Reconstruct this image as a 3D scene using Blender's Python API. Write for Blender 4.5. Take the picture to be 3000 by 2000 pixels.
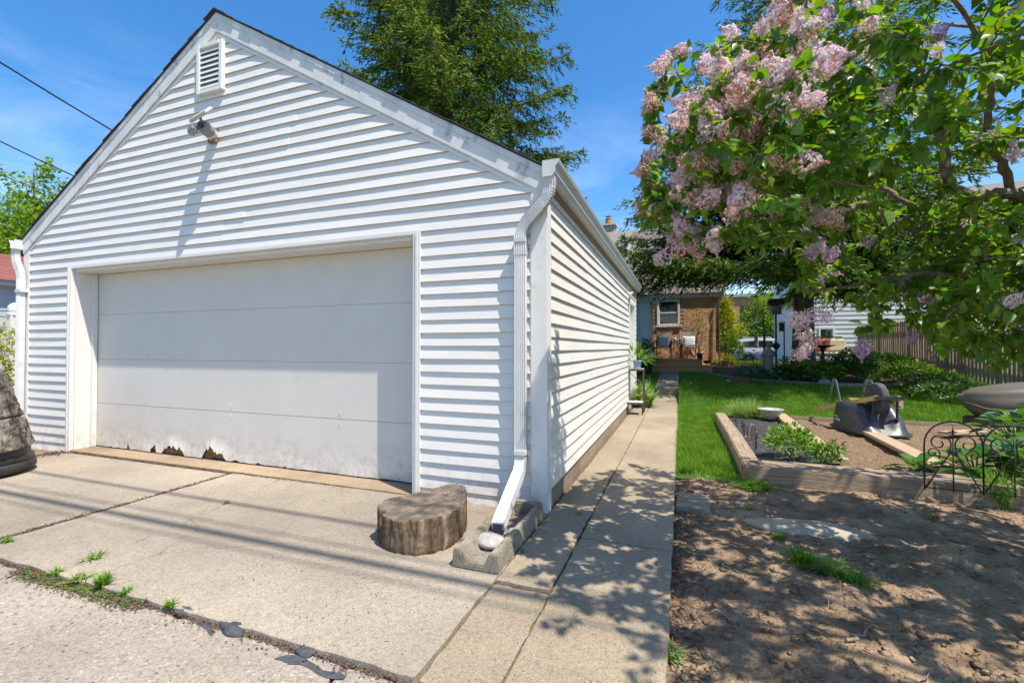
import bpy, math, random
import numpy as np
from mathutils import Vector, Matrix, Euler
R = math.radians
random.seed(7); rng = np.random.default_rng(7)
for o in list(bpy.data.objects): bpy.data.objects.remove(o)
S = bpy.context.scene; COL = S.collection

# ---------------------------------------------------------------- camera, sky, sun, exposure
CAM_H = 1.19; YAW = R(20.3); PITCH = R(0.81); FPX = 1339.0
cam_d = bpy.data.cameras.new('camera'); cam = bpy.data.objects.new('camera', cam_d); COL.objects.link(cam)
cam_d.sensor_width = 36.0; cam_d.lens = 36.0*FPX/3000.0; cam_d.clip_start = 0.05; cam_d.clip_end = 2000
cam.location = (0, 0, CAM_H); cam.rotation_euler = (math.pi/2+PITCH, 0, YAW); S.camera = cam
SUNV = Vector((2.1, -1.0, 4.6)).normalized()
w = bpy.data.worlds.new('World'); S.world = w; w.use_nodes = True
wn = w.node_tree.nodes; wl = w.node_tree.links; wn.clear()
sky = wn.new('ShaderNodeTexSky'); sky.sky_type = 'NISHITA'; sky.sun_disc = False
sky.sun_elevation = math.asin(SUNV.z); sky.sun_rotation = math.atan2(SUNV.x, SUNV.y)
sky.air_density = 1.0; sky.dust_density = 0.8; sky.ozone_density = 3.0
hs = wn.new('ShaderNodeHueSaturation'); hs.inputs['Saturation'].default_value = 1.32; hs.inputs['Value'].default_value = 1.24
tc = wn.new('ShaderNodeTexCoord'); mp = wn.new('ShaderNodeMapping'); mp.inputs['Scale'].default_value = (1.6, 1.6, 5.0)
mp.inputs['Rotation'].default_value = (0.25, 0.1, 0.4)
nz = wn.new('ShaderNodeTexNoise'); nz.inputs['Scale'].default_value = 1.7; nz.inputs['Detail'].default_value = 9; nz.inputs['Roughness'].default_value = 0.62
nz.inputs['Distortion'].default_value = 0.5
cr = wn.new('ShaderNodeValToRGB'); cr.color_ramp.elements[0].position = 0.49; cr.color_ramp.elements[1].position = 0.95
cr.color_ramp.elements[0].color = (0, 0, 0, 1); cr.color_ramp.elements[1].color = (0.75, 0.75, 0.75, 1)
sx = wn.new('ShaderNodeSeparateXYZ'); mr = wn.new('ShaderNodeMapRange')
mr.inputs['From Min'].default_value = 0.50; mr.inputs['From Max'].default_value = 0.12
mul = wn.new('ShaderNodeMath'); mul.operation = 'MULTIPLY'
mx = wn.new('ShaderNodeMixRGB'); mx.inputs['Color2'].default_value = (8.0, 8.6, 9.4, 1)
bg = wn.new('ShaderNodeBackground'); bg.inputs['Strength'].default_value = 0.12
wo = wn.new('ShaderNodeOutputWorld')
wl.new(sky.outputs[0], hs.inputs['Color']); wl.new(tc.outputs['Generated'], mp.inputs[0]); wl.new(mp.outputs[0], nz.inputs['Vector'])
wl.new(nz.outputs['Fac'], cr.inputs[0]); wl.new(tc.outputs['Generated'], sx.inputs[0]); wl.new(sx.outputs['Z'], mr.inputs['Value'])
wl.new(cr.outputs[0], mul.inputs[0]); wl.new(mr.outputs[0], mul.inputs[1]); wl.new(mul.outputs[0], mx.inputs[0])
wl.new(hs.outputs[0], mx.inputs['Color1']); wl.new(mx.outputs[0], bg.inputs['Color']); wl.new(bg.outputs[0], wo.inputs[0])
sd = bpy.data.lights.new('sun', 'SUN'); sd.energy = 4.5; sd.angle = R(0.53); sd.color = (1.0, 0.935, 0.835)
sun = bpy.data.objects.new('sun', sd); COL.objects.link(sun)
sun.rotation_euler = SUNV.to_track_quat('Z', 'Y').to_euler(); sun.location = (6, -4, 14)
S.view_settings.view_transform = 'Standard'; S.view_settings.look = 'None'; S.view_settings.gamma = 1.0
S.view_settings.exposure = 0.72
S.render.engine = 'CYCLES'; S.cycles.max_bounces = 8; S.cycles.transparent_max_bounces = 8

# ---------------------------------------------------------------- where a point of the photograph (3000 x 2000) lies in the place
_cm = Euler((math.pi/2+PITCH, 0, YAW)).to_matrix()
def ray(u, v):
    return _cm @ Vector(((u-1500)/FPX, (1000-v)/FPX, -1.0))
def G(u, v, z=0.0):
    d = ray(u, v); t = (z-CAM_H)/d.z; return Vector((d.x*t, d.y*t, z))
def PY(u, v, Y):
    d = ray(u, v); t = Y/d.y; return Vector((d.x*t, Y, CAM_H+d.z*t))
def PX(u, v, X):
    d = ray(u, v); t = X/d.x; return Vector((X, d.y*t, CAM_H+d.z*t))
def PD(u, v, t):
    d = ray(u, v); return Vector((d.x*t, d.y*t, CAM_H+d.z*t))

# ---------------------------------------------------------------- materials
M = {}
def _n(nt, t, **k):
    n = nt.nodes.new(t)
    for a, b in k.items(): setattr(n, a, b)
    return n
def mat(name, c1, c2=None, scale=8.0, rough=0.7, bump=0.0, bscale=None, stretch=(1, 1, 1), metal=0.0, spec=0.4, lo=0.35, hi=0.65,
        c3=None, s3=1.5, lo3=0.5, hi3=0.7, rnd=0.0, detail=6, bdist=0.01, transl=0.0, island=0.0, coat=0.0, r2=None):
    m = bpy.data.materials.new(name); m.use_nodes = True; nt = m.node_tree; nt.nodes.clear(); L = nt.links.new
    out = _n(nt, 'ShaderNodeOutputMaterial'); b = _n(nt, 'ShaderNodeBsdfPrincipled')
    b.inputs['Roughness'].default_value = rough; b.inputs['Metallic'].default_value = metal
    b.inputs['Specular IOR Level'].default_value = spec
    if coat: b.inputs['Coat Weight'].default_value = coat
    tcn = _n(nt, 'ShaderNodeTexCoord'); mpn = _n(nt, 'ShaderNodeMapping'); mpn.inputs['Scale'].default_value = stretch
    L(tcn.outputs['Object'], mpn.inputs[0]); vec = mpn.outputs[0]
    oi = _n(nt, 'ShaderNodeObjectInfo')
    if rnd:
        va = _n(nt, 'ShaderNodeVectorMath', operation='MULTIPLY_ADD'); cmb = _n(nt, 'ShaderNodeCombineXYZ')
        for i in range(3): L(oi.outputs['Random'], cmb.inputs[i])
        va.inputs[1].default_value = (37.1, 53.7, 19.3); L(cmb.outputs[0], va.inputs[0]); L(vec, va.inputs[2]); vec = va.outputs[0]
    def ramp(src, p0, p1, a, c):
        r = _n(nt, 'ShaderNodeValToRGB'); r.color_ramp.elements[0].position = p0; r.color_ramp.elements[1].position = p1
        r.color_ramp.elements[0].color = (*a, 1); r.color_ramp.elements[1].color = (*c, 1); L(src, r.inputs[0]); return r.outputs[0]
    if c2 is not None:
        nn = _n(nt, 'ShaderNodeTexNoise'); nn.inputs['Scale'].default_value = scale; nn.inputs['Detail'].default_value = detail
        nn.inputs['Roughness'].default_value = 0.6; L(vec, nn.inputs['Vector'])
        col = ramp(nn.outputs['Fac'], lo, hi, c1, c2)
    else:
        rg = _n(nt, 'ShaderNodeRGB'); rg.outputs[0].default_value = (*c1, 1); col = rg.outputs[0]
    if c3 is not None:
        n3 = _n(nt, 'ShaderNodeTexNoise'); n3.inputs['Scale'].default_value = s3; n3.inputs['Detail'].default_value = 7; L(vec, n3.inputs['Vector'])
        f = ramp(n3.outputs['Fac'], lo3, hi3, (0, 0, 0), (1, 1, 1)); mxn = _n(nt, 'ShaderNodeMixRGB'); L(f, mxn.inputs[0]); L(col, mxn.inputs[1])
        mxn.inputs[2].default_value = (*c3, 1); col = mxn.outputs[0]
    v_src = None
    if island:
        ge = _n(nt, 'ShaderNodeNewGeometry'); v_src = ge.outputs['Random Per Island']; amt = island
    elif rnd:
        v_src = oi.outputs['Random']; amt = rnd
    if v_src is not None:
        hsn = _n(nt, 'ShaderNodeHueSaturation'); m1 = _n(nt, 'ShaderNodeMapRange'); m1.inputs['To Min'].default_value = 1-amt; m1.inputs['To Max'].default_value = 1+amt
        L(v_src, m1.inputs['Value']); L(m1.outputs[0], hsn.inputs['Value']); L(col, hsn.inputs['Color'])
        if island:
            m2 = _n(nt, 'ShaderNodeMapRange'); m2.inputs['To Min'].default_value = 0.5-0.05*amt/0.3; m2.inputs['To Max'].default_value = 0.5+0.02*amt/0.3
            mm = _n(nt, 'ShaderNodeMath', operation='FRACT'); mm2 = _n(nt, 'ShaderNodeMath', operation='MULTIPLY'); mm2.inputs[1].default_value = 7.31
            L(v_src, mm2.inputs[0]); L(mm2.outputs[0], mm.inputs[0]); L(mm.outputs[0], m2.inputs['Value']); L(m2.outputs[0], hsn.inputs['Hue'])
        col = hsn.outputs[0]
    L(col, b.inputs['Base Color'])
    if bump:
        nb = _n(nt, 'ShaderNodeTexNoise'); nb.inputs['Scale'].default_value = bscale or scale*3; nb.inputs['Detail'].default_value = 8; L(vec, nb.inputs['Vector'])
        bu = _n(nt, 'ShaderNodeBump'); bu.inputs['Strength'].default_value = bump; bu.inputs['Distance'].default_value = bdist
        L(nb.outputs['Fac'], bu.inputs['Height']); L(bu.outputs[0], b.inputs['Normal'])
        if r2 is not None:
            rr = _n(nt, 'ShaderNodeMapRange'); rr.inputs['From Min'].default_value = .3; rr.inputs['From Max'].default_value = .7
            rr.inputs['To Min'].default_value = rough; rr.inputs['To Max'].default_value = r2; L(nb.outputs['Fac'], rr.inputs['Value']); L(rr.outputs[0], b.inputs['Roughness'])
    sh = b.outputs[0]
    if transl:
        tr = _n(nt, 'ShaderNodeBsdfTranslucent'); h2 = _n(nt, 'ShaderNodeHueSaturation'); h2.inputs['Value'].default_value = 1.7
        h2.inputs['Saturation'].default_value = 1.12; h2.inputs['Hue'].default_value = 0.485
        L(col, h2.inputs['Color']); L(h2.outputs[0], tr.inputs['Color']); mxs = _n(nt, 'ShaderNodeMixShader'); mxs.inputs[0].default_value = transl
        L(sh, mxs.inputs[1]); L(tr.outputs[0], mxs.inputs[2]); sh = mxs.outputs[0]
    L(sh, out.inputs[0]); M[name] = m; return m

def concrete(name, base, dark, pebble=70.0, pamt=0.35, stain=(0.16, 0.13, 0.10), samt=0.5, bump=0.35, sscale=1.3):
    """exposed-aggregate concrete: sandy paste, pebbles of several colours, broad stains"""
    m = bpy.data.materials.new(name); m.use_nodes = True; nt = m.node_tree; nt.nodes.clear(); L = nt.links.new
    out = _n(nt, 'ShaderNodeOutputMaterial'); b = _n(nt, 'ShaderNodeBsdfPrincipled'); b.inputs['Roughness'].default_value = 0.9; b.inputs['Specular IOR Level'].default_value = 0.2
    tcn = _n(nt, 'ShaderNodeTexCoord'); vec = tcn.outputs['Object']
    def noise(s, d=6, r=0.6):
        n = _n(nt, 'ShaderNodeTexNoise'); n.inputs['Scale'].default_value = s; n.inputs['Detail'].default_value = d; n.inputs['Roughness'].default_value = r; L(vec, n.inputs['Vector']); return n.outputs['Fac']
    def ramp(src, st):
        r = _n(nt, 'ShaderNodeValToRGB'); e = r.color_ramp.elements
        while len(e) < len(st): e.new(0.5)
        for i, (p, c) in enumerate(st): e[i].position = p; e[i].color = (*c, 1)
        L(src, r.inputs[0]); return r.outputs[0]
    def mix(f, a, c, amt=None, mode='MIX'):
        x = _n(nt, 'ShaderNodeMixRGB', blend_type=mode)
        if f is None: x.inputs[0].default_value = amt
        else: L(f, x.inputs[0])
        for i, q in ((1, a), (2, c)):
            if isinstance(q, tuple): x.inputs[i].default_value = (*q, 1)
            else: L(q, x.inputs[i])
        return x.outputs[0]
    paste = ramp(noise(46, 8, .75), [(0.3, dark), (0.62, base)])
    vo = _n(nt, 'ShaderNodeTexVoronoi'); vo.inputs['Scale'].default_value = pebble; L(vec, vo.inputs['Vector'])
    sp = _n(nt, 'ShaderNodeSeparateColor'); L(vo.outputs['Color'], sp.inputs[0])
    pcol = ramp(sp.outputs[0], [(0.0, (0.085, 0.08, 0.08)), (0.14, (0.22, 0.17, 0.13)), (0.4, base), (0.75, tuple(x*1.12 for x in base)), (0.98, (0.48, 0.44, 0.375))])
    inside = ramp(vo.outputs['Distance'], [(0.28, (1, 1, 1)), (0.42, (0, 0, 0))])
    pick = ramp(sp.outputs[1], [(1-pamt-.03, (0, 0, 0)), (1-pamt+.03, (1, 1, 1))])
    col = mix(mix(None, inside, pick, 1.0, 'MULTIPLY'), paste, pcol)
    vo2 = _n(nt, 'ShaderNodeTexVoronoi'); vo2.inputs['Scale'].default_value = pebble*2.7; L(vec, vo2.inputs['Vector'])
    sp2 = _n(nt, 'ShaderNodeSeparateColor'); L(vo2.outputs['Color'], sp2.inputs[0])
    col = mix(None, col, ramp(sp2.outputs[0], [(0, (.45, .45, .46)), (.4, (.95, .95, .95)), (1, (1.25, 1.22, 1.15))]), .55, 'MULTIPLY')
    st = ramp(noise(sscale, 9, .68), [(0.46, (0, 0, 0)), (0.74, (samt, samt, samt))])
    col = mix(st, col, stain)
    col = mix(ramp(noise(sscale*4.3, 9, .7), [(0.56, (0, 0, 0)), (0.78, (.4, .4, .4))]), col, (0.30, 0.22, 0.155))
    wv = _n(nt, 'ShaderNodeMixRGB', blend_type='ADD'); wv.inputs[0].default_value = .35; nw = _n(nt, 'ShaderNodeTexNoise'); nw.inputs['Scale'].default_value = 2.6; nw.inputs['Detail'].default_value = 6; L(vec, nw.inputs['Vector']); L(vec, wv.inputs[1]); L(nw.outputs['Color'], wv.inputs[2])
    vc = _n(nt, 'ShaderNodeTexVoronoi', feature='DISTANCE_TO_EDGE'); vc.inputs['Scale'].default_value = .75; L(wv.outputs[0], vc.inputs['Vector'])
    ck = mix(None, ramp(vc.outputs['Distance'], [(0.0012, (1, 1, 1)), (0.004, (0, 0, 0))]), ramp(noise(.9, 3), [(.5, (0, 0, 0)), (.56, (.75, .75, .75))]), 1.0, 'MULTIPLY')
    col = mix(ck, col, (.10, .075, .05)); col = mix(None, col, ramp(noise(.55, 5, .6), [(.3, (.66, .655, .65)), (.66, (1.1, 1.085, 1.06))]), 1.0, 'MULTIPLY')
    L(col, b.inputs['Base Color'])
    ad = _n(nt, 'ShaderNodeMath', operation='ADD'); L(noise(60, 8, .7), ad.inputs[0]); L(inside, ad.inputs[1])
    bu = _n(nt, 'ShaderNodeBump'); bu.inputs['Strength'].default_value = bump; bu.inputs['Distance'].default_value = 0.004; L(ad.outputs[0], bu.inputs['Height'])
    L(bu.outputs[0], b.inputs['Normal']); L(b.outputs[0], out.inputs[0]); M[name] = m; return m

def plain(name, c, rough=0.6, metal=0.0, **k): return mat(name, c, tuple(x*0.86 for x in c), scale=9, rough=rough, metal=metal, **k)
# building
mat('vinyl', (0.735, 0.695, 0.635), (0.70, 0.66, 0.60), scale=2.2, rough=0.42, bump=0.08, bscale=60, stretch=(1, 1, 4), c3=(0.56, 0.54, 0.50), s3=3.0, lo3=.6, hi3=.85, rnd=.012)
mat('white_paint', (0.73, 0.705, 0.66), (0.69, 0.665, 0.62), scale=5, rough=0.45, c3=(0.50, 0.47, 0.42), s3=9, lo3=.64, hi3=.8, bump=.05, bscale=90)
mat('rake_paint', (0.70, 0.68, 0.64), (0.58, 0.565, 0.535), scale=6, rough=0.5, c3=(0.30, 0.295, 0.28), s3=11, lo3=.60, hi3=.72, stretch=(1, 1, .5), bump=.06, bscale=80)
mat('gutter_metal', (0.62, 0.61, 0.585), (0.56, 0.55, 0.53), scale=5, rough=0.38, c3=(0.42, 0.41, 0.38), s3=6, lo3=.58, hi3=.8, stretch=(1, .25, 1))
mat('door_paint', (0.64, 0.60, 0.54), (0.615, 0.575, 0.515), scale=3, rough=0.5, bump=0.1, bscale=35, bdist=.004, c3=(0.55, 0.515, 0.455), s3=5, lo3=.62, hi3=.85)
mat('rotten_wood', (0.34, 0.19, 0.09), (0.13, 0.066, 0.03), scale=30, rough=0.9, bump=0.9, bscale=50, stretch=(.3, 1, 1))
mat('rubber', (0.022, 0.023, 0.025), (0.04, 0.04, 0.042), scale=30, rough=0.6)
mat('shingle_dark', (0.035, 0.031, 0.028), (0.075, 0.066, 0.058), scale=60, rough=0.95, bump=.4, bscale=200, rnd=.2)
mat('wood_raw', (0.30, 0.22, 0.14), (0.18, 0.13, 0.085), scale=7, rough=.85, stretch=(1, .06, 1))
mat('vent_dark', (0.12, 0.105, 0.09), (0.05, 0.045, 0.04), scale=30, rough=0.9)
plain('grey_metal', (0.30, 0.31, 0.32), .4, .6); plain('grey_plastic', (0.23, 0.235, 0.245), .45); plain('panel_plastic', (0.55, 0.56, 0.53), .35)
mat('lens', (0.02, 0.02, 0.025), rough=0.12, spec=.6)
def splash(nm, z1, col):
    m = M[nm]; nt = m.node_tree; L = nt.links.new; b = [n for n in nt.nodes if n.type == 'BSDF_PRINCIPLED'][0]; old = b.inputs['Base Color'].links[0].from_socket
    tcn = _n(nt, 'ShaderNodeTexCoord'); sp = _n(nt, 'ShaderNodeSeparateXYZ'); L(tcn.outputs['Object'], sp.inputs[0]); r = _n(nt, 'ShaderNodeMapRange'); r.inputs['From Min'].default_value = z1; r.inputs['From Max'].default_value = -.02; L(sp.outputs['Z'], r.inputs['Value'])
    n1 = _n(nt, 'ShaderNodeTexNoise'); n1.inputs['Scale'].default_value = 14; n1.inputs['Detail'].default_value = 9; n1.inputs['Roughness'].default_value = .75; L(tcn.outputs['Object'], n1.inputs['Vector']); q = _n(nt, 'ShaderNodeMapRange'); q.inputs['From Min'].default_value = .45; q.inputs['From Max'].default_value = .75; L(n1.outputs['Fac'], q.inputs['Value'])
    mu = _n(nt, 'ShaderNodeMath', operation='MULTIPLY'); L(r.outputs[0], mu.inputs[0]); L(q.outputs[0], mu.inputs[1]); x = _n(nt, 'ShaderNodeMixRGB'); L(mu.outputs[0], x.inputs[0]); L(old, x.inputs[1]); x.inputs[2].default_value = (*col, 1); L(x.outputs[0], b.inputs['Base Color'])
splash('vinyl', .45, (.36, .31, .24)); splash('door_paint', .40, (.30, .24, .16)); splash('white_paint', .35, (.38, .32, .24))
# paving
concrete('conc_drive', (0.385, 0.335, 0.265), (0.27, 0.23, 0.18), pebble=85, pamt=.3, samt=.7, sscale=.8, stain=(.20, .17, .14))
concrete('conc_walk', (0.39, 0.325, 0.235), (0.265, 0.215, 0.15), pebble=95, pamt=.4, samt=.35)
concrete('conc_alley', (0.37, 0.325, 0.27), (0.25, 0.22, 0.18), pebble=55, pamt=.55, bump=.5, samt=.35)
concrete('conc_foot', (0.40, 0.31, 0.21), (0.28, 0.205, 0.13), pebble=90, pamt=.2, samt=.6, stain=(.14, .095, .06))
concrete('conc_block', (0.37, 0.325, 0.255), (0.22, 0.19, 0.15), pebble=120, pamt=.4, samt=.85, stain=(.10, .085, .07), bump=.7, sscale=5)
mat('tar', (0.045, 0.047, 0.052), (0.085, 0.088, 0.095), scale=40, rough=.85, bump=.5, bscale=60)
# earth
mat('dirt', (0.15, 0.100, 0.060), (0.375, 0.265, 0.165), scale=5, rough=.95, bump=1.0, bscale=42, lo=.32, hi=.66, bdist=.035, c3=(0.45, 0.32, 0.20), s3=1.6, lo3=.52, hi3=.72, spec=.15, detail=10)
mat('soil', (0.14, 0.092, 0.054), (0.29, 0.198, 0.118), scale=38, rough=.95, bump=1.0, bscale=60, bdist=.03, spec=.15, c3=(.38, .28, .175), s3=70, lo3=.6, hi3=.66)
mat('mulch', (0.055, 0.035, 0.024), (0.15, 0.09, 0.055), scale=30, rough=.95, bump=1.0, bscale=45, bdist=.04)
mat('debris', (0.185, 0.13, 0.08), (0.085, 0.055, 0.034), scale=60, rough=.95, bump=.8, bscale=90, island=.25)
mat('turf', (0.028, 0.075, 0.012), (0.05, 0.125, 0.02), scale=14, rough=.9, bump=.6, bscale=120, bdist=.03, c3=(0.022, 0.055, 0.010), s3=1.0)
mat('fabric_black', (0.028, 0.027, 0.03), (0.055, 0.05, 0.052), scale=16, rough=.8, bump=.6, bscale=9, bdist=.04, c3=(.2, .125, .08), s3=5, lo3=.6, hi3=.68)
# leaves
mat('grass', (0.065, 0.20, 0.014), (0.145, 0.31, 0.030), scale=3.5, rough=.55, transl=.35, island=.28, spec=.3)
mat('grass_pale', (0.15, 0.27, 0.06), (0.24, 0.37, 0.10), scale=4, rough=.55, transl=.3, island=.3)
mat('lilac_leaf', (0.066, 0.165, 0.020), (0.130, 0.265, 0.032), scale=3, rough=.38, transl=.46, island=.32, spec=.45, rnd=.0)
mat('lilac_leaf_obj', (0.066, 0.165, 0.020), (0.130, 0.265, 0.032), scale=9, rough=.36, transl=.46, rnd=.32, spec=.45)
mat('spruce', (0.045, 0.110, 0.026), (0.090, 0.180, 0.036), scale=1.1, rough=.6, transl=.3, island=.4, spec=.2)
mat('spruce_bright', (0.135, 0.235, 0.040), (0.215, 0.33, 0.060), scale=1.0, rough=.6, transl=.3, island=.4, spec=.2)  # brighter yellow-green, dealt at random to half the needle tufts
mat('maple_leaf', (0.085, 0.19, 0.018), (0.16, 0.30, 0.03), scale=1.2, rough=.5, transl=.4, island=.35)
mat('bush_leaf', (0.07, 0.19, 0.02), (0.125, 0.27, 0.03), scale=3, rough=.45, transl=.35, island=.35)
mat('yellow_leaf', (0.16, 0.26, 0.02), (0.34, 0.36, 0.03), scale=5, rough=.5, transl=.35, island=.35)
mat('dark_leaf', (0.035, 0.095, 0.018), (0.065, 0.15, 0.026), scale=4, rough=.4, transl=.25, island=.35)
mat('hosta_leaf', (0.045, 0.13, 0.025), (0.075, 0.20, 0.035), scale=9, rough=.4, transl=.25, rnd=.3)
mat('big_leaf', (0.045, 0.12, 0.022), (0.08, 0.19, 0.032), scale=9, rough=.4, transl=.35, rnd=.3)
mat('bark_lilac', (0.10, 0.075, 0.050), (0.24, 0.19, 0.135), scale=22, rough=.95, bump=1.0, bscale=40, bdist=.02, c3=(.33, .29, .19), s3=9, lo3=.55, hi3=.7)
mat('bark_spruce', (0.085, 0.065, 0.050), (0.20, 0.165, 0.135), scale=9, rough=.95, bump=1.0, bscale=22, bdist=.05, stretch=(1, 1, .25))
mat('bark_grey', (0.055, 0.043, 0.035), (0.25, 0.215, 0.18), scale=16, rough=.95, bump=1.0, bscale=26, bdist=.05, stretch=(1, 1, .55), lo=.36, hi=.62)
mat('stump_side', (0.06, 0.040, 0.025), (0.215, 0.142, 0.082), scale=14, rough=.95, bump=1.0, bscale=30, bdist=.02, stretch=(1, 1, .3), c3=(.30, .23, .16), s3=20, lo3=.58, hi3=.7)
mat('stump_top', (0.095, 0.078, 0.062), (0.27, 0.215, 0.155), scale=13, rough=.95, bump=.9, bscale=70, bdist=.01, c3=(.055, .045, .038), s3=5, lo3=.5, hi3=.66)
def ring_wood():
    m = M['stump_top']; nt = m.node_tree; L = nt.links.new; b = [n for n in nt.nodes if n.type == 'BSDF_PRINCIPLED'][0]; old = b.inputs['Base Color'].links[0].from_socket
    tcn = _n(nt, 'ShaderNodeTexCoord'); mp_ = _n(nt, 'ShaderNodeMapping'); mp_.inputs['Location'].default_value = (1.62, -2.66, 0); L(tcn.outputs['Object'], mp_.inputs[0])
    wv = _n(nt, 'ShaderNodeTexWave', wave_type='RINGS', rings_direction='Z'); wv.inputs['Scale'].default_value = 17; wv.inputs['Distortion'].default_value = 3.2; wv.inputs['Detail'].default_value = 4; wv.inputs['Detail Scale'].default_value = 2.5; L(mp_.outputs[0], wv.inputs['Vector'])
    r = _n(nt, 'ShaderNodeValToRGB'); r.color_ramp.elements[0].position = .15; r.color_ramp.elements[0].color = (.5, .47, .44, 1); r.color_ramp.elements[1].position = .6; r.color_ramp.elements[1].color = (1, 1, 1, 1); L(wv.outputs['Fac'], r.inputs[0])
    x = _n(nt, 'ShaderNodeMixRGB', blend_type='MULTIPLY'); x.inputs[0].default_value = .8; L(old, x.inputs[1]); L(r.outputs[0], x.inputs[2]); L(x.outputs[0], b.inputs['Base Color'])
ring_wood()
for nm, a, b_ in (('floret_mauve', (.58, .44, .55), (.68, .54, .63)), ('floret_pink', (.70, .52, .53), (.78, .63, .62)),
                  ('floret_white', (.76, .66, .61), (.80, .72, .67)), ('floret_brown', (.34, .16, .06), (.48, .26, .11)), ('floret_purple', (.36, .21, .44), (.46, .29, .52))):
    mat(nm, a, b_, scale=20, rough=.7, transl=.3, island=.2)
# timber and others
mat('timber', (0.21, 0.155, 0.10), (0.35, 0.27, 0.185), scale=5, rough=.9, bump=.8, bscale=16, bdist=.012, stretch=(1, 12, 12), rnd=.1, c3=(.10, .075, .055), s3=3, lo3=.6, hi3=.75)
mat('timber_y', (0.23, 0.17, 0.11), (0.38, 0.30, 0.205), scale=5, rough=.9, bump=.8, bscale=16, bdist=.012, stretch=(12, 1, 12), rnd=.1, c3=(.12, .09, .065), s3=3, lo3=.62, hi3=.75)
mat('plank', (0.35, 0.25, 0.155), (0.42, 0.31, 0.20), scale=6, rough=.85, bump=.4, bscale=20, stretch=(14, 1, 14), rnd=.08)
mat('deck_wood', (0.34, 0.17, 0.07), (0.45, 0.25, 0.11), scale=5, rough=.6, stretch=(1, 10, 10), bump=.3)
mat('handle_wood', (0.46, 0.33, 0.13), (0.56, 0.42, 0.19), scale=8, rough=.5, stretch=(1, 1, 1))
mat('fence_wood', (0.32, 0.25, 0.165), (0.46, 0.375, 0.265), scale=12, rough=.95, stretch=(3, 3, .3), bump=.5, rnd=.16)
mat('iron', (0.013, 0.013, 0.014), (0.03, 0.028, 0.027), scale=30, rough=.5, metal=.0, spec=.5)
mat('iron_brown', (0.07, 0.058, 0.05), (0.11, 0.09, 0.08), scale=30, rough=.55, metal=.3)
mat('tray_black', (0.028, 0.031, 0.037), (0.05, 0.053, 0.06), scale=7, rough=.38, spec=.5, bump=.1, bscale=120, c3=(.11, .105, .10), s3=14, lo3=.6, hi3=.8)
mat('tire', (0.05, 0.05, 0.054), (0.085, 0.085, 0.088), scale=14, rough=.8)
mat('steel', (0.35, 0.36, 0.38), (0.22, 0.22, 0.23), scale=10, rough=.35, metal=.7)
mat('kayak_plastic', (0.105, 0.093, 0.066), (0.13, 0.115, 0.084), scale=3, rough=.45, bump=.15, bscale=150, c3=(.10, .092, .07), s3=4)
mat('stone_pale', (0.56, 0.53, 0.48), (0.36, 0.335, 0.29), scale=14, rough=.9, bump=.7, bscale=30, bdist=.01, rnd=.2)
mat('stone_grey', (0.22, 0.215, 0.205), (0.34, 0.33, 0.31), scale=12, rough=.9, bump=.7, bscale=26, bdist=.02, rnd=.2)
mat('stone_tan', (0.42, 0.35, 0.26), (0.32, 0.255, 0.18), scale=8, rough=.95, bump=.6, bscale=30)
mat('stone_red', (0.13, 0.06, 0.045), (0.20, 0.10, 0.075), scale=20, rough=.95, bump=.8, bscale=40)
mat('terracotta', (0.42, 0.20, 0.075), (0.5, 0.26, 0.11), scale=9, rough=.8)
mat('blue_glaze', (0.17, 0.24, 0.36), (0.34, 0.42, 0.52), scale=14, rough=.25, c3=(.55, .6, .66), s3=18, lo3=.58, hi3=.66)
mat('navy_glaze', (0.015, 0.022, 0.055), (0.03, 0.04, 0.09), scale=8, rough=.2)
plain('tray_white', (0.62, 0.61, 0.58), .5)
mat('black_plastic', (0.018, 0.018, 0.02), (0.035, 0.035, 0.038), scale=12, rough=.42)
mat('brick', (0.52, 0.275, 0.14), (0.61, 0.36, 0.20), scale=9, rough=.9, bump=.4, bscale=60, rnd=.22)
mat('mortar', (0.44, 0.37, 0.29), (0.36, 0.30, 0.23), scale=30, rough=.95, bump=.4, bscale=80)
mat('brick_far', (0.44, 0.215, 0.12), (0.5, 0.26, 0.15), scale=2, rough=.9)
mat('siding_blue', (0.40, 0.47, 0.53), (0.36, 0.43, 0.49), scale=3, rough=.5)
mat('trim_blue', (0.46, 0.53, 0.59), (0.42, 0.49, 0.55), scale=4, rough=.5)
mat('siding_white', (0.66, 0.65, 0.62), (0.60, 0.59, 0.565), scale=2, rough=.5, rnd=.02)
mat('roof_grey', (0.145, 0.128, 0.115), (0.225, 0.20, 0.18), scale=22, rough=.95, bump=.5, bscale=60, rnd=.12)
mat('roof_red', (0.23, 0.085, 0.065), (0.31, 0.13, 0.10), scale=30, rough=.95, bump=.4, bscale=60, rnd=.12)
mat('glass_dark', (0.012, 0.014, 0.016), (0.03, 0.032, 0.034), scale=2, rough=.06, spec=.7)
mat('car_white', (0.78, 0.79, 0.81), rough=.25, coat=.6)
mat('fabric_brown', (0.19, 0.135, 0.12), (0.25, 0.19, 0.17), scale=60, rough=.85)
mat('pillow_white', (0.74, 0.73, 0.71), (0.68, 0.67, 0.66), scale=20, rough=.9)
mat('cushion_red', (0.48, 0.11, 0.11), (0.56, 0.24, 0.21), scale=22, rough=.9)
mat('cushion_cream', (0.58, 0.52, 0.36), (0.66, 0.60, 0.45), scale=10, rough=.9)
mat('flue', (0.48, 0.14, 0.06), (0.55, 0.19, 0.085), scale=10, rough=.7)
mat('wire', (0.012, 0.012, 0.013), rough=.6)
mat('statue', (0.28, 0.265, 0.235), (0.38, 0.36, 0.325), scale=12, rough=.95, bump=.4)
mat('twig', (0.16, 0.115, 0.075), (0.30, 0.23, 0.16), scale=20, rough=.95)
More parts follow.
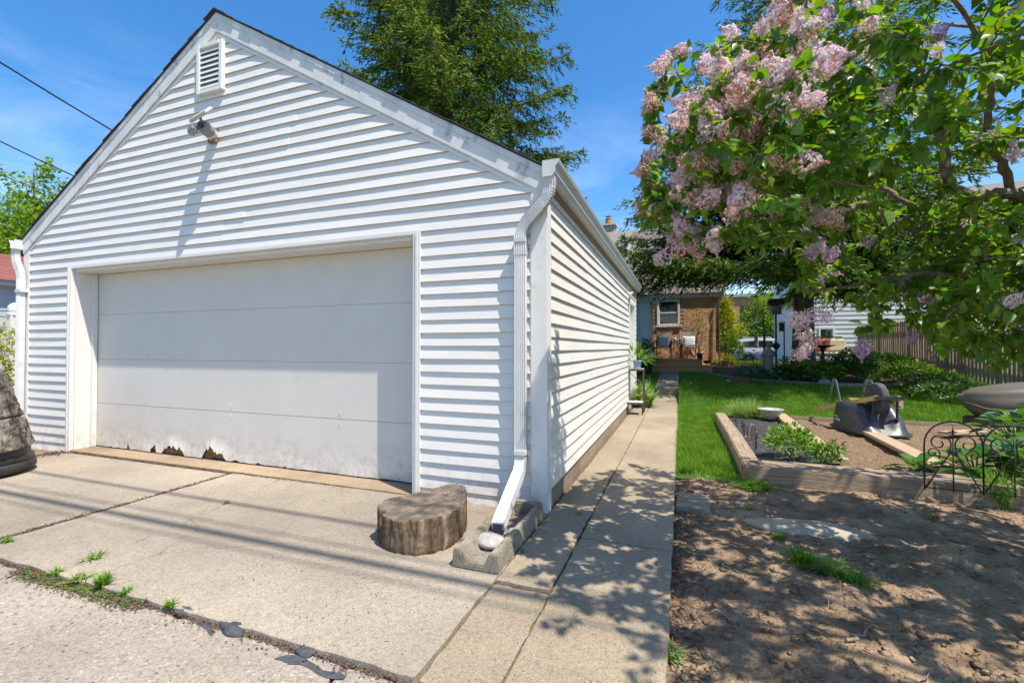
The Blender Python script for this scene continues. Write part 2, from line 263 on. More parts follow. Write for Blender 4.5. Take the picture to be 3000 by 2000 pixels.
mat('orange_paint', (0.55, 0.24, 0.03), (0.6, 0.3, 0.05), scale=9, rough=.5); mat('blue_paint', (0.06, 0.14, 0.27), (0.1, 0.2, 0.34), scale=9, rough=.5)
mat('tag_wood', (0.50, 0.34, 0.20), (0.56, 0.40, 0.26), scale=14, rough=.8); mat('tag_print', (0.16, 0.05, 0.03), rough=.8)
mat('print_white', (0.72, 0.74, 0.73), rough=.6); mat('asphalt', (0.05, 0.05, 0.052), (0.075, 0.075, 0.078), scale=30, rough=.9)
# ---------------------------------------------------------------- building blocks
def _link(name, me, parent):
    o = bpy.data.objects.new(name, me); COL.objects.link(o)
    if parent is not None:
        o.parent = parent
        if parent.type == 'EMPTY': o.matrix_parent_inverse = parent.matrix_basis.inverted()
    return o
def tag(o, label=None, cat=None, group=None, kind=None):
    if label: o['label'] = label
    if cat: o['category'] = cat
    if group: o['group'] = group
    if kind: o['kind'] = kind
    return o
def thing(name, label, cat, loc=(0, 0, 0), group=None, kind=None):
    o = bpy.data.objects.new(name, None); COL.objects.link(o); o.location = loc; o.empty_display_size = .2
    return tag(o, label, cat, group, kind)
def npmesh(name, V, F, m, parent=None, smooth=False):
    """V (n,3), F (m,k) arrays -> one mesh object"""
    V = np.asarray(V, dtype=np.float32); F = np.asarray(F, dtype=np.int32); k = F.shape[1]
    me = bpy.data.meshes.new(name); me.vertices.add(len(V)); me.vertices.foreach_set('co', V.ravel())
    me.loops.add(F.size); me.loops.foreach_set('vertex_index', F.ravel()); me.polygons.add(len(F))
    me.polygons.foreach_set('loop_start', np.arange(0, F.size, k, dtype=np.int32))
    if smooth: me.polygons.foreach_set('use_smooth', np.ones(len(F), dtype=bool))
    me.update(calc_edges=True); me.validate()
    for x in (m if isinstance(m, list) else [m]): me.materials.append(M[x] if isinstance(x, str) else x)
    return _link(name, me, parent)
class MB:
    def __init__(s): s.v = []; s.f = []
    def add(s, vs, fs):
        b = len(s.v); s.v += [tuple(p) for p in vs]; s.f += [tuple(b+i for i in f) for f in fs]; return s
    def box(s, x0, x1, y0, y1, z0, z1):
        return s.add([(x0, y0, z0), (x1, y0, z0), (x1, y1, z0), (x0, y1, z0), (x0, y0, z1), (x1, y0, z1), (x1, y1, z1), (x0, y1, z1)],
                     [(3, 2, 1, 0), (4, 5, 6, 7), (0, 1, 5, 4), (1, 2, 6, 5), (2, 3, 7, 6), (3, 0, 4, 7)])
    def bar(s, a, b, w_, h_, up=(0, 0, 1)):
        a = Vector(a); b = Vector(b); d = (b-a).normalized(); up = Vector(up)
        if abs(d.dot(up)) > .98: up = Vector((0, 1, 0))
        x = d.cross(up).normalized()*w_/2; z = x.normalized().cross(d)*h_/2
        return s.add([a-x-z, a+x-z, a+x+z, a-x+z, b-x-z, b+x-z, b+x+z, b-x+z], [(3, 2, 1, 0), (4, 5, 6, 7), (0, 1, 5, 4), (1, 2, 6, 5), (2, 3, 7, 6), (3, 0, 4, 7)])
    def sweep(s, path, prof, scales=None, up=(0, 0, 1), caps=True):
        """closed 2-d outline prof swept along path"""
        P = [Vector(p) for p in path]; n = len(P); k = len(prof); vs = []; px = None
        for i in range(n):
            d = (P[min(i+1, n-1)]-P[max(i-1, 0)]).normalized()
            if px is None:
                u = Vector(up)
                if abs(d.dot(u)) > .97: u = Vector((0, 1, 0))
                px = d.cross(u).normalized()
            else:
                px = (px-d*px.dot(d)); px = px.normalized() if px.length > 1e-6 else d.orthogonal().normalized()
            pz = px.cross(d); sc = 1 if scales is None else (scales[i] if hasattr(scales, '__len__') else scales)
            vs += [P[i]+px*(a*sc)+pz*(b*sc) for a, b in prof]
        fs = [(i*k+j, i*k+(j+1) % k, (i+1)*k+(j+1) % k, (i+1)*k+j) for i in range(n-1) for j in range(k)]
        if caps: fs += [tuple(range(k-1, -1, -1)), tuple(range((n-1)*k, n*k))]
        return s.add(vs, fs)
    def tube(s, path, r, n=6, caps=True):
        prof = [(math.cos(2*math.pi*i/n), math.sin(2*math.pi*i/n)) for i in range(n)]
        rs = r if hasattr(r, '__len__') else [r]*len(path)
        return s.sweep(path, prof, rs, caps=caps)
    def lathe(s, prof, n=16, c=(0, 0, 0), sx=1, sy=1, jit=0):
        c = Vector(c); vs = []
        for r, z in prof:
            for i in range(n):
                a = 2*math.pi*i/n; rr = r*(1+random.uniform(-jit, jit)); vs.append((c.x+rr*sx*math.cos(a), c.y+rr*sy*math.sin(a), c.z+z))
        k = len(prof); fs = [(i*n+j, i*n+(j+1) % n, (i+1)*n+(j+1) % n, (i+1)*n+j) for i in range(k-1) for j in range(n)]
        fs += [tuple(range(n-1, -1, -1)), tuple(range((k-1)*n, k*n))]
        return s.add(vs, fs)
    def prism(s, poly, ax, t0, t1):
        """polygon extruded along axis 'x','y' or 'z' from t0 to t1"""
        f = {'z': lambda a, b, t: (a, b, t), 'y': lambda a, b, t: (a, t, b), 'x': lambda a, b, t: (t, a, b)}[ax]; k = len(poly)
        vs = [f(a, b, t0) for a, b in poly]+[f(a, b, t1) for a, b in poly]
        return s.add(vs, [tuple(range(k-1, -1, -1)), tuple(range(k, 2*k))]+[(i, (i+1) % k, k+(i+1) % k, k+i) for i in range(k)])
    def xf(s, m):
        s.v = [tuple(m @ Vector(p)) for p in s.v]; return s
    def build(s, name, m, parent=None, smooth=False, bevel=0, seg=2):
        me = bpy.data.meshes.new(name); me.from_pydata(s.v, [], s.f); me.update()
        for x in (m if isinstance(m, list) else [m]): me.materials.append(M[x] if isinstance(x, str) else x)
        import bmesh
        bm = bmesh.new(); bm.from_mesh(me); bmesh.ops.recalc_face_normals(bm, faces=bm.faces)
        if bevel: bmesh.ops.bevel(bm, geom=[e for e in bm.edges if len(e.link_faces) == 2 and e.calc_face_angle(0) > .5], offset=bevel, segments=seg, affect='EDGES', clamp_overlap=True)
        bm.to_mesh(me); bm.free()
        if smooth:
            me.polygons.foreach_set('use_smooth', [True]*len(me.polygons))
            if smooth != 'all': me.set_sharp_from_angle(angle=R(40))
        return _link(name, me, parent)
def copy_tree(o, parent=None):
    c = o.copy(); COL.objects.link(c)
    if parent is not None: c.parent = parent
    for ch in o.children: copy_tree(ch, c)
    return c
def fbm(P, f, seed=0, oct=4):
    """cheap smooth pseudo-noise of points P (n,2|3) from summed sines"""
    P = np.asarray(P, dtype=float); r = np.random.default_rng(seed); out = np.zeros(len(P)); a = 1.0
    for o_ in range(oct):
        for _ in range(4):
            d = r.normal(size=P.shape[1]); d /= np.linalg.norm(d); out += a*np.sin((P @ d)*f+r.uniform(0, 6.28))/2.2
        a *= .55; f *= 2.03
    return out
def smooth01(x, a, b):
    t = np.clip((np.asarray(x, dtype=float)-a)/(b-a), 0, 1); return t*t*(3-2*t)
def H(x, y):
    """height of the lawn: flat by the garage, rising to the house, falling again to the street"""
    y = np.asarray(y, dtype=float)
    return .24*smooth01(y, 8.8, 13.0)+.33*smooth01(y, 12.5, 17.5)-.45*smooth01(y, 22, 31)
def Hs(x, y): return float(H(x, y))
def grid(name, xs, ys, zf, m, parent=None, keep=None, smooth=True):
    X, Y = np.meshgrid(xs, ys); P = np.stack([X.ravel(), Y.ravel()], 1); Z = zf(P[:, 0], P[:, 1]); nx = len(xs)
    ii, jj = np.meshgrid(np.arange(nx-1), np.arange(len(ys)-1)); a = (jj*nx+ii).ravel(); F = np.stack([a, a+1, a+nx+1, a+nx], 1)
    if keep is not None:
        c = P[F].mean(1); F = F[keep(c[:, 0], c[:, 1])]
        used, inv = np.unique(F, return_inverse=True); V = np.column_stack([P, Z])[used]; F = inv.reshape(F.shape)
    else: V = np.column_stack([P, Z])
    return npmesh(name, V, F, m, parent, smooth)
def frames(D, N):
    """leaf frames from axis D and a rough normal N -> (n,3,3) columns width, axis, normal"""
    D = D/np.linalg.norm(D, axis=1, keepdims=True); X = np.cross(D, N); l = np.linalg.norm(X, axis=1, keepdims=True); X = np.where(l < 1e-4, np.array([[1., 0, 0]]), X/np.maximum(l, 1e-6))
    return np.stack([X, D, np.cross(X, D)], 2)
def scatter(name, T, TF, P, Fr, sc, m, parent=None, smooth=False):
    T = np.asarray(T, float); TF = np.asarray(TF); sc = np.asarray(sc, float)
    if sc.ndim == 1: sc = np.repeat(sc[:, None], 3, 1)
    V = np.einsum('nij,nkj->nki', Fr, T[None]*sc[:, None, :])+np.asarray(P)[:, None, :]
    F = TF[None]+(np.arange(len(P))*len(T))[:, None, None]
    return npmesh(name, V.reshape(-1, 3), F.reshape(-1, TF.shape[1]), m, parent, smooth)
def rdir(n): 
    d = rng.normal(size=(n, 3)); return d/np.linalg.norm(d, axis=1, keepdims=True)
LEAF = [(0, 0, 0), (-.30, .10, .05), (-.36, .34, .07), (-.20, .70, .0), (0, 1, -.20), (.20, .70, .0), (.36, .34, .07), (.30, .10, .05), (0, .35, -.03), (0, .70, -.09)]
LEAF_F = [(0, 8, 1), (1, 8, 2), (8, 9, 2), (2, 9, 3), (9, 4, 3), (0, 7, 8), (7, 6, 8), (8, 6, 9), (6, 5, 9), (9, 5, 4)]
OVAL = [(0, 0, 0), (-.24, .45, .06), (0, 1, -.05), (.24, .45, .06), (0, .5, -.02)]
OVAL_F = [(0, 4, 1), (1, 4, 2), (0, 3, 4), (4, 3, 2)]
TUFT = [(0, 0, 0), (-.10, .40, .02), (0, 1, 0), (.10, .40, -.02), (-.02, .38, .10), (.02, .38, -.10)]
TUFT_F = [(0, 3, 2), (0, 2, 1), (0, 4, 2), (0, 2, 5)]

# ---------------------------------------------------------------- ground, alley, driveway, walk
grid('ground', np.concatenate([np.linspace(-600, -40, 8), np.linspace(-30, 60, 10), np.linspace(90, 600, 8)]), np.concatenate([np.linspace(-400, -20, 6), np.linspace(-10, 60, 36), np.linspace(80, 900, 10)]),
     lambda x, y: H(x, y)-.30, 'turf')['kind'] = 'structure'
gs = grid('gravel_margin', np.linspace(-14, -6.3, 30), np.linspace(1.4, 10.5, 30), lambda x, y: -.012+.012*fbm(np.stack([x, y], 1), 7, 3), 'dirt'); gs['kind'] = 'structure'
def slab(name, poly, z0, z1, m, parent, jitter=.006, step=.12, bevel=.0035):
    """a concrete slab with slightly uneven worn edges"""
    pts = []
    for i, (a, b) in enumerate(zip(poly, poly[1:]+poly[:1])):
        L_ = math.hypot(b[0]-a[0], b[1]-a[1]); n = max(1, int(L_/step))
        for k in range(n):
            t = k/n; j = 0 if k == 0 else random.uniform(-jitter, jitter); nx_, ny_ = -(b[1]-a[1])/L_, (b[0]-a[0])/L_
            pts.append((a[0]+(b[0]-a[0])*t+nx_*j, a[1]+(b[1]-a[1])*t+ny_*j))
    return MB().prism(pts, 'z', z0, z1).build(name, m, parent, bevel=bevel, seg=1)
al = thing('alley', None, None, kind='structure')
slab('concrete_slab', [(-14, -6), (-1.2, -6), (-1.2, 1.408), (-14, 1.408)], -.12, -.006, 'conc_alley', al, .010, .05)
slab('concrete_slab', [(-1.185, -6), (9, -6), (9, .75), (-.05, .75), (-.05, 1.408), (-1.185, 1.408)], -.12, -.008, 'conc_alley', al, .010, .05)
drv = thing('driveway', None, None, kind='structure')
slab('concrete_slab', [(-6.75, 1.43), (-4.00, 1.43), (-3.98, 2.3), (-4.005, 3.15), (-6.75, 3.15)], -.1, .004, 'conc_drive', drv, .008, .06)
slab('concrete_slab', [(-3.93, 1.43), (-3.06, 1.43), (-3.2, 2.35), (-3.39, 3.15), (-3.96, 3.15), (-3.93, 2.3)], -.1, .012, 'conc_drive', drv, .008, .06)
slab('concrete_slab', [(-3.05, 1.43), (-.905, 1.43), (-.895, 2.2), (-.9, 3.15), (-3.38, 3.15), (-3.19, 2.35)], -.1, .014, 'conc_drive', drv, .006, .06)
slab('door_sill', [(-6.62, 3.165), (-1.97, 3.165), (-1.97, 3.75), (-6.62, 3.75)], -.1, .022, 'conc_foot', drv, .003)
wk = thing('walkway', None, None, kind='structure')
for y0, y1, zz in ((1.43, 2.14, .006), (2.155, 3.02, .022), (3.03, 4.42, .012), (4.435, 7.2, .006), (7.21, 9.9, .004)):
    slab('concrete_slab', [(-.885, y0), (-.605, y0), (-.605, y1), (-.885, y1)], -.1, zz, 'conc_walk', wk, .006, .06)
for y0, y1, zz in ((1.43, 2.83, .010), (2.84, 4.9, .014), (4.91, 6.95, .010), (6.96, 9.5, .010), (9.51, 11.98, .012)):
    slab('concrete_slab', [(-.593, y0), (-.055, y0), (-.055, y1), (-.593, y1)], -.1, zz, 'conc_walk', wk, .004, .08)
ms = MB(); ys = [12.0, 12.6, 13.3, 14.0, 14.7, 15.4]
for i in range(5): ms.prism([(ys[i]+.004, -.1), (ys[i+1]-.004, -.1), (ys[i+1]-.004, .20+.25*(ys[i+1]-12)/3.4), (ys[i]+.004, .20+.25*(ys[i]-12)/3.4)], 'x', -.62, -.06)
ms.build('raised_slab', 'conc_walk', wk, bevel=.012)
fil = MB().box(-14, -.9, 1.38, 1.47, -.09, -.022).box(-4.02, -3.92, 1.45, 3.17, -.09, -.004).box(-.91, -.58, 1.4, 9.9, -.09, -.008).box(-6.7, -1.9, 3.13, 3.18, -.09, .004).build('joint_soil', 'debris'); fil['kind'] = 'structure'
# weedy, gritty joints
def strip_debris(name, pts, wdt, n, size, m, z=.004):
    P = []; 
    for _ in range(n):
        i = random.randrange(len(pts)-1); t = random.random(); a = pts[i]; b = pts[i+1]
        P.append((a[0]+(b[0]-a[0])*t+random.gauss(0, wdt), a[1]+(b[1]-a[1])*t+random.gauss(0, wdt), z+random.random()*.006))
    P = np.array(P); D = rdir(n); D[:, 2] *= .25; s = rng.uniform(.35, 1, n)*size
    return scatter(name, OVAL, OVAL_F, P, frames(D, np.tile([0, 0, 1.], (n, 1))+rng.normal(size=(n, 3))*.4), s, m)
d_ = strip_debris('joint_debris', [(-3.965, 1.45), (-3.955, 2.3), (-3.985, 3.15)], .018, 2600, .024, 'debris', .004); d_['kind'] = 'stuff'
d_ = strip_debris('alley_seam_debris', [(-3.35, 1.40), (-2.35, 1.405)], .03, 2600, .022, 'debris', -.002); d_['kind'] = 'stuff'
d_ = strip_debris('alley_seam_grit', [(-4.4, 1.42), (-.95, 1.42)], .010, 2200, .016, 'debris', -.006); d_['kind'] = 'stuff'
d_ = strip_debris('sill_leaf_litter', [(-6.4, 3.15), (-2.6, 3.145)], .016, 1600, .022, 'debris', .010); d_['kind'] = 'stuff'
d_ = strip_debris('corner_leaf_litter', [(-6.9, 2.2), (-6.62, 3.0), (-6.6, 3.1)], .07, 1200, .03, 'debris', .004); d_['kind'] = 'stuff'
d_ = strip_debris('walk_joint_debris', [(-.6, 1.5), (-.6, 9.5)], .004, 900, .012, 'debris', -.004); d_['kind'] = 'stuff'
d_ = strip_debris('driveway_petals', [(-2.3, 1.75), (-1.5, 2.0), (-1.3, 1.7)], .14, 120, .014, 'debris', .016); d_['kind'] = 'stuff'
d_ = strip_debris('scattered_seeds', [(-5.5, 2.2), (-1.3, 1.9)], .42, 170, .016, 'yellow_leaf', .016); d_['kind'] = 'stuff'
d_ = strip_debris('seam_moss', [(-3.3, 1.395), (-2.4, 1.40)], .022, 900, .02, 'bush_leaf', .0); d_['kind'] = 'stuff'
d_ = strip_debris('tar_crumbs', [(-2.6, 1.40), (-1.0, 1.40)], .03, 160, .02, 'tar', .0); d_['kind'] = 'stuff'
def blob(name, c, rx, ry, rz, m, parent=None, seed=1, n=10, rot=0, amp=.22, flat=0):
    """irregular stone or lump"""
    r = random.Random(seed); mb = MB(); K = 7; vs = []
    ph = [r.uniform(0, 6.28) for _ in range(6)]
    for i in range(K+1):
        th = math.pi*i/K
        for j in range(n):
            a = 2*math.pi*j/n; q = 1+amp*(math.sin(2*a+ph[0])*.4+math.sin(3*a+ph[1])*.35+math.sin(a*2+th*3+ph[2])*.3+r.uniform(-.25, .25))
            x = rx*q*math.sin(th)*math.cos(a); y = ry*q*math.sin(th)*math.sin(a); z = rz*math.cos(th)*(1+amp*.4*r.uniform(-1, 1))
            if flat: z = max(z, -rz*flat)
            vs.append((x, y, z))
    fs = [(i*n+j, i*n+(j+1) % n, (i+1)*n+(j+1) % n, (i+1)*n+j) for i in range(K) for j in range(n)]
    mb.add(vs, fs).xf(Matrix.Translation(c) @ Matrix.Rotation(rot, 4, 'Z'))
    return mb.build(name, m, parent, smooth='all')
for i, (u, v, s, lb) in enumerate(((457, 1758, .05, 'small black tar lump in the weedy seam, beside the clover weed'), (548, 1788, .075, 'flat grey tar flake in the seam, left of the largest tar lump'),
        (683, 1838, .085, 'largest black tar lump at the driveway edge'), (893, 1908, .05, 'black tar lump above the branching tar smear'))):
    p = G(u, v); tag(blob('tar_lump', (p.x, p.y, -.002), s*.95, s*.42, s*.24, 'tar', seed=i+3, amp=.42, n=18), lb, 'tar', 'tar lumps along the driveway edge')
def smear(pts, wd, label):
    mb = MB(); L_ = [G(u, v, -.0035) for u, v in pts]; a = []; b = []
    for i, p in enumerate(L_):
        d = (L_[min(i+1, len(L_)-1)]-L_[max(i-1, 0)]).normalized(); n_ = Vector((-d.y, d.x, 0)); w_ = wd*random.uniform(.5, 1.3)*(1 if 0 < i < len(L_)-1 else .3)
        a.append(p+n_*w_); b.append(p-n_*w_)
    for i in range(len(L_)-1): mb.add([a[i], b[i], b[i+1], a[i+1]], [(0, 1, 2, 3)])
    tag(mb.build('tar_smear', 'tar'), label, 'tar', 'tar lumps along the driveway edge')
smear([(805, 1927), (835, 1925), (865, 1930), (890, 1938), (915, 1950), (940, 1968), (965, 1975), (990, 1978), (1010, 1984)], .022, 'long branching black tar smear on the alley concrete')
smear([(585, 1822), (600, 1830), (612, 1842), (622, 1852), (620, 1860)], .012, 'short black tar smear left of the largest tar lump')

def weed(name, label, c, n, hgt, spread, m='grass', wid=.006, cat='weed', group=None, droop=.5):
    """tuft of arching blades"""
    c = Vector(c); t = thing(name, label, cat, c, group); V = []; F = []
    for i in range(n):
        a = random.uniform(0, 6.283); l = hgt*random.uniform(.45, 1.0); lean = random.uniform(.1, 1)*spread; r0 = random.random()**.5*spread*.35
        bx = c.x+r0*math.cos(a*1.7+i); by = c.y+r0*math.sin(a*1.7+i); dx, dy = math.cos(a), math.sin(a); w_ = wid*random.uniform(.6, 1.2); q = len(V)
        for k, tt in enumerate((0, .4, .75, 1)):
            hx = lean*tt**1.6; z = c.z+l*(tt-droop*tt**2.6*(lean/spread)); ww = w_*(1-.9*tt**2)
            V += [(bx+dx*hx-dy*ww, by+dy*hx+dx*ww, z), (bx+dx*hx+dy*ww, by+dy*hx-dx*ww, z)]
        F += [(q+2*k, q+2*k+1, q+2*k+3, q+2*k+2) for k in range(3)]
    npmesh('blades', V, F, m, t); return t
for nm, lb, u, v, n, h_, s_, mm in (('weed', 'green weed growing in the slab crack, left of the grassy seam', 275, 1637, 26, .05, .11, 'bush_leaf'),
        ('grass_tuft', 'tallest grass tuft in the alley seam', 300, 1716, 90, .09, .07, 'grass'), ('grass_tuft', 'grass tuft left of the tallest one in the alley seam', 232, 1699, 60, .05, .08, 'grass_pale'),
        ('weed', 'small weed at the left start of the alley seam', 165, 1679, 22, .05, .06, 'grass'), ('weed', 'clover-like weed between the tar lumps', 495, 1779, 40, .05, .05, 'bush_leaf'),
        ('weed', 'tiny weed at the right end of the alley seam grit', 368, 1739, 30, .045, .05, 'grass'),
        ('grass_tuft', 'wispy grass sprig in the driveway crack nearest the door', 665, 1478, 16, .06, .05, 'grass_pale'), ('weed', 'small weed at the left end of the driveway joint', 20, 1588, 30, .05, .06, 'grass'),
        ('weed', 'weed at the corner foundation beside the splash block', 1592, 1536, 16, .05, .05, 'yellow_leaf'), ('weed', 'weed beside the splash block wall on the walk side', 1530, 1620, 18, .04, .05, 'dark_leaf'),
        ('weed', 'weed in the walkway joint beyond the splash block', 1700, 1507, 14, .035, .05, 'grass')):
    p = G(u, v, .008); weed(nm, lb, p, n, h_, s_, mm, .005)

# ---------------------------------------------------------------- garage
X0, X1, Y0, Y1 = -7.52, -.92, 3.18, 10.1; RX = -4.25; SL = .595; RZ = 4.48
def roofz(x): return RZ-SL*abs(x-RX)
gar = thing('garage', 'white vinyl sided garage with gable roof and wide overhead door', 'garage', ((X0+X1)/2, Y0, 0))
MB().box(X0+.03, -6.645, Y0+.006, Y0+.16, -.1, 2.5).box(-1.95, X1-.03, Y0+.006, Y0+.16, -.1, 2.5).prism([(X0+.03, 2.125), (X1-.03, 2.125), (X1-.03, 2.36), (RX, 4.36), (X0+.03, 2.36)], 'y', Y0+.006, Y0+.17)\
    .box(X1-.16, X1-.006, Y0+.165, 8.78, .1, 2.44).box(X1-.16, X1-.006, 9.74, Y1, .1, 2.44).box(X1-.16, X1-.006, 8.78, 9.74, 2.05, 2.44).box(X0+.006, X0+.16, Y0+.165, Y1, -.1, 2.44)\
    .prism([(X0+.03, -.1), (X1-.03, -.1), (X1-.03, 2.36), (RX, 4.36), (X0+.03, 2.36)], 'y', Y1-.15, Y1-.01).build('wall', 'white_paint', gar)
fw = thing('front_siding', None, None, (RX, Y0, 1)); fw.parent = gar; fw.matrix_parent_inverse = gar.matrix_basis.inverted()
sw = thing('side_siding', None, None, (X1, 6, 1)); sw.parent = gar; sw.matrix_parent_inverse = gar.matrix_basis.inverted()
def sub(o, par):
    o.parent = par; o.matrix_parent_inverse = Matrix.Identity(4)
    if par.type == 'EMPTY': o.matrix_parent_inverse = par.matrix_basis.inverted()
    return o
EXP = .1016
def board(par, axis, lo0, hi0, lo1, hi1, z0, z1, base, sgn, lift=0.0):
    """one lap-siding board; proud at the foot, a little wavy"""
    L_ = hi0-lo0; n = max(1, int(L_/.35)); vs = []; ph = random.uniform(0, 6.28)
    for k in range(n+1):
        t = k/n; a = lo0+(hi0-lo0)*t; b = lo1+(hi1-lo1)*t; q = .0185+lift+.0018*math.sin(a*2.1+ph)+random.uniform(-.0007, .0007)
        for c, off, z in ((a, q, z0), (a, 0, z0+.003), (b, .0028+lift, z1), (b, -.002, z1)):
            vs.append((c, base+sgn*off, z) if axis == 'x' else (base+sgn*off, c, z))
    fs = []
    for k in range(n):
        q = 4*k; fs += [(q, q+4, q+6, q+2), (q, q+1, q+5, q+4), (q+2, q+6, q+7, q+3), (q+1, q+3, q+7, q+5)]
    fs += [(0, 2, 3, 1), (4*n, 4*n+1, 4*n+3, 4*n+2)]
    return MB().add(vs, fs).build('siding_board', 'vinyl', par)
zb = -.012; k = 0
while True:
    z0 = zb+k*EXP; z1 = z0+EXP-.0005
    if z0 > 4.22: break
    def ext(z): 
        e = (RZ-.17-z)/SL; return max(X0+.10, RX-e), min(X1-.10, RX+e)
    a0, b0 = ext(z0); a1, b1 = ext(z1)
    if b1-a1 < .03: a1 = b1 = RX
    if z1 < 2.125:
        board(fw, 'x', a0, -6.64, a1, -6.64, z0, z1, Y0, -1); board(fw, 'x', -1.955, b0, -1.955, b1, z0, z1, Y0, -1)
    else:
        s = a0+(b0-a0)*random.choice([.32, .55, .7])+random.uniform(-.3, .3)
        if b0-a0 > 3:
            s1 = min(max(s, a1+.1), b1-.1); board(fw, 'x', a0, s, a1, s1, z0, z1, Y0, -1, .0018); board(fw, 'x', s-.0, b0, s1, b1, z0, z1, Y0, -1)
        else: board(fw, 'x', a0, b0, a1, b1, z0, z1, Y0, -1)
    k += 1
zs = .155; k = 0
while zs+k*EXP < 2.33:
    z0 = zs+k*EXP; z1 = min(z0+EXP-.0005, 2.42); s = random.choice([5.2, 6.7, 4.6])+random.uniform(-.15, .15)
    if z0 > 2.0: board(sw, 'y', Y0+.09, s, Y0+.09, s, z0, z1, X1, 1, .0018); board(sw, 'y', s, Y1-.06, s, Y1-.06, z0, z1, X1, 1)
    else:
        board(sw, 'y', Y0+.09, s, Y0+.09, s, z0, z1, X1, 1, .0018); board(sw, 'y', s, 8.74, s, 8.74, z0, z1, X1, 1); board(sw, 'y', 9.8, Y1-.06, 9.8, Y1-.06, z0, z1, X1, 1)
    k += 1
MB().box(X1-.14, X1+.001, Y0+.05, Y1, -.12, .15).build('foundation', 'conc_foot', gar)
def Lpost(x, s, y, z0, z1): return MB().prism([(x+s*.022, y-.022), (x+s*.022, y+.085), (x-s*.01, y+.085), (x-s*.01, y+.01), (x-s*.105, y+.01), (x-s*.105, y-.022)], 'z', z0, z1)
Lpost(X1, 1, Y0, -.02, 2.45).build('corner_post', 'white_paint', gar, bevel=.004); Lpost(X0, -1, Y0, -.02, 2.45).build('corner_post', 'white_paint', gar, bevel=.004)
MB().box(X1-.05, X1+.02, Y1-.06, Y1+.02, .1, 2.42).build('corner_post', 'white_paint', gar)
# opening and door
DY = Y0+.225
m = MB(); m.box(-6.645, -6.572, Y0-.024, Y0+.02, -.01, 2.135).box(-6.628, -6.596, Y0-.033, Y0-.024, -.01, 2.12)
m.build('door_casing', 'white_paint', gar, bevel=.004)
m = MB(); m.box(-2.018, -1.948, Y0-.024, Y0+.02, -.01, 2.135).box(-1.992, -1.965, Y0-.033, Y0-.024, -.01, 2.12)
m.build('door_casing', 'white_paint', gar, bevel=.004)
MB().box(-6.572, -2.018, Y0-.022, Y0+.02, 2.098, 2.135).build('door_casing', 'white_paint', gar, bevel=.004)
MB().box(-6.60, -6.562, Y0+.02, DY+.05, .02, 2.10).build('door_jamb', 'white_paint', gar); MB().box(-2.028, -1.99, Y0+.02, DY+.05, .02, 2.10).build('door_jamb', 'white_paint', gar)
MB().box(-6.562, -2.028, Y0+.02, DY+.05, 2.068, 2.10).build('door_jamb', 'white_paint', gar)
MB().box(-6.562, -6.53, DY-.055, DY-.004, .025, 2.066).build('door_stop', 'white_paint', gar, bevel=.003); MB().box(-2.06, -2.028, DY-.055, DY-.004, .025, 2.066).build('door_stop', 'white_paint', gar, bevel=.003)
dr = thing('overhead_door', None, None, (RX, DY, 0)); sub(dr, gar); dr['label'] = 'grey-white four panel overhead door with rotted bottom edge'
for z0, z1 in ((.5365, 1.0565), (1.058, 1.5835), (1.585, 2.064)):
    MB().box(-6.535, -2.055, DY, DY+.04, z0, z1).build('door_panel', 'door_paint', dr, bevel=.002, seg=1)
MB().box(-6.535, -2.055, DY+.012, DY+.045, .037, .5345).build('door_core', 'rotten_wood', dr)
# bottom panel: painted skin with a ragged, torn and curled foot
xa, xb = -6.535, -2.055; NX = 260; xs = np.linspace(xa, xb, NX+1); 
def torn(x):
    e = .034+.003*np.sin(x*7)+.002*np.sin(x*41+1)
    for cx, wd, hh in ((-5.50, .05, .10), (-5.20, .165, .115), (-5.06, .06, .10), (-4.60, .13, .15), (-4.47, .09, .09), (-4.25, .06, .02), (-5.95, .012, .08), (-3.95, .03, .02), (-6.25, .015, .02), (-3.6, .02, .015)):
        d = np.abs(x-cx)/wd; e = np.maximum(e, .034+hh*np.clip(1-d**2.0, 0, 1)*(.78+.22*np.sin(x*77+cx*40)*np.sin(x*211)))
    return e
eb = torn(xs); rows = 8; V = []
for r in range(rows+1):
    t = r/rows; z = eb+(.5345-eb)*t; cur = np.where(r == 0, 1., np.where(r == 1, .45, 0)); lump = np.clip((eb-.06)/.1, 0, 1)
    nearhole = np.convolve(lump, np.ones(15)/15, 'same')
    y = DY-.001-cur*(.002+.045*nearhole*(1-.6*lump))-.0035*np.sin(xs*9+z*31)*np.clip(1-t*2.2, 0, 1)-.004*np.abs(np.sin(xs*31+z*50))*np.clip(1-t*5, 0, 1)
    V.append(np.stack([xs, y, z], 1))
V = np.concatenate(V); F = [(r*(NX+1)+i, r*(NX+1)+i+1, (r+1)*(NX+1)+i+1, (r+1)*(NX+1)+i) for r in range(rows) for i in range(NX)]
o = npmesh('door_panel', V, F, 'door_paint', None, True); sub(o, dr); o['label'] = 'bottom door panel with peeling paint and rotted holes'
MB().box(xa, xb, DY-.004, DY+.03, .022, .036).build('bottom_seal', 'rubber', dr)
for bx in (-5.63, -4.33, -2.95, -6.3):
    for z in (.60, .575, .50, .475, 1.10, 1.02, 1.62, 1.55): 
        if (z > .9 and bx < -6): continue
        MB().lathe([(.008, 0), (.007, .003), (.003, .0045)], 8).xf(Matrix.Translation((bx, DY-.0012, z)) @ Matrix.Rotation(R(90), 4, 'X')).build('bolt_head', 'door_paint', dr)
